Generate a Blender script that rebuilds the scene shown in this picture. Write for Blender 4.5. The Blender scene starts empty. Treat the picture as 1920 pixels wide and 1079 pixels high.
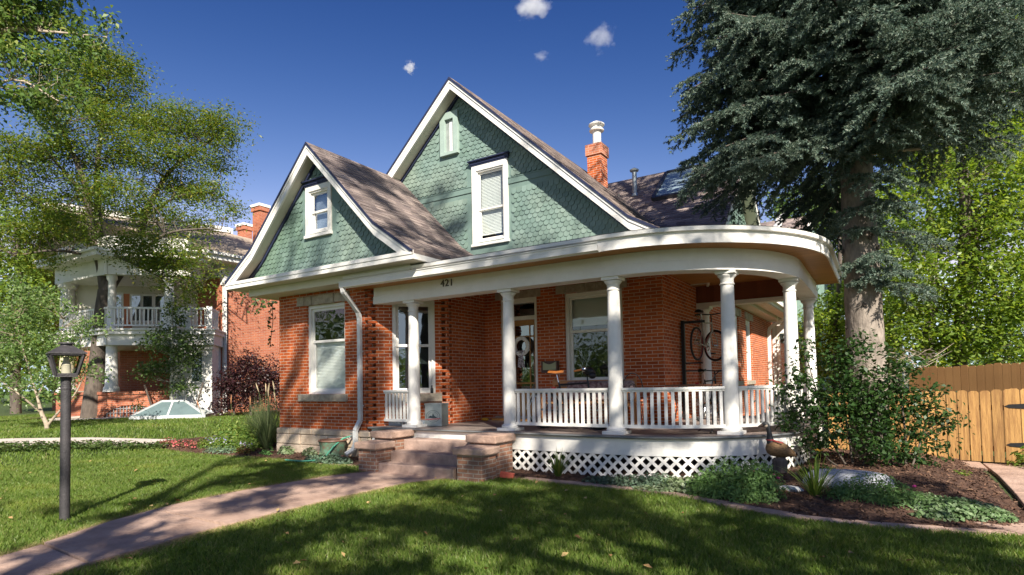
import bpy, bmesh, math, random
import numpy as np
from mathutils import Vector, Matrix
random.seed(7)
SC = bpy.context.scene
COL = SC.collection
R = math.radians
# ------------------------------------------------------------------ camera solved from the photograph
F, CX, CY = 1097.6, 960.0, 674.1
YAW, PIT, ROL = R(32.16), R(2.17), R(-1.05)
ZC = 1.55
def _rot():
    c, s = math.cos(YAW), math.sin(YAW); A = np.array([[c, s, 0], [-s, c, 0], [0, 0, 1]])
    c, s = math.cos(PIT), math.sin(PIT); B = np.array([[1, 0, 0], [0, c, s], [0, -s, c]])
    c, s = math.cos(ROL), math.sin(ROL); D = np.array([[c, 0, s], [0, 1, 0], [-s, 0, c]])
    return D @ B @ A
RM = _rot(); C0 = np.array([0, 0, ZC])
def ray(x, y): return RM.T @ np.array([(x-CX)/F, 1.0, -(y-CY)/F])
def at_z(x, y, z): d = ray(x, y); return C0 + d*((z-ZC)/d[2])
def at_v(x, y, v): d = ray(x, y); return C0 + d*(v/d[1])
def at_d(x, y, D): return C0 + ray(x, y)*D
def pj(p):
    q = RM @ (np.array(p, float)-C0); return CX+F*q[0]/q[1], CY-F*q[2]/q[1], q[1]
cam = bpy.data.cameras.new('camera'); co = bpy.data.objects.new('camera', cam); COL.objects.link(co)
cam.sensor_fit = 'HORIZONTAL'; cam.sensor_width = 36.0; cam.lens = F/1920*36
cam.shift_y = (CY-539.5)/1920; cam.clip_start = .05; cam.clip_end = 3000
M = Matrix(((RM[0][0], RM[2][0], -RM[1][0], 0), (RM[0][1], RM[2][1], -RM[1][1], 0), (RM[0][2], RM[2][2], -RM[1][2], ZC), (0, 0, 0, 1)))
co.matrix_world = M; SC.camera = co
# ------------------------------------------------------------------ light
EL, AZ = R(35.3), R(-45)           # direction to the sun: +u, -v
sd = Vector((math.cos(EL)*math.cos(AZ), math.cos(EL)*math.sin(AZ), math.sin(EL)))
sl = bpy.data.lights.new('sun', 'SUN'); sl.energy = 5.0; sl.angle = R(.53); sl.color = (1, .93, .82)
so = bpy.data.objects.new('sun', sl); COL.objects.link(so)
so.rotation_euler = (-sd).to_track_quat('-Z', 'Y').to_euler(); so.location = (20, -20, 30)
W = bpy.data.worlds.new('World'); SC.world = W; W.use_nodes = True
nt = W.node_tree; bg = nt.nodes['Background']; sky = nt.nodes.new('ShaderNodeTexSky')
sky.sky_type = 'NISHITA'; sky.sun_disc = False; sky.sun_elevation = EL; sky.sun_rotation = R(90)-AZ
sky.altitude = 1650; sky.air_density = 1.0; sky.dust_density = .2; sky.ozone_density = 3.0
sep = nt.nodes.new('ShaderNodeSeparateColor'); cmb = nt.nodes.new('ShaderNodeCombineColor'); nt.links.new(sky.outputs[0], sep.inputs[0])
for k, (g_, m__, cap_) in enumerate(((2.8, .345, 4.4), (2.0, .245, 5.3), (1.4, .385, 6.2))):      # polarised deep blue overhead, paler near the horizon
    a_ = nt.nodes.new('ShaderNodeMath'); a_.operation = 'POWER'; a_.inputs[1].default_value = g_; nt.links.new(sep.outputs[k], a_.inputs[0])
    b_ = nt.nodes.new('ShaderNodeMath'); b_.operation = 'MULTIPLY'; b_.inputs[1].default_value = m__; nt.links.new(a_.outputs[0], b_.inputs[0])
    c_ = nt.nodes.new('ShaderNodeMath'); c_.operation = 'MINIMUM'; c_.inputs[1].default_value = cap_; nt.links.new(b_.outputs[0], c_.inputs[0]); nt.links.new(c_.outputs[0], cmb.inputs[k])
nt.links.new(cmb.outputs[0], bg.inputs[0]); bg.inputs[1].default_value = .10
SC.view_settings.view_transform = 'Standard'; SC.view_settings.look = 'None'
SC.view_settings.exposure = 1.05; SC.view_settings.gamma = 1
SC.cycles.max_bounces = 8; SC.cycles.diffuse_bounces = 3; SC.cycles.glossy_bounces = 3
SC.cycles.transmission_bounces = 4; SC.cycles.transparent_max_bounces = 12; SC.cycles.volume_bounces = 3
SC.cycles.use_denoising = True
# ------------------------------------------------------------------ objects
def tag(o, label=None, cat=None, group=None, kind=None):
    if label: o['label'] = label
    if cat: o['category'] = cat
    if group: o['group'] = group
    if kind: o['kind'] = kind
    return o
def empty(name, loc=(0, 0, 0), label=None, cat=None, group=None):
    o = bpy.data.objects.new(name, None); COL.objects.link(o); o.location = loc; o.empty_display_size = .2
    return tag(o, label, cat, group)
def root_loc(p):
    l = Vector((0, 0, 0))
    while p is not None: l += Vector(p.location); p = p.parent
    return l
def kids(o): return [c for c in bpy.data.objects if c.parent == o]
def copy_tree(o, parent=None):
    c = o.copy(); COL.objects.link(c); c.parent = parent
    for k in kids(o): copy_tree(k, c)
    return c
WF = (Vector((0, 0, 0)), Vector((1, 0, 0)), Vector((0, -1, 0)))   # wall frame: origin, along, outward
class MB:
    def __init__(s): s.v = []; s.f = []; s.mi = []; s.cur = 0
    def add(s, vs, fs):
        b = len(s.v); s.v += [tuple(map(float, v)) for v in vs]
        for f in fs: s.f.append(tuple(b+i for i in f)); s.mi.append(s.cur)
        return s
    def hexa(s, p):   # 8 points: bottom loop 0-3, top loop 4-7
        return s.add(p, [(3, 2, 1, 0), (4, 5, 6, 7), (0, 1, 5, 4), (1, 2, 6, 5), (2, 3, 7, 6), (3, 0, 4, 7)])
    def box(s, x0, x1, y0, y1, z0, z1):
        return s.hexa([(x0, y0, z0), (x1, y0, z0), (x1, y1, z0), (x0, y1, z0), (x0, y0, z1), (x1, y0, z1), (x1, y1, z1), (x0, y1, z1)])
    def lbox(s, fr, a0, a1, d0, d1, z0, z1):
        o, t, n = fr
        def P(a, d, z): return o+t*a+n*d+Vector((0, 0, z))
        return s.hexa([P(a0, d1, z0), P(a1, d1, z0), P(a1, d0, z0), P(a0, d0, z0), P(a0, d1, z1), P(a1, d1, z1), P(a1, d0, z1), P(a0, d0, z1)])
    def bar(s, a, b, w, h, up=(0, 0, 1)):
        a = Vector(a); b = Vector(b); d = (b-a).normalized(); u = Vector(up)
        x = d.cross(u)
        if x.length < 1e-4: x = d.cross(Vector((1, 0, 0)))
        x.normalize(); y = x.cross(d)
        x *= w/2; y *= h/2
        return s.hexa([a-x-y, a+x-y, b+x-y, b-x-y, a-x+y, a+x+y, b+x+y, b-x+y])
    def tube(s, pts, r, n=8, cap=True):
        pts = [Vector(p) for p in pts]; k = len(pts)
        rs = r if isinstance(r, (list, tuple)) else [r]*k
        vs = []; prev = None
        for i, p in enumerate(pts):
            d = (pts[min(i+1, k-1)]-pts[max(i-1, 0)])
            if d.length < 1e-9: d = Vector((0, 0, 1))
            d.normalize()
            if prev is None:
                x = d.orthogonal().normalized()
            else:
                x = prev-d*prev.dot(d)
                x = x.normalized() if x.length > 1e-6 else d.orthogonal().normalized()
            prev = x; y = d.cross(x)
            for j in range(n):
                a = 2*math.pi*j/n; vs.append(p+(x*math.cos(a)+y*math.sin(a))*rs[i])
        fs = []
        for i in range(k-1):
            for j in range(n):
                a = i*n+j; b = i*n+(j+1) % n; fs.append((a, b, b+n, a+n))
        if cap: fs.append(tuple(range(n))[::-1]); fs.append(tuple(range((k-1)*n, k*n)))
        return s.add(vs, fs)
    def lathe(s, prof, c=(0, 0, 0), n=24):
        vs = []; fs = []; k = len(prof)
        for r, z in prof:
            for j in range(n):
                a = 2*math.pi*j/n; vs.append((c[0]+r*math.cos(a), c[1]+r*math.sin(a), c[2]+z))
        for i in range(k-1):
            for j in range(n):
                a = i*n+j; b = i*n+(j+1) % n; fs.append((a, b, b+n, a+n))
        fs.append(tuple(range(n))[::-1]); fs.append(tuple(range((k-1)*n, k*n)))
        return s.add(vs, fs)
    def torus(s, c, R_, r, ax=(0, 1, 0), n=28, m=8, sc=(1, 1)):
        ax = Vector(ax).normalized(); x = ax.orthogonal().normalized()
        if abs(ax.z) < .9: x = (Vector((0, 0, 1))-ax*ax.z).normalized()
        y = ax.cross(x); c = Vector(c); vs = []; fs = []
        for i in range(n):
            a = 2*math.pi*i/n; d = x*math.cos(a)*sc[0]+y*math.sin(a)*sc[1]
            for j in range(m):
                b = 2*math.pi*j/m; vs.append(c+d*(R_+r*math.cos(b))+ax*(r*math.sin(b)))
        for i in range(n):
            for j in range(m):
                fs.append((i*m+j, ((i+1) % n)*m+j, ((i+1) % n)*m+(j+1) % m, i*m+(j+1) % m))
        return s.add(vs, fs)
    def prism(s, poly, ext):
        ext = Vector(ext); n = len(poly); poly = [Vector(p) for p in poly]
        return s.add(poly+[p+ext for p in poly], [tuple(range(n))[::-1], tuple(range(n, 2*n))]+[(i, (i+1) % n, n+(i+1) % n, n+i) for i in range(n)])
    def ball(s, c, rx, ry=None, rz=None, n=14, m=9):
        ry = ry or rx; rz = rz or rx; vs = []; fs = []
        for i in range(1, m):
            t = math.pi*i/m
            for j in range(n):
                a = 2*math.pi*j/n; vs.append((c[0]+rx*math.sin(t)*math.cos(a), c[1]+ry*math.sin(t)*math.sin(a), c[2]+rz*math.cos(t)))
        vs += [(c[0], c[1], c[2]+rz), (c[0], c[1], c[2]-rz)]
        N = len(vs)
        for i in range(m-2):
            for j in range(n): fs.append((i*n+j, i*n+(j+1) % n, (i+1)*n+(j+1) % n, (i+1)*n+j))
        for j in range(n):
            fs.append((N-2, j, (j+1) % n)); fs.append((N-1, (m-2)*n+(j+1) % n, (m-2)*n+j))
        return s.add(vs, fs)
    def build(s, name, mat, parent=None, smooth=False, bevel=0, kind=None, fix=True):
        off = root_loc(parent) if parent else Vector((0, 0, 0))
        me = bpy.data.meshes.new(name)
        me.from_pydata([(v[0]-off.x, v[1]-off.y, v[2]-off.z) for v in s.v], [], s.f)
        if fix:
            bm = bmesh.new(); bm.from_mesh(me); bmesh.ops.recalc_face_normals(bm, faces=bm.faces); bm.to_mesh(me); bm.free()
        me.update()
        for m_ in (mat if isinstance(mat, (list, tuple)) else [mat]): me.materials.append(m_)
        if isinstance(mat, (list, tuple)): me.polygons.foreach_set('material_index', s.mi)
        uv = me.uv_layers.new(name='UVMap')
        for p in me.polygons:
            n = p.normal
            if abs(n.z) > .985: t = Vector((1, 0, 0)); b = Vector((0, 1, 0))
            else:
                t = Vector((-n.y, n.x, 0)).normalized(); b = n.cross(t)
            for li in p.loop_indices:
                q = me.vertices[me.loops[li].vertex_index].co+off; uv.data[li].uv = (q.dot(t), q.dot(b))
        if smooth:
            me.polygons.foreach_set('use_smooth', [True]*len(me.polygons))
            try: me.set_sharp_from_angle(angle=R(40))
            except Exception: pass
        o = bpy.data.objects.new(name, me); COL.objects.link(o)
        if parent: o.parent = parent
        if bevel:
            bv = o.modifiers.new('bevel', 'BEVEL'); bv.width = bevel; bv.segments = 2; bv.limit_method = 'ANGLE'; bv.angle_limit = R(40)
        if kind: o['kind'] = kind
        return o
def np_mesh(name, V, loops, sizes, mat, parent=None, smooth=False):
    V = np.asarray(V, np.float32).reshape(-1, 3)
    if parent is not None: V = V-np.array(root_loc(parent), np.float32)
    me = bpy.data.meshes.new(name); me.vertices.add(len(V)); me.vertices.foreach_set('co', V.ravel())
    loops = np.asarray(loops, np.int32).ravel(); sizes = np.asarray(sizes, np.int32)
    me.loops.add(len(loops)); me.loops.foreach_set('vertex_index', loops)
    me.polygons.add(len(sizes)); st = np.concatenate(([0], np.cumsum(sizes)[:-1])).astype(np.int32)
    me.polygons.foreach_set('loop_start', st); me.polygons.foreach_set('loop_total', sizes)
    if smooth: me.polygons.foreach_set('use_smooth', [True]*len(sizes))
    me.update(calc_edges=True); me.validate()
    me.materials.append(mat)
    o = bpy.data.objects.new(name, me); COL.objects.link(o)
    if parent is not None: o.parent = parent
    return o
# ------------------------------------------------------------------ materials
def newmat(name):
    m = bpy.data.materials.new(name); m.use_nodes = True; t = m.node_tree
    return m, t, t.nodes['Principled BSDF']
def N(t, k, **kw):
    n = t.nodes.new('ShaderNode'+k)
    for a, b in kw.items():
        if a.startswith('i_'):
            n.inputs[int(a[2:]) if a[2:].isdigit() else a[2:].replace('_', ' ')].default_value = b
        else: setattr(n, a, b)
    return n
def c4(c): return (c[0], c[1], c[2], 1)
def ramp(t, fac, cols):
    r = N(t, 'ValToRGB'); e = r.color_ramp.elements
    while len(e) < len(cols): e.new(.5)
    for i, (p, c) in enumerate(cols): e[i].position = p; e[i].color = c4(c)
    t.links.new(fac, r.inputs[0]); return r.outputs[0]
def plain(name, c, c2=None, scale=4, rough=.6, bump=0, bscale=40, metal=0, spec=.4, detail=6, stretch=None, coat=0):
    m, t, b = newmat(name); b.inputs['Roughness'].default_value = rough; b.inputs['Metallic'].default_value = metal
    b.inputs['Specular IOR Level'].default_value = spec
    if coat: b.inputs['Coat Weight'].default_value = coat
    tc = N(t, 'TexCoord'); src = tc.outputs['Object']
    if stretch:
        mp = N(t, 'Mapping'); mp.inputs['Scale'].default_value = stretch; t.links.new(src, mp.inputs[0]); src = mp.outputs[0]
    if c2 is None: c2 = tuple(x*.82 for x in c)
    n = N(t, 'TexNoise'); n.inputs['Scale'].default_value = scale; n.inputs['Detail'].default_value = detail; n.inputs['Roughness'].default_value = .65
    t.links.new(src, n.inputs[0])
    t.links.new(ramp(t, n.outputs[0], [(.32, c2), (.62, c)]), b.inputs['Base Color'])
    if bump:
        n2 = N(t, 'TexNoise'); n2.inputs['Scale'].default_value = bscale; n2.inputs['Detail'].default_value = 5; t.links.new(src, n2.inputs[0])
        bp = N(t, 'Bump'); bp.inputs['Strength'].default_value = bump; bp.inputs['Distance'].default_value = .02
        t.links.new(n2.outputs[0], bp.inputs['Height']); t.links.new(bp.outputs[0], b.inputs['Normal'])
    return m
def brickmat(name, c1, c2, mortar, bw=.225, rh=.0677, ms=.0055, dirt=.28, c3=None):
    m, t, b = newmat(name); b.inputs['Roughness'].default_value = .85; b.inputs['Specular IOR Level'].default_value = .2
    uv = N(t, 'UVMap'); br = N(t, 'TexBrick'); br.inputs['Scale'].default_value = 1
    br.inputs['Brick Width'].default_value = bw; br.inputs['Row Height'].default_value = rh
    br.inputs['Mortar Size'].default_value = ms; br.inputs['Mortar Smooth'].default_value = .15; br.inputs['Bias'].default_value = -.1
    br.inputs['Color1'].default_value = c4(c1); br.inputs['Color2'].default_value = c4(c2); br.inputs['Mortar'].default_value = c4(mortar)
    nz = N(t, 'TexNoise'); nz.inputs['Scale'].default_value = 60; nz.inputs['Detail'].default_value = 2
    t.links.new(uv.outputs[0], nz.inputs[0])
    va = N(t, 'VectorMath', operation='SCALE'); va.inputs['Scale'].default_value = .004; t.links.new(nz.outputs['Color'], va.inputs[0])
    vb = N(t, 'VectorMath', operation='ADD'); t.links.new(uv.outputs[0], vb.inputs[0]); t.links.new(va.outputs[0], vb.inputs[1])
    t.links.new(vb.outputs[0], br.inputs['Vector'])
    n2 = N(t, 'TexNoise'); n2.inputs['Scale'].default_value = 1.3; n2.inputs['Detail'].default_value = 8; n2.inputs['Roughness'].default_value = .7
    t.links.new(uv.outputs[0], n2.inputs[0])
    mx = N(t, 'MixRGB', blend_type='MULTIPLY'); mx.inputs[0].default_value = 1
    t.links.new(br.outputs['Color'], mx.inputs[1])
    t.links.new(ramp(t, n2.outputs[0], [(.3, (1-dirt, 1-dirt, 1-dirt)), (.65, (1.0, 1.0, 1.0))]), mx.inputs[2])
    t.links.new(mx.outputs[0], b.inputs['Base Color'])
    inv = N(t, 'MapRange'); inv.inputs['From Min'].default_value = 0; inv.inputs['From Max'].default_value = 1
    inv.inputs['To Min'].default_value = 1; inv.inputs['To Max'].default_value = 0
    t.links.new(br.outputs['Fac'], inv.inputs['Value'])
    n3 = N(t, 'TexNoise'); n3.inputs['Scale'].default_value = 140; t.links.new(uv.outputs[0], n3.inputs[0])
    ad = N(t, 'MixRGB'); ad.inputs[0].default_value = .25; t.links.new(inv.outputs[0], ad.inputs[1]); t.links.new(n3.outputs[0], ad.inputs[2])
    bp = N(t, 'Bump'); bp.inputs['Strength'].default_value = .7; bp.inputs['Distance'].default_value = .008
    t.links.new(ad.outputs[0], bp.inputs['Height']); t.links.new(bp.outputs[0], b.inputs['Normal'])
    return m
def cellmat(name, cols, w, h, rough=.9, bump=.6, off=.37, gap=.06):
    """rows of random-tinted tabs (asphalt shingles, boards)"""
    m, t, b = newmat(name); b.inputs['Roughness'].default_value = rough; b.inputs['Specular IOR Level'].default_value = .2
    uv = N(t, 'UVMap'); sp = N(t, 'SeparateXYZ'); t.links.new(uv.outputs[0], sp.inputs[0])
    def mth(op, a, bb):
        n = N(t, 'Math', operation=op)
        for i, x in enumerate((a, bb)):
            if x is None: continue
            if isinstance(x, (int, float)): n.inputs[i].default_value = x
            else: t.links.new(x, n.inputs[i])
        return n.outputs[0]
    ry = mth('DIVIDE', sp.outputs[1], h); row = mth('FLOOR', ry, None); fy = mth('FRACT', ry, None)
    wn = N(t, 'TexWhiteNoise', noise_dimensions='1D'); t.links.new(row, wn.inputs['W'])
    rx = mth('ADD', mth('DIVIDE', sp.outputs[0], w), mth('MULTIPLY', wn.outputs['Value'], 7.3))
    cx = mth('FLOOR', rx, None); fx = mth('FRACT', rx, None)
    cb = N(t, 'CombineXYZ'); t.links.new(cx, cb.inputs[0]); t.links.new(row, cb.inputs[1])
    w2 = N(t, 'TexWhiteNoise', noise_dimensions='2D'); t.links.new(cb.outputs[0], w2.inputs['Vector'])
    col = ramp(t, w2.outputs['Value'], [(i/max(1, len(cols)-1), c) for i, c in enumerate(cols)])
    nz = N(t, 'TexNoise'); nz.inputs['Scale'].default_value = 90; nz.inputs['Detail'].default_value = 3; t.links.new(uv.outputs[0], nz.inputs[0])
    n4 = N(t, 'TexNoise'); n4.inputs['Scale'].default_value = .9; n4.inputs['Detail'].default_value = 4; t.links.new(uv.outputs[0], n4.inputs[0])
    mx = N(t, 'MixRGB', blend_type='MULTIPLY'); mx.inputs[0].default_value = 1; t.links.new(col, mx.inputs[1])
    t.links.new(ramp(t, nz.outputs[0], [(.3, (.7, .7, .7)), (.7, (1.2, 1.2, 1.2))]), mx.inputs[2])
    m2 = N(t, 'MixRGB', blend_type='MULTIPLY'); m2.inputs[0].default_value = 1; t.links.new(mx.outputs[0], m2.inputs[1])
    t.links.new(ramp(t, n4.outputs[0], [(.3, (.82, .82, .82)), (.7, (1.1, 1.1, 1.1))]), m2.inputs[2])
    t.links.new(m2.outputs[0], b.inputs['Base Color'])
    hh = mth('ADD', mth('MULTIPLY', fy, -1.0), mth('MULTIPLY', w2.outputs['Value'], .5))
    ed = mth('LESS_THAN', fx, gap); hh = mth('SUBTRACT', hh, mth('MULTIPLY', ed, .4))
    bp = N(t, 'Bump'); bp.inputs['Strength'].default_value = bump; bp.inputs['Distance'].default_value = .012
    t.links.new(hh, bp.inputs['Height']); t.links.new(bp.outputs[0], b.inputs['Normal'])
    return m
def leafmat(name, cols, trans=.35, rough=.5, k=1.0, patch=0):
    cols = [tuple(min(.9, x*k) for x in c) for c in cols]
    m, t, b = newmat(name); g = N(t, 'NewGeometry'); o = t.nodes['Material Output']
    col = ramp(t, g.outputs['Random Per Island'], [(i/(len(cols)-1), c) for i, c in enumerate(cols)])
    if patch:
        nz = N(t, 'TexNoise'); nz.inputs['Scale'].default_value = patch; nz.inputs['Detail'].default_value = 4; t.links.new(N(t, 'TexCoord').outputs['Object'], nz.inputs[0]); pm_ = N(t, 'MixRGB', blend_type='MULTIPLY'); pm_.inputs[0].default_value = 1
        t.links.new(col, pm_.inputs[1]); t.links.new(ramp(t, nz.outputs[0], [(.30, (.74, .80, .62)), (.5, (1, 1, 1)), (.68, (1.25, 1.12, 1.05))]), pm_.inputs[2]); col = pm_.outputs[0]
    t.links.new(col, b.inputs['Base Color']); b.inputs['Roughness'].default_value = rough; b.inputs['Specular IOR Level'].default_value = .35
    tr = N(t, 'BsdfTranslucent'); mx = N(t, 'MixShader'); mx.inputs[0].default_value = trans
    hs = N(t, 'HueSaturation'); hs.inputs['Hue'].default_value = .485; hs.inputs['Saturation'].default_value = 1.1; hs.inputs['Value'].default_value = 1.7
    t.links.new(col, hs.inputs['Color']); t.links.new(hs.outputs[0], tr.inputs[0])
    t.links.new(b.outputs[0], mx.inputs[1]); t.links.new(tr.outputs[0], mx.inputs[2]); t.links.new(mx.outputs[0], o.inputs[0])
    return m
def glassmat(name, tint=(.8, .85, .85), refl=1.0, lo=.06):
    m, t, b = newmat(name); t.nodes.remove(b); o = t.nodes['Material Output']
    tp = N(t, 'BsdfTransparent'); tp.inputs[0].default_value = c4(tint); gl = N(t, 'BsdfGlossy'); gl.inputs['Roughness'].default_value = .015
    gl.inputs[0].default_value = (.95, .97, 1, 1)
    fr = N(t, 'Fresnel'); fr.inputs[0].default_value = 1.55; mr = N(t, 'MapRange')
    mr.inputs['To Min'].default_value = lo; mr.inputs['To Max'].default_value = refl; t.links.new(fr.outputs[0], mr.inputs['Value'])
    tc = N(t, 'TexCoord'); nz = N(t, 'TexNoise'); nz.inputs['Scale'].default_value = 1.6; t.links.new(tc.outputs['Object'], nz.inputs[0])
    bp = N(t, 'Bump'); bp.inputs['Strength'].default_value = .06; bp.inputs['Distance'].default_value = .05; t.links.new(nz.outputs[0], bp.inputs['Height'])
    t.links.new(bp.outputs[0], gl.inputs['Normal'])
    mx = N(t, 'MixShader'); g_ = N(t, 'NewGeometry'); iv = N(t, 'Math', operation='SUBTRACT'); iv.inputs[0].default_value = 1; t.links.new(g_.outputs['Backfacing'], iv.inputs[1])
    ml = N(t, 'Math', operation='MULTIPLY'); t.links.new(mr.outputs[0], ml.inputs[0]); t.links.new(iv.outputs[0], ml.inputs[1])
    t.links.new(ml.outputs[0], mx.inputs[0]); t.links.new(tp.outputs[0], mx.inputs[1]); t.links.new(gl.outputs[0], mx.inputs[2])
    t.links.new(mx.outputs[0], o.inputs[0]); return m
m_white = plain('white_paint', (.80, .775, .72), (.71, .685, .63), 2.2, .55, .2, 18)
m_cream = plain('cream_paint', (.66, .62, .50), (.60, .56, .45), 2, .55, .1, 30)
m_brick = brickmat('red_brick', (.58, .13, .032), (.34, .058, .015), (.64, .47, .35), ms=.0065)
m_brickn = brickmat('neighbor_brick', (.50, .17, .085), (.38, .11, .06), (.48, .32, .25))
m_brickp = brickmat('pier_brick', (.30, .165, .12), (.40, .19, .11), (.42, .35, .29), .2, .066, .008, .4)
m_stone = plain('sandstone', (.52, .42, .31), (.30, .23, .16), 6, .9, .9, 14)
m_found = plain('foundation_stone', (.62, .50, .38), (.42, .32, .23), 2.5, .9, 1.0, 9)
m_lintel = plain('grey_lintel_stone', (.42, .36, .28), (.26, .21, .16), 7, .9, .9, 16)
m_redstone = plain('red_flagstone', (.50, .345, .265), (.31, .20, .15), 1.9, .88, .7, 22)
m_step = plain('step_concrete', (.42, .295, .235), (.28, .19, .15), 5, .9, .5, 40)
m_green = leafmat('green_shingle', [(.165, .245, .212), (.19, .275, .24), (.145, .215, .186), (.205, .29, .255), (.175, .255, .222), (.155, .23, .20)], 0.0, .65, .88, .55)
m_greenb = plain('green_board', (.165, .24, .21), (.135, .2, .173), 3, .6)
m_navy = plain('navy_trim', (.025, .032, .075), (.018, .022, .05), 3, .5)
m_roof = cellmat('roof_shingles', [(.11, .085, .08), (.25, .20, .18), (.12, .096, .095), (.34, .275, .24), (.16, .125, .12), (.42, .335, .29), (.14, .11, .11)], .24, .135)
m_roofn = cellmat('neighbor_shingles', [(.40, .32, .24), (.50, .40, .30), (.36, .29, .23), (.46, .37, .29)], .3, .14, bump=.3)
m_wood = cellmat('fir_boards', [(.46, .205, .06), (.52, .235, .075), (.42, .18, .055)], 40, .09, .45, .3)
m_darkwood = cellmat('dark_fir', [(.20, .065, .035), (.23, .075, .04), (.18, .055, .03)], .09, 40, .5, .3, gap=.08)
m_door = plain('door_oak', (.42, .215, .06), (.34, .16, .045), 3, .4, .1, 40, stretch=(8, 8, 1))
m_floor = cellmat('porch_floor_boards', [(.25, .20, .175), (.28, .225, .195), (.235, .19, .165)], 30, .083, .5, .25)
m_floorg = plain('grey_floor_edge', (.22, .23, .23), (.17, .175, .175), 4, .6)
m_blind = plain('blind_white', (.74, .74, .71), (.70, .70, .67), 2, .6)
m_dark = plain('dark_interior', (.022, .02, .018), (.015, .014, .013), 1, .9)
m_black = plain('black_metal', (.018, .018, .02), (.012, .012, .013), 20, .45, .1, 80)
m_lamp = plain('weathered_lamp_metal', (.055, .05, .052), (.03, .028, .03), 9, .55, .3, 60)
m_glass = glassmat('window_glass', (.95, .97, .96), 1.0, .045)
m_glassd = glassmat('dark_window_glass', (.5, .55, .55), 1.0, .16)
m_lampglass = glassmat('lantern_glass', (.93, .91, .84), .8, .05)
m_galv = plain('galvanised_steel', (.36, .40, .40), (.28, .32, .32), 6, .45, .1, 50, .6)
m_steel = plain('polished_steel', (.6, .6, .6), (.5, .5, .5), 8, .25, 0, 0, 1)
m_rubber = plain('tyre_rubber', (.02, .02, .02), (.015, .015, .015), 20, .8)
m_tan = plain('tan_leather', (.48, .17, .04), (.40, .13, .03), 10, .35)
m_red = plain('red_paint', (.5, .03, .03), (.4, .02, .02), 5, .35)
m_copper = plain('verdigris_copper', (.10, .23, .15), (.13, .085, .055), 9, .6, .4, 30)
m_rim = plain('copper_brown', (.20, .105, .07), (.15, .075, .05), 9, .45)
m_fence = plain('cedar_boards', (.52, .29, .095), (.25, .12, .04), 2.6, .75, .35, 12, stretch=(9, 9, .7), detail=9)
def vary(m, lo, hi):
    t = m.node_tree; b = t.nodes['Principled BSDF']; l = b.inputs['Base Color'].links[0]; src = l.from_socket; oi = N(t, 'ObjectInfo'); mr = N(t, 'MapRange'); mr.inputs['To Min'].default_value = lo; mr.inputs['To Max'].default_value = hi
    t.links.new(oi.outputs['Random'], mr.inputs['Value']); mx = N(t, 'MixRGB', blend_type='MULTIPLY'); mx.inputs[0].default_value = 1; t.links.new(src, mx.inputs[1]); t.links.new(mr.outputs[0], mx.inputs[2]); t.links.new(mx.outputs[0], b.inputs['Base Color'])
vary(m_fence, .72, 1.12)
m_fenced = cellmat('old_cedar_boards', [(.34, .18, .075), (.38, .205, .085), (.30, .155, .065)], .14, 50, .8, .4, gap=.07)
m_bark = plain('spruce_bark', (.31, .26, .215), (.12, .098, .08), 9, .95, 1.0, 22, stretch=(1, 1, .45), detail=9)
m_barkd = plain('dark_bark', (.13, .105, .085), (.06, .048, .04), 8, .95, 1.0, 18, stretch=(1, 1, .3))
m_barkp = plain('pale_bark', (.40, .33, .25), (.26, .2, .15), 8, .85, .5, 25)
m_mulch = plain('bark_mulch', (.12, .062, .038), (.045, .024, .017), 16, .95, 1.0, 45, detail=10)
m_soil = plain('lawn_soil', (.055, .085, .018), (.035, .055, .013), 3, .95, .4, 50)
m_conc = plain('pale_concrete', (.55, .48, .42), (.46, .40, .35), 3, .9, .3, 40)
m_rock = plain('grey_granite', (.58, .59, .60), (.30, .31, .32), 22, .85, .6, 30)
# ================================================================== THE HOUSE
ZF = .70
house = empty('brick_house', (-6.5, 11, 0), 'red brick house with green scalloped gables and a white columned porch curving round its corner', 'house')
def wall(mb, p0, p1, z0, z1, holes=(), th=.16):
    """vertical wall face from p0 to p1 (outward on the right hand), rectangular holes (s0,s1,z0,z1) with reveals"""
    p0 = Vector((*p0, 0)); p1 = Vector((*p1, 0)); L = (p1-p0).length; t = (p1-p0)/L; n = Vector((t.y, -t.x, 0))
    ss = sorted({0, L, *[h[0] for h in holes], *[h[1] for h in holes]}); zs = sorted({z0, z1, *[h[2] for h in holes], *[h[3] for h in holes]})
    P = lambda s_, d, z: p0+t*s_+n*d+Vector((0, 0, z))
    for i in range(len(ss)-1):
        for j in range(len(zs)-1):
            a, b, c, d = ss[i], ss[i+1], zs[j], zs[j+1]; cs, cz = (a+b)/2, (c+d)/2
            if any(h[0] < cs < h[1] and h[2] < cz < h[3] for h in holes): continue
            mb.add([P(a, 0, c), P(b, 0, c), P(b, 0, d), P(a, 0, d)], [(0, 1, 2, 3)])
    for a, b, c, d in holes:
        for q in ([P(a, 0, c), P(a, 0, d), P(a, -th, d), P(a, -th, c)], [P(b, 0, d), P(b, 0, c), P(b, -th, c), P(b, -th, d)],
                  [P(a, 0, d), P(b, 0, d), P(b, -th, d), P(a, -th, d)], [P(b, 0, c), P(a, 0, c), P(a, -th, c), P(b, -th, c)]):
            mb.add(q, [(0, 1, 2, 3)])
    return (p0, t, n)
C1, C2 = (-8.76, 8.5), (-7.63, 9.63)
VD, UR = 11.0, -3.48                      # door wall plane, right wall plane
bw = MB()
K_ = .13
fL = wall(bw, (-11.63, 8.5), (C1[0]-K_, C1[1]), .6, 3.75, [(.94, 2.16, 1.355, 3.30)])
s45 = math.sqrt(2)
k45 = K_/s45
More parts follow.
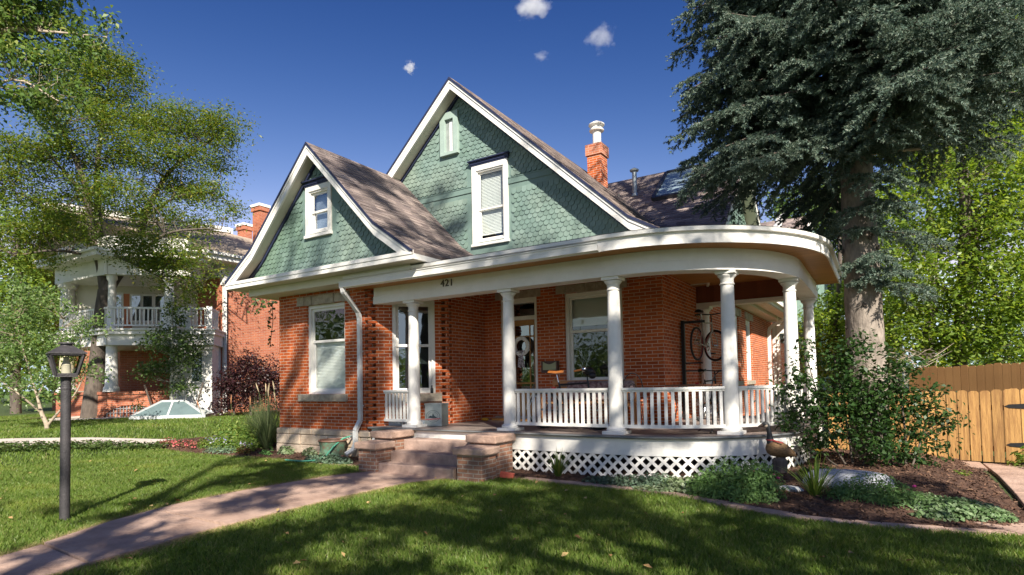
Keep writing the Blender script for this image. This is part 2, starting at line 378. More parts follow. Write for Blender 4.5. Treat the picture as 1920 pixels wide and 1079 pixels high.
def pocket(mb, c, d1, d2):
    c = Vector((*c, 0)); d1 = Vector((*d1, 0)); d2 = Vector((*d2, 0)); n1 = Vector((d1.y, -d1.x, 0)); n2 = Vector((d2.y, -d2.x, 0)); a, b = c-d1*K_, c+d2*K_; q = [a, a-n1*.13, b-n2*.13, b]
    for p, r in zip(q[:-1], q[1:]): mb.add([p+Vector((0, 0, .6)), r+Vector((0, 0, .6)), r+Vector((0, 0, 3.75)), p+Vector((0, 0, 3.75))], [(0, 1, 2, 3)])
pocket(bw, C1, (1, 0), (1/s45, 1/s45))
fC = wall(bw, (C1[0]+k45, C1[1]+k45), (C2[0]-k45, C2[1]-k45), .6, 3.75, [(.46-K_, 1.33-K_, 1.34, 3.27)])
fC = (Vector((*C1, 0)), fC[1], fC[2])
pocket(bw, C2, (1/s45, 1/s45), (0, 1))
fR = wall(bw, (C2[0], C2[1]+K_), (-7.63, VD), .6, 3.75)
fD = wall(bw, (-7.63, VD), (UR, VD), .6, 3.95, [(.46, 1.37, ZF+.06, 3.38), (2.03, 3.33, 1.50, 3.38)])
fS = wall(bw, (UR, VD), (UR, 24.5), .3, 3.95, [(6.15, 7.15, 1.45, 3.35), (8.15, 9.15, 1.45, 3.35)])
wall(bw, (-11.63, 22), (-11.63, 8.5), .6, 3.75)
def notch(mb, c, d1, d2, z0, z1):
    """corner where alternate brick courses stick out past the angle"""
    c = Vector((*c, 0)); d1 = Vector((*d1, 0)); d2 = Vector((*d2, 0)); k = 0; z = z0
    while z < z1:
        if k % 2: a, b = c-d1*.13, c+d1*.025; n = Vector((d1.y, -d1.x, 0))
        else: a, b = c+d2*.13, c-d2*.025; n = Vector((d2.y, -d2.x, 0))
        q = [a+n*.004, b+n*.004, b-n*.055, a-n*.055]
        mb.prism([p+Vector((0, 0, z+.006)) for p in q], (0, 0, .058)); z += .0677; k += 1
notch(bw, C1, (1, 0), (1/s45, 1/s45), .60+.0125, 3.6)
notch(bw, C2, (1/s45, 1/s45), (0, 1), .60+.0125, 3.6)
bw.build('brick_wall', m_brick, house, fix=False)
# foundation
fd = MB()
def fslab(p0, p1, z0, z1, pr, nseg, seed):
    rr = random.Random(seed); p0 = Vector((*p0, 0)); p1 = Vector((*p1, 0)); L = (p1-p0).length; t = (p1-p0)/L; n = Vector((t.y, -t.x, 0)); f = (p0, t, n)
    rows = [(z0, z0+.30), (z0+.30, z1-.13), (z1-.13, z1)] if z1-z0 > .4 else [(z0, z1)]
    for ri, (a, b) in enumerate(rows):
        x = -pr
        while x < L+pr-.02:
            w_ = min(rr.uniform(.3, .62), L+pr-x)
            if L+pr-x-w_ < .15: w_ = L+pr-x
            fd.lbox(f, x+.005, x+w_-.005, -.1, pr+rr.uniform(-.012, .014), a+.005, b-.004); x += w_
fslab((-11.63, 8.5), C1, -.05, .6, .05, 6, 1); fslab(C1, C2, -.05, .6, .03, 3, 2); fslab((-11.63, 12), (-11.63, 8.55), -.05, .6, .05, 6, 3)
o = fd.build('foundation', m_found, house, bevel=.018)
# ---- windows
def window(fr, s0, s1, z0, z1, dep=-.10, mid=.5, casing=.0, blind=None, vbar=False, sill=None, lintel=None, cas_mat=None, hood=None, glass=None, cw=.0, shade=None, sash=.055, fw=.075):
    mat = cas_mat or m_white; f = MB(); w = fw
    # frame
    f.lbox(fr, s0, s0+w, dep-.05, dep+.04, z0, z1); f.lbox(fr, s1-w, s1, dep-.05, dep+.04, z0, z1)
    f.lbox(fr, s0+w, s1-w, dep-.05, dep+.04, z1-w, z1); f.lbox(fr, s0+w, s1-w, dep-.05, dep+.04, z0, z0+.055)
    if cw:   # raised flat casing outside the opening
        f.lbox(fr, s0-cw, s0, -.02, .035, z0-.03, z1+cw*1.1); f.lbox(fr, s1, s1+cw, -.02, .035, z0-.03, z1+cw*1.1)
        f.lbox(fr, s0, s1, -.02, .035, z1, z1+cw*1.1); f.lbox(fr, s0-cw-.02, s1+cw+.02, -.02, .06, z0-.09, z0-.03)
    win = f.build('window', mat, house, bevel=.004)
    a, b, c, d = s0+w, s1-w, z0+.055, z1-w; zm = c+(d-c)*mid; q = MB(); k = sash
    for (lo, hi, dd) in ((c, zm+k/2, dep-.035), (zm-k/2, d, dep-.005)):
        q.lbox(fr, a, a+k, dd-.03, dd, lo, hi); q.lbox(fr, b-k, b, dd-.03, dd, lo, hi)
        q.lbox(fr, a+k, b-k, dd-.03, dd, lo, lo+k); q.lbox(fr, a+k, b-k, dd-.03, dd, hi-k, hi)
    if vbar: q.lbox(fr, (a+b)/2-.03, (a+b)/2+.03, dep-.04, dep+.003, c, d)
    q.build('sash', mat, win, bevel=.003)
    g = MB()
    for (lo, hi, dd) in ((c+k, zm-k/2, dep-.05), (zm+k/2, d-k, dep-.02)):
        g.lbox(fr, a+k-.005, b-k+.005, dd-.006, dd, lo-.003, hi+.003)
    g.build('pane', glass or m_glass, win)
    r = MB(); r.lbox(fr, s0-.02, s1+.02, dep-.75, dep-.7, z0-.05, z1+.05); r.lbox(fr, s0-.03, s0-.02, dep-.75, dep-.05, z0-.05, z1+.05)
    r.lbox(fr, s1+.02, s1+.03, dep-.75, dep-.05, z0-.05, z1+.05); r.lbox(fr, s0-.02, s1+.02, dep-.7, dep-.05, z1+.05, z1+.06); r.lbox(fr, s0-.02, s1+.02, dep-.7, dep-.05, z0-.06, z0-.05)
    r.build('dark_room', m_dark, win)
    if blind:
        bl = MB(); z = blind[1]
        while z > blind[0]:
            o_, t_, n_ = fr
            p = lambda s_, dd, zz: o_+t_*s_+n_*dd+Vector((0, 0, zz))
            bl.hexa([p(a+.01, dep-.09, z-.034), p(b-.01, dep-.09, z-.034), p(b-.01, dep-.088, z-.032), p(a+.01, dep-.088, z-.032),
                     p(a+.01, dep-.108, z), p(b-.01, dep-.108, z), p(b-.01, dep-.106, z+.002), p(a+.01, dep-.106, z+.002)]); z -= .032
        bl.lbox(fr, a+.01, b-.01, dep-.125, dep-.08, blind[0]-.03, blind[0]-.008)
        bl.build('blind', m_blind, win)
    if shade:
        sh = MB(); sh.lbox(fr, a+.005, b-.005, dep-.12, dep-.115, shade[0], shade[1]); sh.build('roller_shade', m_blind if shade[2] else m_shade, win)
    if sill:
        s_ = MB(); s_.lbox(fr, sill[0], sill[1], -.14, .055, sill[2], sill[3]); s_.build('sill', m_lintel, win, bevel=.012)
    if lintel:
        s_ = MB(); rr = random.Random(int(s0*100)); nn = 7
        for i in range(nn):
            x0 = lintel[0]+(lintel[1]-lintel[0])*i/nn; x1 = lintel[0]+(lintel[1]-lintel[0])*(i+1)/nn
            s_.lbox(fr, x0, x1, -.14, .02+rr.random()*.035, lintel[2]-rr.random()*.012, lintel[3])
        s_.build('lintel', m_lintel, win, bevel=.012)
    if hood:
        h = MB(); h.lbox(fr, s0-cw-.04, s1+cw+.04, -.02, .06, hood, hood+.06); h.lbox(fr, s0-cw-.07, s1+cw+.07, -.02, .10, hood+.06, hood+.085)
        h.lbox(fr, s0-cw-.02, s1+cw+.02, -.02, .045, hood-.03, hood); h.build('hood', m_navy, win)
    return win
m_shade = plain('grey_shade', (.30, .29, .26), (.26, .25, .23), 2, .7)
window(fL, .94, 2.16, 1.355, 3.30, mid=.60, blind=(1.47, 2.52), sill=(.70, 2.24, 1.195, 1.352), lintel=(.66, 2.32, 3.305, 3.50))
window(fC, .46, 1.33, 1.34, 3.27, dep=-.05, mid=.52, vbar=True, sill=(.36, 1.46, 1.165, 1.337), glass=m_glassd, shade=(1.95, 2.33, False))
window(fD, 2.03, 3.33, 1.50, 3.38, mid=.58, blind=(2.72, 3.27), sill=(1.93, 3.43, 1.39, 1.497), lintel=(1.86, 3.44, 3.385, 3.55))
window(fS, 6.15, 7.15, 1.45, 3.35, mid=.5, lintel=(6.0, 7.3, 3.355, 3.56), sill=(6.05, 7.25, 1.32, 1.447))
window(fS, 8.15, 9.15, 1.45, 3.35, mid=.5, lintel=(8.0, 9.3, 3.355, 3.56), sill=(8.05, 9.25, 1.32, 1.447))
# ---- front door
d0, d1 = .46, 1.37; dz = ZF+.06
dr = MB()
dr.lbox(fD, d0, d0+.09, -.14, .02, dz, 3.38); dr.lbox(fD, d1-.05, d1, -.14, .02, dz, 3.38); dr.lbox(fD, d0+.09, d1-.05, -.14, .02, 3.27, 3.38); dr.lbox(fD, d0+.09, d1-.05, -.14, .01, 2.90, 2.985)
door = dr.build('door_frame', m_white, house, bevel=.005)
a, b, c, e = d0+.09, d1-.05, dz+.02, 2.90
lf = MB(); st = .075
xs = [a, a+.22, b-.22, b]
lf.lbox(fD, a, a+st, -.12, -.075, c, e); lf.lbox(fD, b-st, b, -.12, -.075, c, e); lf.lbox(fD, a+st, b-st, -.12, -.075, e-.12, e); lf.lbox(fD, a+st, b-st, -.12, -.075, c, c+.55)
for zz in (2.52, 1.49): lf.lbox(fD, a+st, b-st, -.115, -.08, zz, zz+.035)
for xx in (a+.17, b-.205): lf.lbox(fD, xx, xx+.032, -.118, -.082, c+.55, e-.12)
for k in range(2): lf.lbox(fD, a+st+.05+k*.33, a+st+.32+k*.33, -.08, -.068, c+.12, c+.46)
leaf = lf.build('door_leaf', m_door, door, bevel=.006)
g = MB(); g.lbox(fD, a+st-.01, b-st+.01, -.102, -.096, c+.54, e-.11); g.lbox(fD, d0+.09, d1-.05, -.09, -.084, 2.985, 3.27); g.build('door_pane', m_glassd, door)
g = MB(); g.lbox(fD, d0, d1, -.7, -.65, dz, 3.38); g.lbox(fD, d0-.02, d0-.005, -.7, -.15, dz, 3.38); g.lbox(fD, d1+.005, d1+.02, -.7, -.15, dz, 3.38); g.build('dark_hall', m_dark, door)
g = MB(); g.tube([fD[0]+fD[1]*(a+.04)+fD[2]*-.075+Vector((0, 0, 1.72)), fD[0]+fD[1]*(a+.04)+fD[2]*-.02+Vector((0, 0, 1.72))], .022); g.build('handle', m_steel, door)
g = MB(); g.lbox(fD, d0-.16, d1+.02, -.15, .10, ZF+.002, ZF+.09); g.build('threshold', m_lintel, door, bevel=.008)
g = MB(); g.lbox(fD, d0-.12, d1-.1, .10, .30, ZF+.002, ZF+.05); g.build('door_step', m_door, door, bevel=.008)
g = MB(); g.lbox(fD, d0-.16, d1+.10, -.13, .025, 3.385, 3.55); g.build('lintel', m_lintel, door, bevel=.012)
# ---- porch: profiles swept along the curved front
AC = (-3.42, 10.85); RB = 2.35
def ppath(d, u0, v1, n=22, inset=0):
    pts = [(u0, 8.5-d), (-6.2, 8.5-d)] if u0 < -6.3 else [(u0, 8.5-d)]
    pts.append((AC[0]-.3, 8.5-d))
    for i in range(n+1):
        th = -math.pi/2+math.pi/2*i/n; pts.append((AC[0]+(RB+d)*math.cos(th), AC[1]+(RB+d)*math.sin(th)))
    pts.append((AC[0]+RB+d, v1))
    return pts
def sweep(mb, prof, u0, v1, n=22, capends=True):
    rings = [ppath(d, u0, v1, n) for d, z in prof]; k = len(prof); m_ = len(rings[0]); vs = []; fs = []
    for i in range(m_):
        for j in range(k): vs.append((rings[j][i][0], rings[j][i][1], prof[j][1]))
    for i in range(m_-1):
        for j in range(k): fs.append((i*k+j, i*k+(j+1) % k, (i+1)*k+(j+1) % k, (i+1)*k+j))
    if capends: fs.append(tuple(range(k))); fs.append(tuple(range((m_-1)*k, m_*k))[::-1])
    mb.add(vs, fs)
U0 = -8.62
b_ = MB(); sweep(b_, [(-.30, 3.16), (.018, 3.16), (.018, 3.305), (0, 3.312), (0, 3.485), (-.30, 3.485)], U0, 13.72)
b_.box(UR, AC[0]+RB-.3, 13.42, 13.72, 3.16, 3.24)
b_.build('porch_beam', m_white, house)
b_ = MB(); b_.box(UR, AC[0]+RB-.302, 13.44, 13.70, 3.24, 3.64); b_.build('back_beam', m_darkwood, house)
b_ = MB(); sweep(b_, [(-.02, 3.487), (.42, 3.487), (.42, 3.50), (-.02, 3.50)], -9.0, 14.0); b_.build('porch_soffit', m_wood, house)
b_ = MB()
b_.add([(-8.7, 8.7, 3.62), (-3.5, 8.7, 3.62), (-3.5, VD+.02, 3.62), (-8.7, VD+.02, 3.62)], [(0, 1, 2, 3)])
pp = ppath(-.28, -3.5, 13.6)
b_.add([(x, y, 3.62) for x, y in pp]+[(UR, 13.6, 3.62)], [tuple(range(len(pp)+1))]); b_.build('porch_ceiling', m_wood, house)
b_ = MB(); sweep(b_, [(.40, 3.47), (.425, 3.47), (.425, 3.60), (.415, 3.61), (.415, 3.64), (.47, 3.645), (.475, 3.70), (.40, 3.72)], -9.0, 14.0); b_.build('porch_fascia', m_white, house)
# low porch roof: rises a little from its edge to the walls
b_ = MB(); e0 = ppath(.45, -9.04, 14.0); e1 = [(min(x, UR+.1) if i > 2 else x, max(10.46, min(y, 14))) for i, (x, y) in enumerate(e0)]
e1 = [(min(x, -3.3), 10.5 if y < 10.9 else y) for x, y in e0]
vs = [(x, y, 3.715) for x, y in e0]+[(x, y, 3.86) for x, y in e1]; k = len(e0)
b_.add(vs, [(i, i+1, k+i+1, k+i) for i in range(k-1)]); b_.build('porch_roof', plain('grey_membrane', (.30, .29, .27), (.24, .23, .21), 5, .85), house)
# gutter on the straight run
g = MB(); pr = [(0, 3.455), (.06, 3.455), (.085, 3.48), (.09, 3.51), (.115, 3.535), (.12, 3.575), (.135, 3.58), (.135, 3.59), (.115, 3.592), (.11, 3.47), (0, 3.47)]
g.prism([(-9.03, 8.07-x, z) for x, z in pr], (5.55, 0, 0)); gut = g.build('gutter', m_white, house)
# downspout
g = MB()
def flatpipe(mb, pts, w=.085, h=.065):
    for p, q in zip(pts[:-1], pts[1:]): mb.bar(p, q, w, h, up=(0, -1, .01))
dp = [(-9.33, 8.02, 3.50), (-9.33, 8.03, 3.38)]
flatpipe(g, [(-8.97, 8.0, 3.47), (-8.97, 8.02, 3.38), (-8.97, 8.20, 3.22), (-8.97, 8.40, 3.02), (-8.97, 8.44, 2.90), (-8.97, 8.44, .82), (-8.99, 8.39, .72), (-9.02, 8.35, .62), (-9.02, 8.35, .34), (-9.04, 8.31, .24), (-9.09, 8.16, .15)])
g.lbox(fL, 2.60, 2.72, .02, .06, 2.2, 2.23); g.lbox(fL, 2.60, 2.72, .02, .06, 1.1, 1.13)
g.build('downspout', plain('gutter_paint', (.66, .66, .64), (.55, .55, .53), 9, .5), house)
# ---- floor, skirt, lattice
b_ = MB(); pf = ppath(.12, -8.70, 13.75)
top = [(x, y, ZF) for x, y in pf]+[(UR+.001, 13.75, ZF), (UR+.001, VD+.001, ZF), (-7.63, VD+.001, ZF), (C2[0], C2[1], ZF), (C1[0], C1[1]+.02, ZF)]
b_.add(top, [tuple(range(len(top)))]); b_.build('porch_floor', m_floor, house)
b_ = MB(); sweep(b_, [(.02, .655), (.10, .655), (.125, .675), (.125, ZF-.004), (.02, ZF-.004)], -8.70, 13.75); b_.build('floor_nosing', m_floorg, house)
b_ = MB(); sweep(b_, [(0, .40), (.05, .40), (.05, .655), (0, .655)], -8.66, 13.72); b_.build('porch_skirt', m_white, house)
# lattice: crossed laths following the skirt line
lt = MB(); pl = [(p[0], p[1]) for p in ppath(.028, -5.42, 13.6, 26)]
def arc_at(s):
    for (x0, y0), (x1, y1) in zip(pl[:-1], pl[1:]):
        L = math.hypot(x1-x0, y1-y0)
        if s <= L: return x0+(x1-x0)*s/L, y0+(y1-y0)*s/L, (y1-y0)/L, -(x1-x0)/L
        s -= L
    return None
Ltot = sum(math.hypot(q[0]-p[0], q[1]-p[1]) for p, q in zip(pl[:-1], pl[1:])); zl0, zl1 = .06, .40; H = zl1-zl0; s = -H
while s < Ltot-.05:
    for dirn, dd in ((1, 0.0), (-1, .009)):
        pts = []
        for i in range(4):
            ss = s+H*i/3 if dirn > 0 else s+H*(3-i)/3
            if not 0 <= ss <= Ltot-.01: continue
            x, y, nx, ny = arc_at(ss); pts.append((x+nx*dd, y+ny*dd, zl0+H*i/3))
        for p, q in zip(pts[:-1], pts[1:]):
            x, y, nx, ny = arc_at(min(max(s+H/2, 0), Ltot-.02)); lt.bar(p, q, .045, .008, up=(nx, ny, 0))
    s += .172
lt.build('lattice', m_white, house, fix=False)
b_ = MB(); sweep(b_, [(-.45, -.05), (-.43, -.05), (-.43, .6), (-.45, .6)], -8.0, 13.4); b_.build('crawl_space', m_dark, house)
# ---- steps
st_ = MB(); rr = random.Random(4)
for z0, z1, v0, v1 in ((-.05, .175, 7.42, 7.72), (-.05, .352, 7.72, 8.07), (-.05, .527, 8.07, 8.46)):
    st_.box(-7.46, -5.80, v0, v1-.002, z0, z1)
stp = st_.build('porch_steps', m_step, house, bevel=.018)
def pier(u0, u1, v0, v1, z, tp, cv=0):
    p = MB(); p.box(u0, u1, v0, v1, -.05, z); q = p.build('pier', m_brickp, house, bevel=.01)
    p = MB(); p.box(u0-.05, u1+.055, v0-.06, v1+cv, z, z+tp); p.build('cap_stone', m_redstone, q, bevel=.02)
pier(-7.90, -7.47, 7.38, 7.80, .41, .115, .02); pier(-7.99, -7.56, 7.86, 8.40, .555, .125, .03)
pier(-5.72, -5.24, 7.40, 7.80, .41, .115, .04); pier(-5.80, -5.30, 7.86, 8.40, .555, .13, .03)
# ---- columns
def col_base(z=0): return None
sh = MB(); prof = []
for i in range(15):
    t_ = i/14; z = .115+t_*(2.46-.20-.115); r = .115-.021*max(0, (t_-.25)/.75)**1.4; prof.append((r, z))
sh.lathe(prof, (0, 0, 0), 28)
colroot = sh.build('column', m_white, None, smooth=True)
b_ = MB(); b_.box(-.175, .175, -.175, .175, 0, .05); b_.lathe([(.15, .05), (.158, .07), (.15, .095), (.128, .10), (.122, .118)], (0, 0, 0), 28); b_.build('column_base', m_white, colroot, smooth=True, bevel=.004)
b_ = MB(); b_.lathe([(.094, 2.25), (.108, 2.256), (.108, 2.272), (.096, 2.28), (.098, 2.34), (.112, 2.36), (.135, 2.385), (.14, 2.40), (.12, 2.412)], (0, 0, 0), 28); b_.box(-.145, .145, -.145, .145, 2.412, 2.46); b_.build('column_capital', m_white, colroot, smooth=True, bevel=.003)
def ang_for(px):
    best = None
    for i in range(901):
        th = -math.pi/2+math.pi/2*i/900; p = (AC[0]+2.2*math.cos(th), AC[1]+2.2*math.sin(th), 2)
        e_ = abs(pj(p)[0]-px)
        if best is None or e_ < best[0]: best = (e_, th, p)
    return best[1], best[2]
a4, p4 = ang_for(1367)
a5, _p5 = ang_for(1484)
cols = [(-7.71, 8.66), (-5.50, 8.66), (-3.53, 8.66), (p4[0], p4[1]), (AC[0]+2.2*math.cos(a5), AC[1]+2.2*math.sin(a5)), (AC[0]+2.2, 13.52), (-3.33, 13.55)]
off = root_loc(house)
for i, (x, y) in enumerate(cols):
    c_ = colroot if i == 0 else copy_tree(colroot)
    c_.parent = house; c_.location = (x-off.x, y-off.y, ZF-off.z)
# ---- railings
def railing(pts):
    """pts: list of (x,y) along the rail"""
    r_ = MB()
    seg = [(Vector((*p, 0)), Vector((*q, 0))) for p, q in zip(pts[:-1], pts[1:])]
    for p, q in seg:
        r_.bar(p+Vector((0, 0, 1.40)), q+Vector((0, 0, 1.40)), .085, .038); r_.bar(p+Vector((0, 0, 1.368)), q+Vector((0, 0, 1.368)), .045, .03)
    rl = r_.build('railing', m_white, house); r_ = MB()
    for p, q in seg: r_.bar(p+Vector((0, 0, .822)), q+Vector((0, 0, .822)), .06, .05)
    r_.build('bottom_rail', m_white, rl)
    L = sum((q-p).length for p, q in seg); n_ = max(2, round(L/.102)); 
    for i in range(n_):
        s_ = L*(i+.5)/n_
        for p, q in seg:
            l = (q-p).length
            if s_ <= l: break
            s_ -= l
        t_ = (q-p).normalized(); c_ = p+t_*s_; nn = Vector((t_.y, -t_.x, 0)); f_ = (c_, t_, nn)
        bb = MB(); bb.lbox(f_, -.024, .024, -.013, .013, .847, 1.353); bb.build('baluster', m_white, rl)
railing([(-8.5, 8.66), (-7.83, 8.66)])
railing([(-5.38, 8.66), (-3.65, 8.66)])
def arcpts(t0, t1, n=8): return [(AC[0]+2.2*math.cos(t0+(t1-t0)*i/n), AC[1]+2.2*math.sin(t0+(t1-t0)*i/n)) for i in range(n+1)]
railing([(-3.42, 8.65)]+arcpts(-math.pi/2+.02, a4-.05))
railing(arcpts(a4+.05, a5-.05)); railing(arcpts(a5+.05, 0, 3)+[(AC[0]+2.2, 13.4)])
# house number
def text_mesh(body, size, depth):
    cu = bpy.data.curves.new('txt', 'FONT'); cu.body = body; cu.size = size; cu.extrude = depth; cu.space_character = 1.12
    ob = bpy.data.objects.new('txt', cu); COL.objects.link(ob); bpy.context.view_layer.update()
    me = bpy.data.meshes.new_from_object(ob.evaluated_get(bpy.context.evaluated_depsgraph_get())); bpy.data.objects.remove(ob)
    return me
me = text_mesh('421', .185, .008); me.materials.clear(); me.materials.append(plain('bronze', (.10, .085, .06), (.07, .06, .045), 30, .5, metal=.4))
hn = bpy.data.objects.new('house_number', me); COL.objects.link(hn); hn.parent = house
me.transform(Matrix.Translation(Vector((-6.88, 8.49, 3.335))-off) @ Matrix.Rotation(R(90), 4, 'X'))
# ---- gables
def gable_scales(mb, poly, v, z0, z1, w=.128, h=.098, skip=()):
    """scalloped shingles hung row by row on the triangle below poly [(u,z)...] at wall plane v"""
    def top(u):
        for (a, za), (b, zb) in zip(poly[:-1], poly[1:]):
            if a <= u <= b: return za+(zb-za)*(u-a)/(b-a)
        return -9
    umin, umax = poly[0][0], poly[-1][0]; row = 0; z = z0; rr = random.Random(3)
    while z < z1:
        u = umin+(row % 2)*w/2
        while u < umax:
            zz = z+rr.uniform(-.006, .006); g_ = w*.47+rr.uniform(-.003, .002)
            if top(u-g_) > zz+h*.35 and top(u+g_) > zz+h*.35 and not any(a-.02 < u < b+.02 and c-.03 < zz+h/2 < d for a, b, c, d in skip):
                pts = [(u-g_, zz+h*1.35), (u-g_, zz+h*.42)]+[(u-g_*math.cos(math.pi*k/6), zz+h*.42-h*.42*math.sin(math.pi*k/6)*1.15) for k in range(1, 6)]+[(u+g_, zz+h*.42), (u+g_, zz+h*1.35)]
                tz = rr.uniform(.013, .021)
                fr_ = [(p[0], v-.004-tz*(1-(p[1]-zz)/(h*1.35)), p[1]) for p in pts]
                bk = [(p[0], v+.002, p[1]) for p in pts]; n_ = len(pts)
                mb.add(fr_+bk, [tuple(range(n_))]+[(i, n_+i, n_+i+1, i+1) for i in range(n_-1)])
            u += w
        z += h; row += 1
def gable(poly, v, zb, name, skip=(), bands=(), z0=None, hole=None):
    base = MB()
    def clip(a, b, lo):
        def top(u):
            for (u0, z0_), (u1, z1_) in zip(poly[:-1], poly[1:]):
                if u0 <= u <= u1: return z0_+(z1_-z0_)*(u-u0)/(u1-u0)
        us = [a]+[u for u, z in poly if a < u < b]+[b]; base.prism([(a, v, lo)]+[(u, v, max(lo, top(u))) for u in us]+[(b, v, lo)], (0, .1, 0))
    a, b, c, d = hole; clip(poly[0][0], a, zb); clip(b, poly[-1][0], zb); clip(a, b, d); base.box(a, b, v, v+.1, zb, c)
    gw = base.build('gable_wall', m_greenb, house)
    sc = MB(); gable_scales(sc, poly, v, z0 or zb+.04, max(z for u, z in poly), skip=list(skip)+[(-99, 99, a-.06, b-.01) for a, b in bands])
    sc.build('scalloped_shingles', m_green, gw, fix=False)
    if bands:
        bb = MB()
        for a, b in bands:
            def lim(z):
                us = [u0+(u1-u0)*(z-za)/(zb_-za) for (u0, za), (u1, zb_) in zip(poly[:-1], poly[1:]) if (za-z)*(zb_-z) < 0]
                return min(us), max(us)
            l, r = lim(b); 
            sp_ = [(l, hole[0]-.11), (hole[1]+.11, r)] if hole and hole[2] < a < hole[3] else [(l, r)]
            for l_, r_ in sp_: bb.box(l_, r_, v-.02, v-.001, a, b); bb.box(l_, r_, v-.03, v-.001, b-.012, b+.004)
        bb.build('band_board', m_greenb, gw)
    return gw
def roof(poly, v0, v1, th=.055, mat=None):
    """roof slab following poly [(u,z)] (top line), running from v0 to v1"""
    mb = MB(); st = .013
    for (a, za), (b, zb) in zip(poly[:-1], poly[1:]):
        L = math.hypot(b-a, zb-za); n_ = max(1, round(L/.135)); nx, nz = -(zb-za)/L, (b-a)/L
        for i in range(n_):
            p0 = Vector((a+(b-a)*i/n_, 0, za+(zb-za)*i/n_)); p1 = Vector((a+(b-a)*(i+1)/n_, 0, za+(zb-za)*(i+1)/n_)); lo0 = zb > za
            q0 = p0+Vector((nx, 0, nz))*(st if lo0 else 0); q1 = p1+Vector((nx, 0, nz))*(0 if lo0 else st); d = Vector((0, 0, th))
            V0, V1 = Vector((0, v0, 0)), Vector((0, v1, 0)); mb.hexa([p0-d+V0, p1-d+V0, p1-d+V1, p0-d+V1, q0+V0, q1+V0, q1+V1, q0+V1])
    return mb.build('roof', mat or m_roof, house)
def rake(poly, v0, vw, drop=.06, hgt=.20, zmin=None):
    def strip(mb, y0, y1, d0_, d1_):
        for (a, za), (b, zb) in zip(poly[:-1], poly[1:]):
            q = [(a, za-d1_), (b, zb-d1_), (b, zb-d0_), (a, za-d0_)]
            if zmin is not None:
                o = []
                for p, n_ in zip(q, q[1:]+q[:1]):
                    if p[1] >= zmin: o.append(p)
                    if (p[1] >= zmin) != (n_[1] >= zmin):
                        t = (zmin-p[1])/(n_[1]-p[1]); o.append((p[0]+(n_[0]-p[0])*t, zmin))
                q = o
            if len(q) > 2: mb.prism([(x, y0, z) for x, z in q], (0, y1-y0, 0))
    f = MB(); strip(f, v0, v0+.045, drop, drop+hgt); strip(f, v0-.018, v0-.0005, drop, drop+.055); fa = f.build('rake_board', m_white, house)
    e_ = MB(); strip(e_, v0-.034, v0-.0215, .0, .058); e_.build('drip_edge', m_navy, fa)
    s_ = MB(); strip(s_, v0+.046, vw+.02, drop+hgt-.07, drop+hgt-.035); s_.build('rake_soffit', m_cream, fa)
    n_ = MB(); strip(n_, vw-.055, vw, drop+hgt-.035, drop+hgt+.055); n_.build('navy_moulding', m_navy, fa)
# left wing gable
RU, RZ = -9.645, 6.46
wp = [(-12.45, 3.885), (RU-1.845, 4.55), (RU, RZ), (RU+1.845, 4.55), (-6.84, 3.885)]
wq = [(u, z-.24) for u, z in wp]
gable([wq[0], wq[1], wq[2], wq[3], wq[4]], 8.0, 3.87, 'wing', hole=(-9.94, -9.36, 4.68, 5.56), skip=[(-10.17, -9.11, 4.52, 5.85)], z0=3.92)
roof(wp, 7.68, 11.6); rake(wp, 7.70, 8.0, zmin=3.872)
fG = (Vector((0, 8.0, 0)), Vector((1, 0, 0)), Vector((0, -1, 0)))
window(fG, -9.94, -9.36, 4.68, 5.56, dep=-.03, mid=.5, cw=.10, hood=5.70, glass=glassmat('sky_glass', (.75, .8, .85), 1, .22), shade=(4.75, 5.5, True), sash=.045, fw=.03)
# pent roof and boxed cornice under the wing gable
c_ = MB()
c_.hexa([(-12.40, 7.69, 3.845), (-6.87, 7.69, 3.845), (-6.87, 8.02, 3.93), (-12.40, 8.02, 3.93), (-12.40, 7.69, 3.885), (-6.87, 7.69, 3.885), (-6.87, 8.02, 3.985), (-12.40, 8.02, 3.985)])
c_.build('pent_roof', m_roof, house)
c_ = MB(); c_.box(-12.45, -6.84, 7.70, 7.76, 3.73, 3.862); c_.box(-6.90, -6.84, 7.7605, 10.38, 3.73, 3.862); c_.box(-12.45, -12.39, 7.7605, 11.5, 3.73, 3.862)
c_.box(-12.46, -6.83, 7.685, 7.6995, 3.815, 3.885)
c_.build('eave_fascia', m_white, house, bevel=.004)
c_ = MB(); c_.box(-12.385, -6.905, 7.765, 8.6, 3.735, 3.755); c_.box(-12.385, -11.5, 8.6, 11.5, 3.735, 3.755); c_.box(-7.65, -6.905, 8.6, 10.38, 3.735, 3.755)
c_.box(-12.08, -7.22, 8.03, 8.55, 3.575, 3.7345); c_.box(-12.08, -11.6, 8.551, 11.5, 3.575, 3.7345); c_.box(-7.7, -7.22, 8.551, 10.35, 3.575, 3.7345)
c_.build('cornice', m_cream, house, bevel=.006)
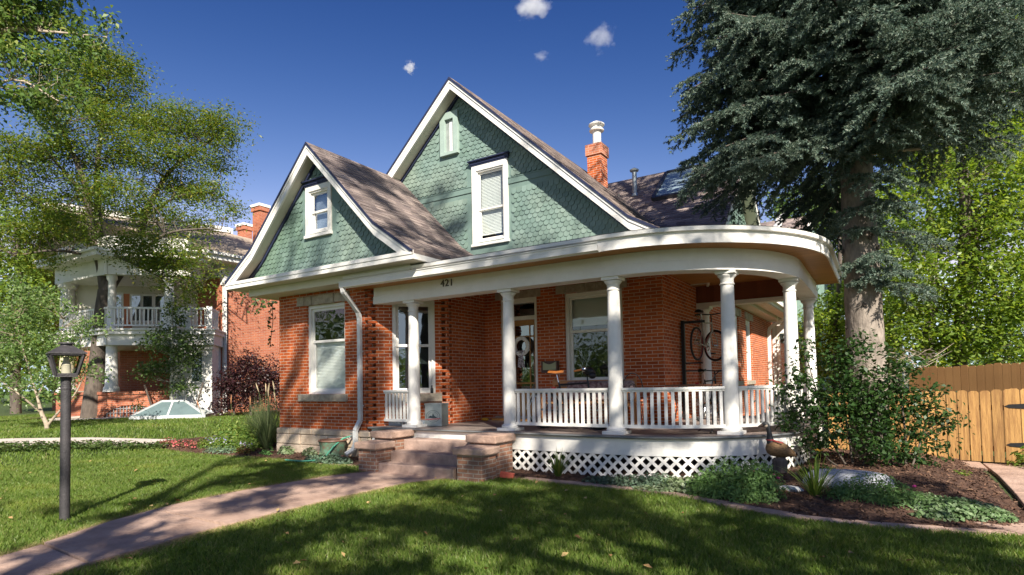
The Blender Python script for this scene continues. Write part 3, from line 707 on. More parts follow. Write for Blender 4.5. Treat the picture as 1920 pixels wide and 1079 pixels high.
# main gable
MU, MZ = -7.81, 8.28; VG, VR = 10.40, 10.05
mp = [(-12.75, 4.02), (-11.85, 4.53), (MU, MZ), (-3.77, 4.53), (-2.88, 4.02)]
mq = [(u, z-.24) for u, z in mp]
gable(mq, VG, 3.7, 'main', hole=(-7.38, -6.66, 4.60, 6.18), skip=[(-7.66, -6.47, 4.40, 6.42), (-8.40, -7.78, 6.62, 7.80)], bands=[(5.74, 5.87)], z0=3.84)
roof(mp, VR-.02, 13.2); roof([(-11.85, 4.53), (MU, MZ), (-3.77, 4.53)], 13.2, 22.5); rake(mp, VR, VG, zmin=3.78)
fM = (Vector((0, VG, 0)), Vector((1, 0, 0)), Vector((0, -1, 0)))
window(fM, -7.38, -6.66, 4.60, 6.18, dep=-.03, mid=.45, cw=.11, hood=6.33, blind=(4.80, 6.13), sash=.04, fw=.03)
# attic vent in green
v_ = MB(); v_.lbox(fM, -8.34, -8.20, -.02, .07, 6.77, 7.68); v_.lbox(fM, -7.96, -7.83, -.02, .07, 6.77, 7.68); v_.lbox(fM, -8.20, -7.96, -.02, .07, 7.52, 7.68); v_.lbox(fM, -8.33, -7.83, -.02, .08, 6.70, 6.77)
aw = v_.build('attic_window', plain('pale_green_paint', (.33, .42, .37), (.28, .36, .32), 4, .55), house, bevel=.004)
v_ = MB(); v_.lbox(fM, -8.20, -7.96, -.02, .004, 6.77, 7.52); v_.build('attic_shade', plain('attic_grey', (.30, .33, .31), (.2, .22, .21), 3, .7), aw)
v_ = MB(); v_.lbox(fM, -8.10, -7.965, .004, .010, 6.78, 7.50); v_.build('attic_curtain', m_blind, aw)
# ---- cross gable on the right side
xs0 = [(13.0, 3.81), (18.1, 8.09), (23.2, 3.81)]
cr = MB(); th = .06; n_ = 49
for i in range(n_):
    for sgn in (1, -1):
        y0, y1 = 18.1-sgn*5.1*(1-i/n_), 18.1-sgn*5.1*(1-(i+1)/n_); z0, z1 = 3.81+4.28*i/n_, 3.81+4.28*(i+1)/n_; q = .013
        cr.hexa([(-8.0, y0, z0-th), (-3.08, y0, z0-th), (-3.08, y1, z1-th), (-8.0, y1, z1-th), (-8.0, y0-sgn*q*.64, z0+q*.76), (-3.08, y0-sgn*q*.64, z0+q*.76), (-3.08, y1, z1), (-8.0, y1, z1)])
cr.build('roof', m_roof, house)
cr = MB(); cr.prism([(UR, 13.0, 3.7), (UR, 13.1, 3.75), (UR, 18.1, 7.95), (UR, 23.1, 3.75), (UR, 23.2, 3.7)], (-.1, 0, 0))
sg = cr.build('gable_wall', m_greenb, house)
# scallops on the side gable: same rows turned to face right
tmp = MB(); gable_scales(tmp, [(-23.0, 3.7), (-18.1, 7.85), (-13.2, 3.7)], 0, 3.9, 7.8, .16, .125)
sc = MB(); sc.add([(UR-v[1], -v[0], v[2]) for v in tmp.v], tmp.f); sc.build('scalloped_shingles', m_green, sg, fix=False)
cr = MB()
for (a, za), (b, zb) in zip(xs0[:-1], xs0[1:]):
    cr.hexa([(-3.14, a, za-.28), (-3.09, a, za-.28), (-3.09, b, zb-.28), (-3.14, b, zb-.28), (-3.14, a, za-.062), (-3.09, a, za-.062), (-3.09, b, zb-.062), (-3.14, b, zb-.062)])
rb = cr.build('rake_board', m_white, house)
cr = MB()
for (a, za), (b, zb) in zip(xs0[:-1], xs0[1:]):
    cr.hexa([(UR-.02, a, za-.22), (-3.145, a, za-.22), (-3.145, b, zb-.22), (UR-.02, b, zb-.22), (UR-.02, a, za-.19), (-3.145, a, za-.19), (-3.145, b, zb-.19), (UR-.02, b, zb-.19)])
cr.build('rake_soffit', m_cream, rb)
cr = MB(); cr.box(UR-.05, -2.74, 14.05, 24.2, 3.72, 3.75); cr.box(UR-.02, -3.1, 14.05, 24.2, 3.62, 3.715); cr.build('side_soffit', plain('peach_soffit', (.62, .50, .38), (.56, .45, .34), 3, .6), house)
cr = MB(); cr.box(-2.78, -2.72, 14.05, 24.2, 3.755, 3.95); cr.box(-2.72, -2.62, 14.05, 24.2, 3.83, 3.95); cr.build('side_fascia', m_white, house)
cr = MB(); flatpipe(cr, [(-2.67, 23.2, 3.84), (-2.67, 23.2, 3.74), (-3.36, 23.25, 3.38), (-3.42, 23.25, 3.25), (-3.42, 23.25, .4)], .11, .08); cr.build('downspout', m_white, house)
# rear ell on the right
el = MB(); el.box(UR-.3, -1.9, 24.5, 30, 0, 7.0); ell = el.build('rear_wing', cellmat('green_siding', [(.22, .33, .28), (.24, .35, .30)], 9, .16, .6, .6), house)
el = MB(); el.box(-3.48, -3.36, 24.44, 24.5, .3, 4.3); el.box(-3.34, -2.80, 24.44, 24.5, 1.0, 3.6); el.box(-3.40, -2.74, 24.40, 24.5, 3.6, 4.1); el.build('white_panel', m_white, ell)
el = MB(); el.box(-3.22, -3.08, 24.42, 24.439, 1.1, 3.2); el.box(-3.02, -2.90, 24.42, 24.439, 1.1, 3.2); el.build('pane', m_glassd, ell)
el = MB(); el.box(-3.44, -2.70, 24.36, 24.4, 3.62, 3.72); el.build('navy_hood', m_navy, ell)
el = MB(); el.hexa([(-6, 25.2, 6.9), (-2.3, 25.2, 6.9), (-2.3, 27.6, 8.25), (-6, 27.6, 8.25), (-6, 25.2, 7.0), (-2.3, 25.2, 7.0), (-2.3, 27.6, 8.35), (-6, 27.6, 8.35)])
el.hexa([(-6, 27.6, 8.25), (-2.3, 27.6, 8.25), (-2.3, 30.2, 6.9), (-6, 30.2, 6.9), (-6, 27.6, 8.35), (-2.3, 27.6, 8.35), (-2.3, 30.2, 7.0), (-6, 30.2, 7.0)]); el.build('roof', m_roof, ell)
el = MB(); el.bar((-2.27, 25.2, 6.85), (-2.27, 27.6, 8.2), .05, .2); el.bar((-2.27, 30.2, 6.85), (-2.27, 27.6, 8.2), .05, .2); el.prism([(-2.45, 25.6, 6.8), (-2.45, 27.6, 8.2), (-2.45, 29.8, 6.8)], (-.1, 0, 0)); el.build('rake_board', m_white, ell)
el = MB(); el.prism([(-3.2, 22.0, 6.0), (-3.0, 22.4, 6.0), (-3.0, 25.4, 8.1), (-3.0, 25.6, 8.1)], (-.3, 0, -.15)); el.build('rear_dormer_rake', m_white, ell)
# ---- chimney, pipes, skylight
ch = MB(); ch.box(-7.05, -6.62, 15.55, 16.02, 6.5, 8.10); chim = ch.build('chimney', m_brick, house)
ch = MB(); ch.box(-7.09, -6.58, 15.51, 16.06, 8.10, 8.42); ch.build('chimney_top', brickmat('chimney_brick', (.50, .20, .11), (.42, .11, .05), (.60, .46, .36)), chim)
ch = MB(); ch.lathe([(.14, 8.42), (.14, 8.46), (.125, 8.46), (.125, 8.86), (.21, 8.87), (.22, 8.90), (.16, 8.96), (.16, 9.0), (.235, 9.04), (.235, 9.07), (.12, 9.14), (.02, 9.16)], (-6.83, 15.78, 0), 20); ch.build('flue', m_white, chim, smooth=True)
ch = MB(); ch.lathe([(.07, 0), (.07, .78), (.13, .80), (.14, .84), (.04, .90)], (-6.15, 17.0, 7.10), 16); ch.lathe([(.12, 0), (.08, .1)], (-6.15, 17.0, 7.12), 16); ch.build('vent_pipe', m_galv, house, smooth=True)
ch = MB(); ch.tube([(-6.35, 16.30, 6.50), (-6.40, 16.30, 7.05)], .035); chp = ch.build('plumbing_vent', m_black, house)
ch = MB(); ch.lathe([(.13, 0), (.05, .07)], (-6.35, 16.30, 6.53), 12); ch.build('flashing', m_galv, chp)
sl_ = Vector((0, 1, .84)).normalized(); nv = Vector((0, -.84, 1)).normalized()
def rp(u, v, h=0): return Vector((u, v, 3.81+(8.09-3.81)/5.1*(v-13.0)))+nv*h
sk = MB(); a, b, c, d = -5.40, -4.35, 16.45, 17.85
for p, q in (((a, c), (b, c)), ((a, d), (b, d)), ((a, c), (a, d)), ((b, c), (b, d))): sk.bar(rp(*p, .06), rp(*q, .06), .10, .12, up=nv)
sky_o = sk.build('skylight', plain('dark_skylight_frame', (.06, .062, .07), (.045, .046, .05), 6, .5), house)
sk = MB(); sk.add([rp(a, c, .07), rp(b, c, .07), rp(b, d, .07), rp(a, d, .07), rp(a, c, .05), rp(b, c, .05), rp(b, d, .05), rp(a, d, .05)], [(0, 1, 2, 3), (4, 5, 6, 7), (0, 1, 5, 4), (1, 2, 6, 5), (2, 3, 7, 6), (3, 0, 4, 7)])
sk.build('pane', plain('skylight_painted_reflection', (.22, .29, .33), (.19, .26, .30), 2, .18, spec=.6), sky_o)  # opaque pane; the pale-blue sky reflection is put into its base colour
# ================================================================== GROUND
def sst(a, b, x):
    t = np.clip((np.asarray(x, float)-a)/(b-a), 0, 1); return t*t*(3-2*t)
def gz(u, v): return .5*sst(0, 5.5, -13.2-np.asarray(u, float))*sst(-1, 6, np.asarray(v, float)*1.0+4)
def grid_mesh(name, us, vs, zf, mat, kind='structure', keep=None):
    U, V = np.meshgrid(us, vs); Z = zf(U, V); P = np.stack([U, V, Z], -1).reshape(-1, 3); nu, nv_ = len(us), len(vs)
    i, j = np.meshgrid(np.arange(nu-1), np.arange(nv_-1)); a = (j*nu+i).ravel()
    q = np.stack([a, a+1, a+nu+1, a+nu], 1)
    if keep is not None:
        c = P[q].mean(1); q = q[keep(c[:, 0], c[:, 1])]
    o = np_mesh(name, P, q, np.full(len(q), 4), mat, smooth=True)
    return tag(o, kind=kind)
us = np.concatenate([[-900, -300, -120, -60], np.arange(-40, 12, .5), [15, 25, 60, 120, 300, 900]]); vs_ = np.concatenate([[-900, -300, -100, -40, -15], np.arange(-6, 20, .5), np.arange(20, 42, 2), [60, 120, 300, 900]])
grid_mesh('ground', us, vs_, lambda u, v: gz(u, v)-.012, m_soil)
PL_ = np.array([(-.5, -6.0), (2.1, -6.95), (2.5, -7.12), (3.2, -7.52), (4.2, -7.88), (5.5, -8.0), (6.6, -7.92), (7.42, -7.62)])   # (v, u)
PR_ = np.array([(-.5, -4.9), (2.1, -5.88), (2.8, -5.97), (3.7, -6.16), (4.5, -6.22), (5.7, -6.28), (6.8, -6.22), (7.42, -5.95)])
def on_path(u, v): return (u > np.interp(v, PL_[:, 0], PL_[:, 1])) & (u < np.interp(v, PR_[:, 0], PR_[:, 1])) & (v < 7.45)
EDG = np.array([(-5.3, 7.75), (-4.83, 7.93), (-3.7, 7.87), (-2.86, 7.78), (-2.07, 7.57), (-1.38, 7.27), (-.8, 7.07), (-.11, 7.02), (.6, 7.14), (1.02, 7.28), (1.25, 7.5)])
EDL = np.array([(-15.6, 7.2), (-14.95, 7.40), (-13.61, 7.47), (-11.92, 7.71), (-10.08, 7.81), (-8.83, 7.81), (-7.98, 7.68)])
def in_bed_r(u, v): return (u > -5.3) & (u < 1.32) & (v > np.interp(u, EDG[:, 0], EDG[:, 1])) & (v < 13.2)
def in_bed_l(u, v): return (u < -7.6) & (u > -15.3) & (v > np.interp(u, EDL[:, 0], EDL[:, 1])) & (v < np.where(u > -11.6, 8.7, 10.6))
SWK = np.array([(-17.6, -3), (-16.9, 3), (-16.4, 5.0), (-15.7, 6.6), (-14.9, 7.7), (-13.6, 9.3), (-13.2, 11.5), (-13.2, 20)])  # near edge of the side walk
def swk_u(v): return np.interp(v, SWK[:, 1], SWK[:, 0])
def on_swk(u, v): return (u < swk_u(v)) & (u > swk_u(v)-.95)
def zbed_r(u, v):
    d = np.clip((v-np.interp(u, EDG[:, 0], EDG[:, 1]))/1.2, 0, 1); e = np.clip((1.32-u)/.8, 0, 1)
    return -.005+.12*np.minimum(d, e)+.10*np.exp(-(((u+.2)/1.2)**2+((v-10.8)/1.5)**2))+.012*np.sin(u*9.1+v*7.3)*np.sin(u*5.3-v*8.7)
def zbed_l(u, v): return gz(u, v)+.0+.07*np.clip((v-np.interp(u, EDL[:, 0], EDL[:, 1]))/.6, 0, 1)+.012*np.sin(u*9.1+v*7.3)*np.sin(u*5.3-v*8.7)
grid_mesh('mulch_bed', np.arange(-5.3, 1.36, .06), np.arange(7.0, 13.2, .06), zbed_r, m_mulch, keep=in_bed_r)
grid_mesh('mulch_bed', np.arange(-15.3, -7.5, .08), np.arange(7.1, 10.6, .08), zbed_l, m_mulch, keep=in_bed_l)
rng = np.random.default_rng(11)
def flakes(name, P, Nrm, size, aspect, mat, ang=None, parent=None, fold=0.0):
    """one rhombus per point lying across normal Nrm"""
    n = len(P); a = rng.uniform(0, 2*np.pi, n) if ang is None else ang
    Nrm = Nrm/np.linalg.norm(Nrm, axis=1, keepdims=True)
    h = np.where(np.abs(Nrm[:, 2:3]) < .9, np.array([[0, 0, 1.]]), np.array([[1., 0, 0]])); X = np.cross(Nrm, h); X /= np.linalg.norm(X, axis=1, keepdims=True); Y = np.cross(Nrm, X)
    d = X*np.cos(a)[:, None]+Y*np.sin(a)[:, None]; s_ = np.cross(Nrm, d); size = np.asarray(size)[:, None]
    up = Nrm*size*fold
    V = np.stack([P-d*size*.5, P-d*size*.02+s_*size*aspect*.5+up, P+d*size*.5, P-d*size*.02-s_*size*aspect*.5+up], 1).reshape(-1, 3)
    return np_mesh(name, V, np.arange(4*n), np.full(n, 4), mat, parent)
chips = []
for box, fn, zf, n in (((-5.3, 1.32, 7, 13), in_bed_r, zbed_r, 26000), ((-15.2, -7.6, 7.2, 10.5), in_bed_l, zbed_l, 14000)):
    u = rng.uniform(box[0], box[1], n); v = rng.uniform(box[2], box[3], n); k = fn(u, v); u, v = u[k], v[k]
    chips.append(np.stack([u, v, zf(u, v)+rng.uniform(.004, .02, len(u))], 1))
P = np.concatenate(chips); nn = rng.normal(0, .45, P.shape); nn[:, 2] = 1
m_chip = leafmat('bark_chips', [(.04, .021, .014), (.10, .052, .033), (.16, .085, .05), (.07, .037, .025), (.24, .145, .09)], .0, .95)
tag(flakes('bark_chips', P, nn, rng.uniform(.025, .075, len(P)), .35, m_chip), 'loose bark chips covering the planting beds', 'mulch', kind='stuff')
# path of sandstone slabs
pm = MB(); cuts = [-.5, 1.2, 2.48, 3.86, 5.3, 6.5, 7.44]
for a, b in zip(cuts[:-1], cuts[1:]):
    n_ = 5; L = []; Rr = []
    for i in range(n_+1):
        v = a+.013+(b-a-.026)*i/n_; tl = (v-a)/(b-a)
        L.append((np.interp(v, PL_[:, 0], PL_[:, 1]), v)); Rr.append((np.interp(v, PR_[:, 0], PR_[:, 1]), v-.07*(1 if b < 4.5 else 0)))
    hgt = {1: .022, 2: .034, 3: .030, 4: .024, 5: .026, 0: .028}[cuts.index(a)]
    for i in range(n_):
        q = [L[i], Rr[i], Rr[i+1], L[i+1]]
        pm.prism([(x, y, -.05) for x, y in q], (0, 0, .05+hgt))
pth = pm.build('path', m_redstone, kind='structure', fix=False)
pm = MB()
for q in ([(1.40, 12.6), (2.9, 12.6), (2.9, 11.3), (1.42, 11.2)], [(1.42, 11.18), (2.9, 11.28), (2.8, 9.9), (1.38, 9.7)], [(1.38, 9.68), (2.8, 9.88), (2.7, 8.6), (1.32, 8.45)], [(1.32, 8.43), (2.7, 8.58), (2.6, 7.3), (1.24, 7.42)],
          [(.72, 7.62), (1.10, 7.22), (1.62, 7.26), (1.30, 7.80)], [(.2, 12.95), (1.38, 12.72), (1.38, 11.9), (.9, 12.2)]):
    pm.prism([(x, y, -.05) for x, y in q], (0, 0, .085))
pm.build('path', m_redstone, kind='structure', bevel=.01)
# edging stones
def edging(pts, w, nstone, seed, z=.035):
    rr = random.Random(seed); pts = [Vector((*p, 0)) for p in pts]; Ls = [(q-p).length for p, q in zip(pts[:-1], pts[1:])]; T = sum(Ls)
    def at(s):
        for (p, q), l in zip(zip(pts[:-1], pts[1:]), Ls):
            if s <= l: return p+(q-p)*(s/l), (q-p)/l
            s -= l
        return pts[-1], (pts[-1]-pts[-2]).normalized()
    mb = MB(); s = 0
    while s < T-.1:
        l = min(rr.uniform(.45, .95), T-s); sub = 4
        row = []
        for i in range(sub+1):
            p, t = at(s+.006+(l-.012)*i/sub); n = Vector((t.y, -t.x, 0)); ww = w*(1+rr.uniform(-.1, .1)); row.append((p+n*ww*.5, p-n*ww*.5))
        hz = z+rr.uniform(-.008, .008)
        for (a, b), (c, d) in zip(row[:-1], row[1:]): mb.prism([(*a.xy, -.05), (*c.xy, -.05), (*d.xy, -.05), (*b.xy, -.05)], (0, 0, .05+hz))
        s += l
    return mb.build('edging', m_redstone, kind='structure', fix=False)
edging([(x, y+.03) for x, y in EDG[1:]], .19, 0, 5); edging([(x, y-.02) for x, y in EDL[4:]], .16, 0, 6, .03); edging([(x, y-.02) for x, y in EDL[1:5]], .07, 0, 8, .03)
# side walk between the lots
sw = MB(); vv = np.arange(-3, 20.5, 1.4)
for a, b in zip(vv[:-1], vv[1:]):
    q = [(swk_u(a)-.93, a), (swk_u(a), a), (swk_u(b-.02), b-.02), (swk_u(b-.02)-.93, b-.02)]
    zz = [float(gz(x, y)) for x, y in q]
    sw.hexa([(x, y, z-.05) for (x, y), z in zip(q, zz)]+[(x, y, z+.035) for (x, y), z in zip(q, zz)])
sw.build('sidewalk', m_conc, kind='structure')
# ------------------------------------------------------------------ lawn blades
def lawn_pts(n, box):
    u = rng.uniform(box[0], box[1], n); v = rng.uniform(box[2], box[3], n)
    k = ~on_path(u, v) & ~in_bed_r(u, v) & ~in_bed_l(u, v) & ~on_swk(u, v) & ~((u > -8.05) & (u < -5.2) & (v > 7.3)) & ~((u > -11.7) & (v > 8.3)) & ~((u > .6) & (v > 7.25))
    k &= ~((u > -5.35) & (v > np.interp(u, EDG[:, 0], EDG[:, 1])-.05))
    q = (np.stack([u, v, np.zeros_like(u)], 1)-C0) @ RM.T
    px = CX+F*q[:, 0]/np.maximum(q[:, 1], .1); k &= (q[:, 1] > 2.2) & (px > -900) & (px < 2600)
    u, v = u[k], v[k]; return u, v, q[k, 1]
def grass(name, n, box, h, w, lean, mat):
    u, v, D = lawn_pts(n, box)
    dp_ = np.minimum(np.abs(u-np.interp(v, PL_[:, 0], PL_[:, 1])), np.abs(u-np.interp(v, PR_[:, 0], PR_[:, 1]))); kk = (rng.random(len(u)) > np.exp(-(dp_/.09)**2)*.9*(v < 7.45)); u, v, D = u[kk], v[kk], D[kk]; m_ = len(u)
    pn = np.sin(u*1.7+np.sin(v*1.3)*2)*np.cos(v*1.9+u*.6)
    hh = h*rng.uniform(.6, 1.25, m_)*(1+.22*pn)
    wear = np.exp(-np.minimum(np.abs(u-np.interp(v, PL_[:, 0], PL_[:, 1])), np.abs(u-np.interp(v, PR_[:, 0], PR_[:, 1])))/.10)*(v < 7.45); hh *= 1-.35*wear
    a = rng.uniform(0, 2*np.pi, m_); b = rng.uniform(0, 2*np.pi, m_); ln = lean*rng.uniform(.2, 1, m_)
    z0 = gz(u, v)-.012; P = np.stack([u, v, z0], 1); wv = np.stack([np.cos(a), np.sin(a), np.zeros(m_)], 1)*(w*rng.uniform(.6, 1.3, m_)/2)[:, None]
    tip = P+np.stack([np.cos(b)*ln*hh, np.sin(b)*ln*hh, hh], 1); mid = P+np.stack([np.cos(b)*ln*hh*.3, np.sin(b)*ln*hh*.3, hh*.6], 1)
    V = np.stack([P-wv, P+wv, mid+wv*.8, tip, mid-wv*.8], 1).reshape(-1, 3)
    return np_mesh(name, V, np.arange(5*m_), np.full(m_, 5), mat)
m_grass = leafmat('grass_blades', [(.085, .145, .024), (.115, .185, .032), (.15, .22, .045), (.10, .165, .028), (.19, .255, .065), (.13, .195, .036), (.27, .26, .11)], .45, .45, 1.22, 1.1)
tag(grass('lawn', 540000, (-14.5, 2.2, 1.2, 8.0), .062, .0075, .75, m_grass), 'short mown grass of the front lawn', 'grass', kind='stuff')
tag(grass('lawn', 170000, (-30, -11.3, 1.5, 14.5), .075, .016, .8, m_grass), 'mown grass of the neighboring lawn beyond the walk', 'grass', kind='stuff')
# dry worn edge along the path
n_ = 26000; v = rng.uniform(1.6, 7.4, n_); sd_ = rng.random(n_) < .5; e = np.abs(rng.normal(0, .085, n_)); u = np.where(sd_, np.interp(v, PL_[:, 0], PL_[:, 1])-e, np.interp(v, PR_[:, 0], PR_[:, 1])+e)
a = rng.uniform(0, 6.283, n_); hh = rng.uniform(.015, .045, n_); P = np.stack([u, v, gz(u, v)], 1); wv = np.stack([np.cos(a), np.sin(a), 0*a], 1)*.004; b_ = rng.uniform(0, 6.283, n_); tip = P+np.stack([np.cos(b_)*hh*1.1, np.sin(b_)*hh*1.1, hh], 1)
tag(np_mesh('dry_grass', np.stack([P-wv, P+wv, tip], 1).reshape(-1, 3), np.arange(3*n_), np.full(n_, 3), leafmat('dry_grass', [(.34, .27, .12), (.42, .34, .17), (.26, .24, .09), (.22, .25, .07)], .3, .7)), 'dry tan grass fringe along both edges of the path', 'grass', kind='stuff')
# fallen leaves
u, v, D = lawn_pts(900, (-14, 1.5, 2, 8)); k = rng.random(len(u)) < .16; P = np.stack([u[k], v[k], gz(u[k], v[k])+.055], 1); nn = rng.normal(0, .4, P.shape); nn[:, 2] = 1
tag(flakes('fallen_leaves', P, nn, rng.uniform(.04, .085, len(P)), .6, leafmat('dry_leaf', [(.35, .2, .08), (.45, .33, .14), (.3, .14, .05)], .1, .8), fold=.15), 'dry tan leaves scattered on the lawn', 'leaves', kind='stuff')
# ================================================================== LAMP POST
lp = empty('lamp_post', (-8.20, 3.07, 0), 'dark metal lamp post with a tapered lantern standing on the front lawn', 'lamp')
x, y = -8.20, 3.07
mb = MB(); mb.lathe([(.052, -.05), (.051, 1.66), (.058, 1.665), (.058, 1.70)], (x, y, 0), 20); mb.lathe([(.053, 1.55), (.055, 1.56), (.055, 1.57), (.053, 1.58)], (x, y, 0), 20); mb.build('post', m_lamp, lp, smooth=True)
A = R(-16)
def lr(a, b, z):
    return Vector((x+a*math.cos(A)-b*math.sin(A), y+a*math.sin(A)+b*math.cos(A), z))
zb, zt, rb_, rt_ = 1.725, 1.965, .105, .165
mb = MB()
mb.hexa([lr(-rb_, -rb_, 1.70), lr(rb_, -rb_, 1.70), lr(rb_, rb_, 1.70), lr(-rb_, rb_, 1.70), lr(-rb_, -rb_, zb), lr(rb_, -rb_, zb), lr(rb_, rb_, zb), lr(-rb_, rb_, zb)])
cs = [(-1, -1), (1, -1), (1, 1), (-1, 1)]
for i in range(4):
    a, b = cs[i]; mb.bar(lr(a*rb_*.95, b*rb_*.95, zb), lr(a*rt_*.95, b*rt_*.95, zt), .026, .026)
    c, d = cs[(i+1) % 4]; mb.bar(lr(a*rt_*.95, b*rt_*.95, zt), lr(c*rt_*.95, d*rt_*.95, zt), .026, .022); mb.bar(lr(a*rb_*.95, b*rb_*.95, zb+.008), lr(c*rb_*.95, d*rb_*.95, zb+.008), .02, .02)
lf_ = mb.build('lantern_frame', m_lamp, lp)
for i in range(4):
    a, b = cs[i]; c, d = cs[(i+1) % 4]; k = .9; ww = Vector((0, 0, .001))
    mb = MB(); q = [lr(a*rb_*k, b*rb_*k, zb), lr(c*rb_*k, d*rb_*k, zb), lr(c*rt_*k, d*rt_*k, zt), lr(a*rt_*k, b*rt_*k, zt)]
    ctr = lr(0, 0, 1.85); mb.hexa([q[0], q[1], q[1].lerp(ctr, .03), q[0].lerp(ctr, .03), q[3], q[2], q[2].lerp(ctr, .03), q[3].lerp(ctr, .03)]); mb.build('lantern_pane', m_lampglass, lf_)
mb = MB(); e = .185; t_ = .06
mb.hexa([lr(-e, -e, zt+.006), lr(e, -e, zt+.006), lr(e, e, zt+.006), lr(-e, e, zt+.006), lr(-e, -e, zt+.02), lr(e, -e, zt+.02), lr(e, e, zt+.02), lr(-e, e, zt+.02)])
mb.hexa([lr(-e, -e, zt+.02), lr(e, -e, zt+.02), lr(e, e, zt+.02), lr(-e, e, zt+.02), lr(-t_, -t_, zt+.105), lr(t_, -t_, zt+.105), lr(t_, t_, zt+.105), lr(-t_, t_, zt+.105)])
mb.lathe([(.06, zt+.10), (.058, zt+.125), (.085, zt+.13), (.08, zt+.142), (.02, zt+.15)], (x, y, 0), 16); mb.build('lantern_roof', m_lamp, lp)
mb = MB(); mb.lathe([(.05, zb+.005), (.05, zb+.03), (.046, zb+.10), (.052, zb+.12), (.032, zb+.16), (.03, zb+.215)], (x, y, 0), 18); mb.build('lamp_chimney', plain('frosted_glass', (.62, .64, .66), (.55, .57, .6), 3, .25), lp, smooth=True)
# ================================================================== THINGS ON THE PORCH
def bicycle(label, fcol, saddle, grips, flip=False, turn=0.0, rimcol=None, packs=True):
    b = empty('bicycle', (0, 0, 0), label, 'bicycle', 'bicycles kept on the porch')
    r = .335; wb = .53
    for sx, nm in ((-wb, 'rear'), (wb, 'front')):
        ca, sa = (math.cos(turn), math.sin(turn)) if sx > 0 else (1, 0)
        ax = Vector((-sa, ca, 0)); mb = MB(); mb.torus((sx, 0, r), r-.02, .022, ax, 36, 8); wh = mb.build('wheel', m_rubber, b, smooth=True)
        mb = MB(); mb.torus((sx, 0, r), r-.042, .010, ax, 36, 6); mb.build('rim', rimcol or m_steel, wh, smooth=True)
        mb = MB(); c = Vector((sx, 0, r))
        for k in range(20):
            a = 2*math.pi*k/20; d = Vector((ca*math.cos(a), sa*math.cos(a), math.sin(a))); mb.tube([c+ax*(.025 if k % 2 else -.025), c+d*(r-.045)], .0016, 4)
        mb.tube([c-ax*.05, c+ax*.05], .02, 10); mb.build('spokes', m_steel, wh)
        if packs:
            mb = MB()
            for k in range(13):
                a = R(10+k*13) if sx < 0 else R(30+k*9)
                p = lambda a_: c+Vector((ca*math.cos(a_), sa*math.cos(a_), math.sin(a_)))*(r+.022)
                mb.bar(p(a), p(a+R(14 if sx < 0 else 10)), .045, .004, up=Vector((ca*math.cos(a), sa*math.cos(a), math.sin(a))))
            mb.build('mudguard', m_cream, wh)
    bb = Vector((-.07, 0, .29)); st0 = Vector((-.23, 0, .82)); hd0 = Vector((.37, 0, .66)); hd1 = Vector((.335, 0, .83)); ra = Vector((-wb, 0, r)); fa = Vector((wb, 0, r))
    mb = MB()
    mb.tube([bb, st0], .016); mb.tube([st0-Vector((-.012, 0, .04)), hd1-Vector((0, 0, .03))], .016); mb.tube([bb, hd0], .018); mb.tube([hd0-Vector((-.01, 0, .05)), hd1], .02)
    for s in (-1, 1):
        mb.tube([bb+Vector((0, s*.03, 0)), ra+Vector((0, s*.06, 0))], .010); mb.tube([st0+Vector((.01, s*.02, -.07)), ra+Vector((0, s*.06, 0))], .008)
    mb.build('frame', fcol, b, smooth=True)
    mb = MB()
    for s in (-1, 1): mb.tube([hd0+Vector((.01, s*.03, -.05)), hd0+Vector((.05, s*.05, -.12)), fa+Vector((-.03, s*.055, .1)), fa+Vector((0, s*.055, 0))], .011)
    mb.build('fork', fcol, b, smooth=True)
    mb = MB(); mb.tube([st0, st0+Vector((-.04, 0, .14))], .013); mb.build('seat_post', m_steel, b)
    mb = MB(); sc = st0+Vector((-.05, 0, .17)); vs = []; prof = [(-.14, .075), (-.12, .085), (-.07, .08), (0, .045), (.07, .025), (.13, .018), (.145, .008)]
    for dx, hw in prof:
        for k in range(9):
            a = math.pi*k/8; vs.append(sc+Vector((dx, hw*math.cos(a), .035*math.sin(a)+.012*abs(dx)/.14-.012*abs(math.cos(a)))))
    mb.add(vs, [(i*9+k, i*9+k+1, (i+1)*9+k+1, (i+1)*9+k) for i in range(6) for k in range(8)]); mb.add([sc+Vector((dx, s*hw*.9, -.01)) for dx, hw in prof for s in (-1, 1)], [(2*i, 2*i+1, 2*i+3, 2*i+2) for i in range(6)])
    sdl = mb.build('saddle', saddle, b, smooth=True)
    mb = MB(); st1 = hd1+Vector((-.02, 0, .14)); mb.tube([hd1, hd1+Vector((-.01, 0, .09)), st1, st1+Vector((.07, 0, .02))], .013); hb = st1+Vector((.07, 0, .02))
    for s in (-1, 1): mb.tube([hb, hb+Vector((.01, s*.16, .015)), hb+Vector((-.03, s*.26, .02)), hb+Vector((-.16, s*.30, .0))], .012)
    hbo = mb.build('handlebar', m_black, b, smooth=True)
    for s in (-1, 1):
        mb = MB(); mb.tube([hb+Vector((-.045, s*.265, .02)), hb+Vector((-.17, s*.30, -.002))], .018, 10); mb.build('grip', grips, hbo)
        mb = MB(); mb.tube([hb+Vector((-.02, s*.25, .0)), hb+Vector((-.09, s*.27, -.05)), hb+Vector((-.13, s*.28, -.05))], .007, 6); mb.build('brake_lever', m_steel, hbo)
    mb = MB(); mb.torus(bb+Vector((0, -.05, 0)), .085, .006, (0, 1, 0), 28, 6); mb.tube([bb+Vector((0, -.08, 0)), bb+Vector((.09, -.085, -.14))], .009, 6); mb.tube([bb+Vector((0, .08, 0)), bb+Vector((-.09, .085, .14))], .009, 6); mb.tube([bb+Vector((0, -.08, 0)), bb+Vector((0, .08, 0))], .02, 10)
    for k in range(5): a = 2*math.pi*k/5; mb.tube([bb+Vector((0, -.05, 0)), bb+Vector((.085*math.cos(a), -.05, .085*math.sin(a)))], .005, 4)
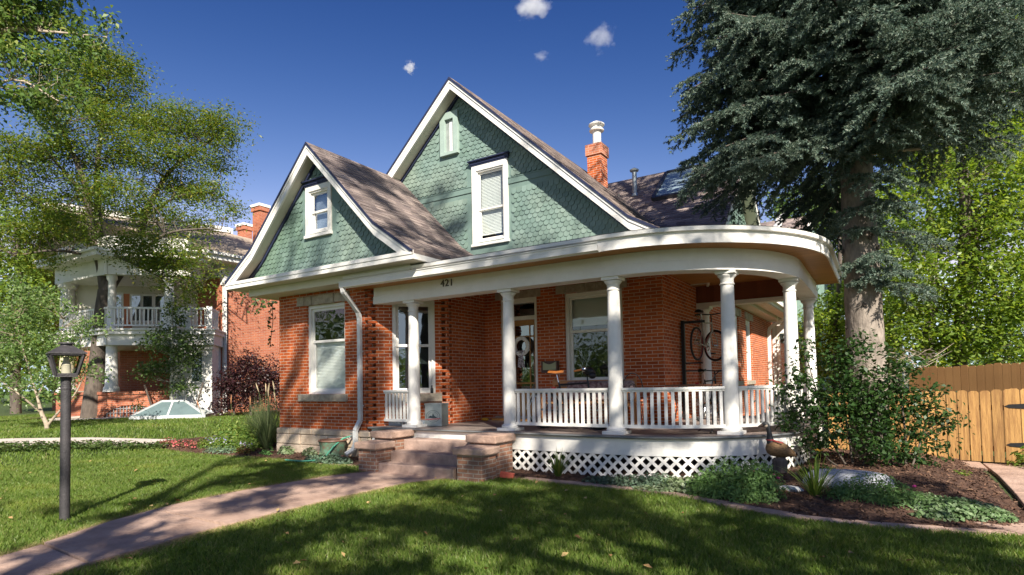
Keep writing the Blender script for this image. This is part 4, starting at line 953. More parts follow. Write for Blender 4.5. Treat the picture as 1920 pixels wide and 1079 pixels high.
    cr_ = mb.build('crankset', m_steel, b)
    for q, s in ((Vector((.09, -.13, -.14)), -1), (Vector((-.09, .13, .14)), 1)):
        mb = MB(); mb.box(bb.x+q.x-.045, bb.x+q.x+.045, q.y-.04, q.y+.04, bb.z+q.z-.012, bb.z+q.z+.012); mb.build('pedal', m_black, cr_)
    return b
bk = bicycle('bicycle with orange-tan leather saddle and grips standing behind the front porch railing', m_black, m_tan, m_tan)
mb = MB(); mb.ball((.36, 0, 1.0), .10, .09, .08); mb.ball((.43, -.02, .93), .07, .06, .06)
mb.build('handlebar_bag', m_black, bk, smooth=True)
mb = MB(); mb.ball((.31, -.10, 1.03), .045, .035, .05); mb.build('headlight', m_steel, bk, smooth=True)
mb = MB(); mb.box(-.36, -.30, -.03, .03, .70, .74); mb.build('tail_light', m_red, bk, bevel=.008)
bk.location = (-4.63, 9.22, ZF); bk.rotation_euler = (R(-4), 0, 0)
bk2 = bicycle('silver bicycle hung high on the black wall rack with its front wheel turned out', plain('champagne_frame', (.35, .31, .25), (.3, .27, .22), 5, .35), m_black, m_black, turn=R(62), rimcol=plain('red_rim', (.30, .05, .05), (.24, .04, .04), 5, .3), packs=False)
bk2.location = (-3.02, 12.35, 1.90); bk2.rotation_euler = (0, 0, R(84))
bk3 = bicycle('dark bicycle with a red tail light standing under the one hung on the rack', m_black, m_black, m_black, turn=R(20), packs=False)
mb = MB(); mb.box(-.62, -.57, -.035, .035, .70, .76); mb.build('tail_light', m_red, bk3, bevel=.008)
mb = MB(); mb.box(-.72, -.28, -.06, .06, .70, .715); mb.tube([(-.53, .06, .335), (-.6, .06, .70)], .006); mb.tube([(-.53, -.06, .335), (-.6, -.06, .70)], .006); mb.build('luggage_rack', m_steel, bk3)
bk3.location = (-2.98, 12.30, ZF); bk3.rotation_euler = (0, 0, R(82))
rk = empty('bike_rack', (-3.4, 12.0, ZF), 'black metal rack rail standing against the brick side wall holding a bicycle', 'bike rack')
mb = MB(); mb.box(-3.455, -3.39, 12.06, 12.14, ZF, 2.74); mb.build('rail', m_black, rk)
mb = MB(); mb.bar((-3.40, 12.10, 2.70), (-2.98, 12.10, 2.70), .05, .05); mb.bar((-3.40, 12.10, 1.86), (-3.05, 12.14, 1.86), .03, .03); mb.bar((-3.40, 12.10, 1.70), (-3.05, 12.14, 1.70), .03, .03); mb.build('arm', m_black, rk)
# bench
m_floral = plain('floral_cushion', (.36, .30, .29), (.10, .035, .045), 11, .9, detail=3); m_slat = plain('bench_slat', (.50, .24, .09), (.42, .19, .07), 6, .5)
bn = empty('bench', (-4.85, 10.6, ZF), 'wooden slat bench with a faded floral back cushion under the porch window', 'bench')
mb = MB()
for k in range(4): mb.box(-5.75, -3.95, 10.22+k*.11, 10.31+k*.11, ZF+.40, ZF+.425)
mb.build('seat', m_slat, bn)
mb = MB()
for k in range(3): mb.box(-5.75, -3.95, 10.70, 10.72, ZF+.50+k*.13, ZF+.59+k*.13)
mb.build('backrest', m_slat, bn)
for xx in (-5.72, -3.98):
    mb = MB(); mb.bar((xx, 10.24, ZF), (xx, 10.24, ZF+.62), .05, .05); mb.bar((xx, 10.70, ZF), (xx, 10.74, ZF+.88), .05, .05); mb.bar((xx, 10.22, ZF+.62), (xx, 10.72, ZF+.62), .06, .04); mb.bar((xx, 10.24, ZF+.38), (xx, 10.7, ZF+.38), .04, .05); mb.build('end_frame', m_slat, bn)
mb = MB(); mb.box(-5.35, -3.95, 10.52, 10.68, ZF+.46, ZF+.83); mb.build('cushion', m_floral, bn, bevel=.05)
# cafe table and two chairs
tb = empty('cafe_table', (-2.75, 10.4, ZF), 'small table with a thin brown wooden top and black iron legs on the porch', 'table')
mb = MB(); mb.box(-3.20, -2.35, 10.1, 10.7, ZF+.715, ZF+.74); mb.build('table_top', plain('brown_top', (.24, .10, .05), (.2, .08, .04), 5, .35), tb, bevel=.006)
for sx in (-3.1, -2.45):
    for sy in (10.18, 10.62):
        mb = MB(); mb.tube([(sx, sy, ZF+.715), (sx*.75+-2.775*.25, sy, ZF+.35), (sx, sy, ZF+.02), (sx-.05, sy, ZF)], .011, 6); mb.build('leg', m_black, tb)
def chair(loc, rz, label):
    c = empty('iron_chair', (0, 0, 0), label, 'chair', 'iron chairs on the porch')
    mb = MB(); mb.lathe([(.19, .44), (.2, .45), (.19, .465)], (0, 0, 0), 20); mb.build('seat', plain('orange_cushion', (.42, .17, .06), (.35, .13, .05), 8, .8), c)
    mb = MB(); mb.tube([(-.19, .17, .44)]+[(-.19*math.cos(math.pi*k/10), .19, .44+.52*math.sin(math.pi*k/10)**.6) for k in range(11)], .009, 6); mb.tube([(-.09, .18, .45)]+[(-.09*math.cos(math.pi*k/8), .19, .45+.32*math.sin(math.pi*k/8)**.6) for k in range(9)], .006, 6); mb.build('backrest', m_black, c)
    for sx in (-1, 1):
        for sy in (-1, 1):
            mb = MB(); mb.tube([(sx*.15, sy*.15, .44), (sx*.17, sy*.17, .2), (sx*.2, sy*.2, .02), (sx*.24, sy*.2, .0)], .009, 6); mb.build('leg', m_black, c)
    c.location = (*loc, ZF); c.rotation_euler = (0, 0, rz); return c
chair((-3.68, 9.75), R(15), 'black iron chair with an orange seat beside the column, left of the cafe table')
chair((-2.2, 9.55), R(-140), 'black iron chair with an orange seat in front of the cafe table')
# mailbox
mx_ = empty('mailbox', (-5.93, 10.95, 1.8), 'brown wall mailbox with a curved pale front between the door and the window', 'mailbox')
mb = MB(); mb.box(-6.12, -5.74, 10.90, 10.998, 1.72, 1.78); mb.box(-6.12, -6.09, 10.90, 10.998, 1.78, 1.97); mb.box(-5.77, -5.74, 10.90, 10.998, 1.78, 1.97); mb.box(-6.09, -5.77, 10.96, 10.998, 1.78, 1.97); mb.build('box', plain('mailbox_brown', (.10, .055, .04), (.08, .04, .03), 6, .5), mx_)
mb = MB(); mb.prism([(-6.088, 10.91, 1.781), (-5.772, 10.91, 1.781)]+[(-5.772-.316*k/10, 10.91, 1.955-.055*math.sin(math.pi*k/10)) for k in range(11)], (0, .012, 0)); mb.build('front', plain('mailbox_pale', (.36, .38, .22), (.30, .32, .18), 3, .4), mx_)
# wreath
wr = empty('wreath', (-6.78, 10.86, 2.3), 'round white braided wreath with a dark spotted ribbon hanging on the front door', 'wreath')
c = Vector((-6.66, 11.02, 2.32))
mb = MB()
for s in range(3):
    pts = []
    for k in range(73):
        a = 2*math.pi*k/72; ph = 11*a/1.0+s*2*math.pi/3; rr_ = .165+.026*math.cos(ph); pts.append(c+Vector((rr_*math.cos(a), -.04+.022*math.sin(ph), rr_*math.sin(a)*1.08)))
    mb.tube(pts, .021, 6, cap=False)
mb.build('braided_ring', m_white, wr, smooth=True)
mb = MB(); rr = random.Random(2)
for s in (-1, 1):
    mb.add([c+Vector((s*.015-.03, -.07, -.16)), c+Vector((s*.015+.035, -.075, -.16)), c+Vector((s*.05+.04, -.06, -.48)), c+Vector((s*.05-.03, -.065, -.45)), c+Vector((s*.015-.03, -.06, -.16)), c+Vector((s*.015+.035, -.065, -.16)), c+Vector((s*.05+.04, -.05, -.48)), c+Vector((s*.05-.03, -.055, -.45))], [(0, 1, 2, 3), (4, 5, 6, 7), (0, 1, 5, 4), (1, 2, 6, 5), (2, 3, 7, 6), (3, 0, 4, 7)])
    mb.torus(c+Vector((s*.06, -.06, -.13)), .05, .022, (0, 1, .2), 14, 6, (.6, 1))
mb.build('ribbon', plain('dark_spotted_ribbon', (.55, .5, .52), (.035, .02, .035), 42, .6, detail=0), wr)
# milk box with oval emblem
bx = empty('milk_box', (-7.75, 9.2, ZF), 'galvanised metal box with an oval emblem standing beside the left column', 'box')
BA = (Vector((-7.60, 8.83, ZF)), Vector((math.cos(R(12)), math.sin(R(12)), 0)), Vector((math.sin(R(12)), -math.cos(R(12)), 0)))
mb = MB(); mb.lbox(BA, 0, .37, -.30, 0, 0.004, .42); mb.build('body', m_galv, bx, bevel=.008)
mb = MB(); mb.lbox(BA, -.008, .378, -.305, .008, .42, .45); mb.build('lid', m_galv, bx, bevel=.006)
em = MB(); n_ = 30; ec = (.185, .20)
def ep(s_, z, d=.003): return BA[0]+BA[1]*s_+BA[2]*d+Vector((0, 0, z))
for (r0, r1) in ((1.0, .955), (.74, .71)):
    for k in range(n_):
        a0, a1 = 2*math.pi*k/n_, 2*math.pi*(k+1)/n_
        em.hexa([ep(ec[0]+.15*r*math.cos(a), ec[1]+.115*r*math.sin(a), d) for d in (.0005, .003) for r, a in ((r0, a0), (r0, a1), (r1, a1), (r1, a0))])
em.prism([ep(ec[0]+q[0], ec[1]+q[1], .0005) for q in ((-.10, -.03), (-.085, .0), (-.05, .012), (-.02, .0), (-.012, .03), (0, .065), (.012, .03), (.03, .005), (.06, -.012), (.09, -.018), (.07, -.035), (0, -.04))], BA[2]*.003)
em.build('emblem', plain('emblem_ink', (.03, .05, .06), (.02, .03, .04), 5, .5), bx)
em = MB(); em.prism([ep(ec[0]+q[0], ec[1]+q[1], .0036) for q in ((-.165, -.075), (.165, -.055), (.165, -.035), (-.165, -.055))], BA[2]*.002); em.build('red_band', plain('faded_red', (.40, .11, .12), (.3, .1, .1), 40, .6), bx)
# small things
mb = MB(); mb.lathe([(.03, 0), (.032, .01), (.032, .09), (.014, .12), (.013, .15), (.016, .16)], (0, 0, 0), 14); bt = mb.build('bottle', m_black, None, smooth=True); bt.location = (-7.86, 9.37, 1.34); tag(bt, 'small dark bottle standing on the sill of the bay window', 'bottle')
mb = MB(); mb.ball((0, 0, .035), .10, .045, .035); bt = mb.build('clog', plain('yellow_clog', (.62, .36, .03), (.55, .3, .02), 5, .5), None, smooth=True); bt.location = (-7.36, 10.55, ZF); tag(bt, 'small yellow clog lying on the porch floor left of the door', 'shoe')
for i, (xx, yy) in enumerate(((-8.25, 8.98), (-8.0, 9.05))):
    mb = MB(); mb.box(-.16+.03*i, .16, -.1, .1, 0, .10); mb.box(-.13+.03*i, .13, -.07, .07, .10, .115); bt = mb.build('storage_tin', plain('blue_grey_tin', (.30, .36, .42), (.36, .38, .42), 14, .5), None, bevel=.008); bt.location = (xx-.12+.42*i, yy-.1, ZF); bt.rotation_euler = (0, 0, R(8))
    tag(bt, ['blue-grey tin low on the porch floor behind the short railing, farther from the column', 'pale blue tin low on the porch floor behind the short railing, next to the column'][i], 'tin', 'tins behind the short railing')
# ================================================================== FENCE AND GATE
def dogboard(mb, p, t, n, w, z0, z1, th=.02):
    c = .028; P = lambda s_, z: p+t*s_+Vector((0, 0, z)); mb.prism([P(0, z0), P(w, z0), P(w, z1-c), P(w-c, z1), P(c, z1), P(0, z1-c)], n*th)
fence = empty('wooden_fence', (.9, 12.75, 0), 'low golden cedar fence of dog-eared boards beside the spruce trunk', 'fence')
fp0 = Vector((-.9, 12.98, 0)); fp1 = Vector((1.80, 12.86, 0)); t = (fp1-fp0).normalized(); n = Vector((-t.y, t.x, 0)); L = (fp1-fp0).length; k = 0; s = 0; rr = random.Random(9)
while s < L-.05:
    w_ = .142; mb = MB(); dogboard(mb, fp0+t*s, t, n, w_-.004, .03+rr.uniform(-.01, .01), 1.20+.022*s+rr.uniform(-.012, .012)); mb.build('board', m_fence, fence); s += w_+.014
mb = MB()
for z in (.25, .95): mb.bar(fp0+n*.045+Vector((0, 0, z)), fp1+n*.045+Vector((0, 0, z)), .04, .09)
mb.build('rail', m_fenced, fence)
gate = empty('wooden_gate', (2.3, 12.84, 0), 'cedar gate with black strap hinges at the right end of the low fence', 'gate')
gp0 = Vector((1.815, 12.86, 0)); gp1 = Vector((3.1, 12.80, 0)); t = (gp1-gp0).normalized(); L = (gp1-gp0).length; s = .0; k = 0
while s < L-.05:
    mb = MB(); dogboard(mb, gp0+t*s, t, n, .142, .05, 1.27+.012*k+rr.uniform(-.01, .01)); mb.build('board', m_fence, gate); s += .156; k += 1
for z in (.33, .98):
    mb = MB(); mb.prism([gp0+t*-.06+n*-.01+Vector((0, 0, z)), gp0+t*.0+n*-.01+Vector((0, 0, z-.03)), gp0+t*.32+n*-.01+Vector((0, 0, z-.05)), gp0+t*.32+n*-.01+Vector((0, 0, z+.05)), gp0+t*.0+n*-.01+Vector((0, 0, z+.03))], n*.009); mb.build('hinge', m_black, gate)
tf = empty('wooden_fence', (2.2, 15.4, 0), 'taller brown weathered cedar fence standing behind the low fence', 'fence')
a0 = Vector((.55, 16.3, 0)); a1 = Vector((4.2, 14.2, 0)); t = (a1-a0).normalized(); n2 = Vector((-t.y, t.x, 0)); L = (a1-a0).length; s = 0
while s < L:
    mb = MB(); dogboard(mb, a0+t*s, t, n2, .142, .0, 1.70+.02*s+rr.uniform(-.02, .02)); mb.build('board', m_fenced, tf); s += .149
mb = MB()
for z in (.3, 1.35): mb.bar(a0+n2*.05+Vector((0, 0, z)), a1+n2*.05+Vector((0, 0, z)), .04, .09)
mb.build('rail', m_fenced, tf)
# ================================================================== GARDEN OBJECTS
# verdigris tub
tu = empty('copper_tub', (-9.36, 8.12, .05), 'green patinated copper tub with a brown rim against the foundation by the downspout', 'tub')
mb = MB(); mb.lathe([(.25, 0), (.235, .10), (.245, .25), (.275, .375), (.265, .375), (.235, .25), (.225, .1), (.22, .02)], (-9.42, 8.12, .05), 28); mb.build('body', m_copper, tu, smooth=True)
mb = MB(); mb.torus((-9.42, 8.12, .43), .272, .018, (0, 0, 1), 30, 8); mb.lathe([(.255, .36), (.255, .362), (.02, .364)], (-9.42, 8.12, .05), 24); mb.build('rim', m_rim, tu, smooth=True)
ho = MB(); ho.tube([(-9.16, 8.36, .50), (-9.16, 8.15, .47), (-9.18, 7.92, .33), (-9.26, 7.82, .17), (-9.45, 7.75, .07), (-9.75, 7.65, .05), (-10.05, 7.62, .05), (-10.25, 7.62, .05)], .016, 8)
tag(ho.build('garden_hose', plain('green_hose', (.09, .33, .22), (.07, .27, .18), 4, .4), None, smooth=True), 'green garden hose running over the copper tub to the bed edge', 'hose')
sp = empty('spigot', (-9.16, 8.43, .5), 'grey metal water tap on the foundation above the copper tub', 'tap')
mb = MB(); mb.tube([(-9.16, 8.46, .50), (-9.16, 8.34, .50), (-9.16, 8.31, .46)], .018, 8); mb.build('spout', m_galv, sp)
mb = MB(); mb.torus((-9.16, 8.38, .555), .03, .007, (0, .3, 1), 12, 6); mb.tube([(-9.16, 8.38, .5), (-9.16, 8.38, .555)], .006, 6); mb.build('tap_handle', m_galv, sp)
mb = MB(); mb.tube([(-9.12, 8.16, .115), (-9.5, 7.98, .16), (-9.62, 7.92, .17)], .022, 8); tag(mb.build('copper_pipe', m_rim, None), 'short brown pipe lying at the foot of the downspout', 'pipe')
# loose red brick beside the right pier
mb = MB(); mb.box(-.11, .11, -.05, .05, 0, .09); lb = mb.build('loose_brick', plain('loose_brick_red', (.38, .08, .05), (.30, .06, .04), 9, .85, .3), None, bevel=.008); lb.location = (-5.08, 7.86, .02); lb.rotation_euler = (0, R(8), R(20)); tag(lb, 'single loose red brick lying beside the right step pier', 'brick')
# goose
go = empty('goose_statue', (-1.25, 8.25, .12), 'carved wooden goose with a black neck and red ribbon standing at the porch corner', 'statue')
def goose():
    hx = Vector((-.83, -.45, 0)); # facing left along the image
    gx, gy = math.cos(R(180+16)), math.sin(R(180+16)); o_ = None
    for k in range(200):
        q_ = at_d(1462, 856, 8.0+.02*k)
        if math.hypot(q_[0]-AC[0], q_[1]-AC[1]) < RB+.32: break
        o_ = Vector(q_)
    global G_O; G_O = tuple(o_-Vector((.0, 0, .16)))
    def G(a, z, b=0): return o_+Vector((gx, gy, 0))*a+Vector((-gy, gx, 0))*b+Vector((0, 0, z))
    mb = MB(); ks = [(-.30, .06, .02), (-.27, .10, .05), (-.18, .15, .10), (-.05, .19, .15), (.08, .21, .165), (.17, .215, .145), (.23, .215, .09), (.255, .215, .02)]
    vs = []; n_ = 16
    for a, z, r in ks:
        for j in range(n_):
            th = 2*math.pi*j/n_; vs.append(G(a, z+r*math.sin(th)*1.0, r*.85*math.cos(th)))
    mb.add(vs, [(i*n_+j, i*n_+(j+1) % n_, (i+1)*n_+(j+1) % n_, (i+1)*n_+j) for i in range(len(ks)-1) for j in range(n_)]+[tuple(range(n_)), tuple(range((len(ks)-1)*n_, len(ks)*n_))])
    mb.build('body', plain('carved_wood', (.26, .15, .065), (.13, .07, .03), 7, .6, .5, 26, stretch=(1, 6, 6)), go, smooth=True)
    mb = MB(); mb.tube([G(.15, .30), G(.17, .40), G(.175, .52), G(.195, .63), G(.225, .675), G(.26, .68), G(.285, .665)], [.085, .062, .046, .044, .055, .056, .038], 14); mb.build('neck', plain('goose_black', (.02, .02, .022), (.03, .03, .03), 8, .55), go, smooth=True)
    mb = MB(); mb.tube([G(.285, .668), G(.33, .65), G(.375, .632)], [.034, .024, .01], 10); mb.build('beak', plain('goose_beak', (.10, .07, .055), (.08, .055, .045), 8, .5), go, smooth=True)
    mb = MB(); mb.ball(G(.235, .655, .040), .032, .016, .034); mb.ball(G(.235, .655, -.040), .032, .016, .034); mb.build('cheek', plain('goose_cheek', (.45, .36, .27), (.4, .3, .22), 8, .6), go, smooth=True)
    mb = MB(); mb.torus(G(.165, .375), .068, .014, (0, 0, 1), 18, 6); mb.tube([G(.13, .37, .06), G(.03, .345, .13), G(-.05, .33, .14)], .014, 6); mb.build('ribbon', plain('red_ribbon', (.42, .07, .07), (.35, .05, .05), 8, .6), go, smooth=True)
    mb = MB(); mb.lathe([(.13, -.25), (.14, -.02), (.10, .03)], tuple(G(0, 0)), 14); mb.build('base_block', m_barkd, go)
goose()
go.location = Vector(G_O); [setattr(k, 'location', Vector((0, 0, 0))) for k in kids(go)]
for k in kids(go): k.data.transform(Matrix.Translation(Vector((-1.25, 8.25, .12))-Vector(G_O)))
go.scale = (.74, .74, .74)
# boulder
def rock(name, c, rx, ry, rz, seed, mat):
    bm = bmesh.new(); bmesh.ops.create_icosphere(bm, subdivisions=4, radius=1); rr = np.random.default_rng(seed); k = rr.normal(size=(7, 3)); ph = rr.uniform(0, 6, 7)
    for v in bm.verts:
        d = 1+sum(.045*math.sin(float(k[i] @ np.array(v.co))*1.6+ph[i]) for i in range(7)); z = v.co.z
        v.co = Vector((v.co.x*d*rx, v.co.y*d*ry, (min(z*d, .62+.1*z) if z > 0 else z*d)*rz))
    me = bpy.data.meshes.new(name); bm.to_mesh(me); bm.free(); me.materials.append(mat); me.polygons.foreach_set('use_smooth', [True]*len(me.polygons))
    o = bpy.data.objects.new(name, me); COL.objects.link(o); o.location = c; return o
tag(rock('boulder', (-.42, 8.75, .12), .52, .36, .26, 1, m_rock), 'flat-topped pale grey boulder in the mulch near the spruce', 'boulder')
tag(rock('stone', (-1.02, 8.25, .10), .17, .08, .07, 5, m_rock), 'small pointed grey stone left of the boulder in the mulch', 'stone')
o = rock('stone', (-12.7, 8.35, .10), .16, .14, .13, 6, m_rock); tag(o, 'round white-grey stone among the flowers left of the house corner', 'stone')
# ================================================================== VEGETATION
def clusters(blobs, n, seed, hollow=.55):
    r_ = np.random.default_rng(seed); w = np.array([b[1][0]*b[1][1]*b[1][2]*(b[2] if len(b) > 2 else 1) for b in blobs])**.8; w /= w.sum()
    idx = r_.choice(len(blobs), n, p=w); d = r_.normal(size=(n, 3)); d /= np.linalg.norm(d, axis=1, keepdims=True)
    rad = (hollow**3+(1-hollow**3)*r_.random(n))**(1/3)
    c = np.array([b[0] for b in blobs])[idx]; s = np.array([b[1] for b in blobs])[idx]
    return c+d*rad[:, None]*s*r_.uniform(.75, 1.05, (n, 1))
def leaves_at(C, per, cr, seed, flat=.6):
    r_ = np.random.default_rng(seed); n = len(C); k = r_.uniform(.4, 1.6, n)*per; k = k.astype(int); idx = np.repeat(np.arange(n), k)
    sc = r_.uniform(.6, 1.3, n)[idx]; g = r_.normal(size=(len(idx), 3))*np.array([1, 1, flat])*cr*sc[:, None]
    return C[idx]+g, g
def crown(name, C, per, cr, size, aspect, mat, parent, seed, flat=.6, up=.9, fold=.12):
    P, g = leaves_at(C, per, cr, seed, flat); r_ = np.random.default_rng(seed+1)
    nn = r_.normal(0, .6, P.shape); nn[:, 2] += up; nn += g/cr*.25
    return flakes(name, P, nn, size*r_.uniform(.6, 1.35, len(P)), aspect, mat, parent=parent, fold=fold)
def branches(mb, C, nodes, seed, r0=.018, n=4, wob=.12, sag=.0):
    r_ = random.Random(seed); nodes = np.array([[*p] for p in nodes])
    for c in C:
        d = np.linalg.norm(nodes-c, axis=1)+np.maximum(0, nodes[:, 2]-c[2]+.1)*1.2; a = Vector(nodes[int(np.argmin(d))]); b = Vector(c); L = (b-a).length
        m1 = a.lerp(b, .35)+Vector((r_.uniform(-1, 1), r_.uniform(-1, 1), r_.uniform(-.3, 1)))*L*wob; m2 = a.lerp(b, .7)+Vector((r_.uniform(-1, 1), r_.uniform(-1, 1), r_.uniform(-.3, .8)))*L*wob
        rr_ = r0*(.4+.6*min(1, L/2)); mb.tube([a, m1, m2, b], [rr_, rr_*.75, rr_*.5, rr_*.25], n, cap=False)
def limb_nodes(limbs):
    out = []
    for pts in limbs:
        for (p, q) in zip(pts[:-1], pts[1:]):
            p = Vector(p[:3]); q = Vector(q[:3])
            for k in range(6): out.append(p.lerp(q, k/5))
    return out
def smooth_path(pts, k=4):
    """Catmull-Rom through (x,y,z,r)"""
    pts = [np.array(p, float) for p in pts]; P = [2*pts[0]-pts[1]]+pts+[2*pts[-1]-pts[-2]]; out = []
    for i in range(1, len(P)-2):
        for j in range(k):
            t = j/k; out.append(.5*((2*P[i])+(-P[i-1]+P[i+1])*t+(2*P[i-1]-5*P[i]+4*P[i+1]-P[i+2])*t*t+(-P[i-1]+3*P[i]-3*P[i+1]+P[i+2])*t**3))
    out.append(pts[-1]); return out
def tree(name, label, cat, limbs, blobs, ncl, per, cr, size, aspect, lmat, bmat, seed, group=None, flat=.6, up=.9, hollow=.55, twig=.018, tw_frac=.5, smooth_n=10, kind_tr='trunk', fold=.12):
    base = limbs[0][0]; t = empty(name, tuple(base[:3]), label, cat, group); mb = MB()
    for L in limbs:
        sp_ = smooth_path(L); mb.tube([p[:3] for p in sp_], [max(.004, float(p[3])) for p in sp_], smooth_n)
    mb.build(kind_tr, bmat, t, smooth=True)
    C = clusters(blobs, ncl, seed, hollow); mb = MB(); k = max(1, int(len(C)*tw_frac))
    branches(mb, C[:k], limb_nodes(limbs), seed, twig); mb.build('branches', bmat, t, fix=False)
    crown('crown', C, per, cr, size, aspect, lmat, t, seed+5, flat, up, fold); return t
def pb(x, y, D, rx, ry=None, rz=None, w=1):   # crown lobe seen at photo position (x, y), D metres deep
    p = at_d(x, y, D); return (tuple(p), (rx, ry or rx, rz or rx), w)
def pp_(x, y, D, r): return (*at_d(x, y, D), r)
m_locust = leafmat('locust_leaves', [(.048, .092, .015), (.075, .13, .02), (.11, .165, .024), (.055, .105, .017), (.155, .185, .026), (.085, .13, .02), (.23, .205, .03)], .4, .45, 1.18)
m_maple = leafmat('maple_leaves', [(.045, .085, .02), (.07, .12, .028), (.10, .15, .035), (.05, .095, .022), (.17, .19, .05)], .4, .4, 1.5)
m_bright = leafmat('bright_leaves', [(.065, .115, .016), (.10, .16, .022), (.145, .205, .03), (.08, .135, .018), (.19, .235, .04), (.05, .09, .016)], .45, .42, 1.5)
m_crab = leafmat('crabapple_leaves', [(.06, .11, .03), (.09, .15, .04), (.13, .19, .06), (.07, .12, .035), (.18, .23, .09)], .4, .4, 1.4)
m_aspen = leafmat('aspen_leaves', [(.05, .095, .025), (.07, .12, .03), (.10, .15, .045), (.06, .10, .028)], .35, .4)
m_lilac = leafmat('lilac_leaves', [(.016, .042, .010), (.024, .058, .014), (.036, .075, .018), (.02, .05, .012), (.05, .09, .02)], .3, .4, 1.15)
m_purple = leafmat('purple_leaves', [(.035, .012, .018), (.055, .018, .022), (.022, .009, .014), (.08, .03, .03), (.045, .03, .02)], .25, .4, .75)
m_dark = m_dark
# --- honey locust on the neighboring lawn
D0 = 20.6
limbs = [[(*at_d(170, 797, D0)[:2], float(at_d(170, 797, D0)[2])-.1, .36), pp_(176, 740, D0, .31), pp_(186, 660, D0, .27), pp_(192, 590, D0, .255), pp_(199, 545, D0, .25)],
         [pp_(199, 550, D0, .22), pp_(190, 500, D0, .17), pp_(172, 440, D0, .13), pp_(160, 350, D0-.6, .10), pp_(120, 250, D0-1, .06), pp_(90, 200, D0-1, .03)],
         [pp_(199, 550, D0, .20), pp_(222, 515, D0, .17), pp_(255, 480, D0, .13), pp_(275, 400, D0+.5, .10), pp_(320, 320, D0+.5, .07), pp_(400, 260, D0+.5, .03)],
         [pp_(190, 500, D0, .12), pp_(186, 420, D0+.8, .11), pp_(182, 330, D0+.8, .09), pp_(188, 260, D0+.8, .07), pp_(205, 150, D0+.8, .03)],
         [pp_(172, 430, D0, .07), pp_(110, 400, D0-1, .05), pp_(50, 370, D0-1.5, .03), pp_(5, 350, D0-1.5, .02)],
         [pp_(255, 480, D0, .07), pp_(310, 440, D0-1, .05), pp_(370, 430, D0-1, .03), pp_(415, 430, D0-1, .015)],
         [pp_(165, 370, D0-.5, .06), pp_(100, 300, D0-1, .04), pp_(70, 270, D0-1, .03)],
         [pp_(270, 410, D0+.5, .06), pp_(330, 370, D0, .04), pp_(400, 360, D0, .02)],
         [pp_(195, 470, D0, .06), pp_(240, 490, D0-1.4, .04), pp_(300, 520, D0-1.8, .02)], [pp_(180, 480, D0, .06), pp_(100, 470, D0-1.4, .04), pp_(30, 480, D0-1.8, .02)]]
blobs = [pb(x, y, D0+dd, rx, rx, rz*1.25, w) for x, y, rx, rz, dd, w in (
    (150, 130, 1.1, .7, .5, 1), (110, 175, 1.2, .7, 0, 1), (185, 105, .7, .6, .5, .9), (235, 120, .6, .5, 0, .9), (215, 150, 1.05, .75, 0, 1.0), (205, 210, 1.2, .7, 1, 1), (150, 235, 1.5, .7, -1, .9), (250, 235, 1.2, .55, 0, 1), (300, 225, 1.0, .45, 1, 1), (335, 230, .9, .5, 0, .9), (395, 250, 1.1, .55, 1, 1), (430, 235, .75, .6, 0, 1.0),
    (100, 285, 1.5, .5, -1, .9), (50, 315, 1.3, .5, -1.5, .9), (10, 300, 1.0, .5, -1, .9), (190, 300, 1.6, .7, 0, .9), (290, 290, 1.4, .5, -.5, 1), (365, 300, 1.2, .4, 0, 1), (420, 300, .8, .35, 1, .9),
    (60, 380, 1.5, .45, -1, 1), (140, 365, 1.6, .55, .5, .9), (230, 365, 1.6, .5, -1, 1), (320, 350, 1.3, .45, 1, 1), (390, 360, 1.0, .4, 0, 1), (425, 400, .5, .5, 0, .8), (400, 400, .7, .35, -.5, .9),
    (20, 440, 1.3, .45, -1.4, 1), (100, 435, 1.5, .45, -.5, 1), (120, 420, 1.0, .4, -1.6, 1), (285, 415, 1.6, .5, 0, 1), (350, 420, 1.0, .4, 0, .9), (40, 490, 1.2, .4, -1.5, .9), (290, 475, 1.5, .45, -1.5, 1), (340, 500, 1.2, .45, -1.8, 1), (330, 545, .9, .35, -1.8, .8), (355, 570, .5, .4, -1.8, .6))]
tree('honey_locust', 'large honey locust tree with a forked dark trunk on the neighboring lawn', 'tree', limbs, blobs, 820, 104, .31, .11, .38, m_locust, m_barkd, 21, flat=.55, hollow=.2, twig=.022, tw_frac=.45)
rng0 = at_d(170, 797, D0)
mb = MB(); mb.lathe([(1.25, -.1), (1.25, .07), (1.05, .09), (.95, .06), (.9, -.05)], (rng0[0]+.25, rng0[1], float(gz(rng0[0], rng0[1]))), 36); tag(mb.build('tree_ring', m_conc, None), 'round pale stone ring around the foot of the honey locust', 'tree ring')
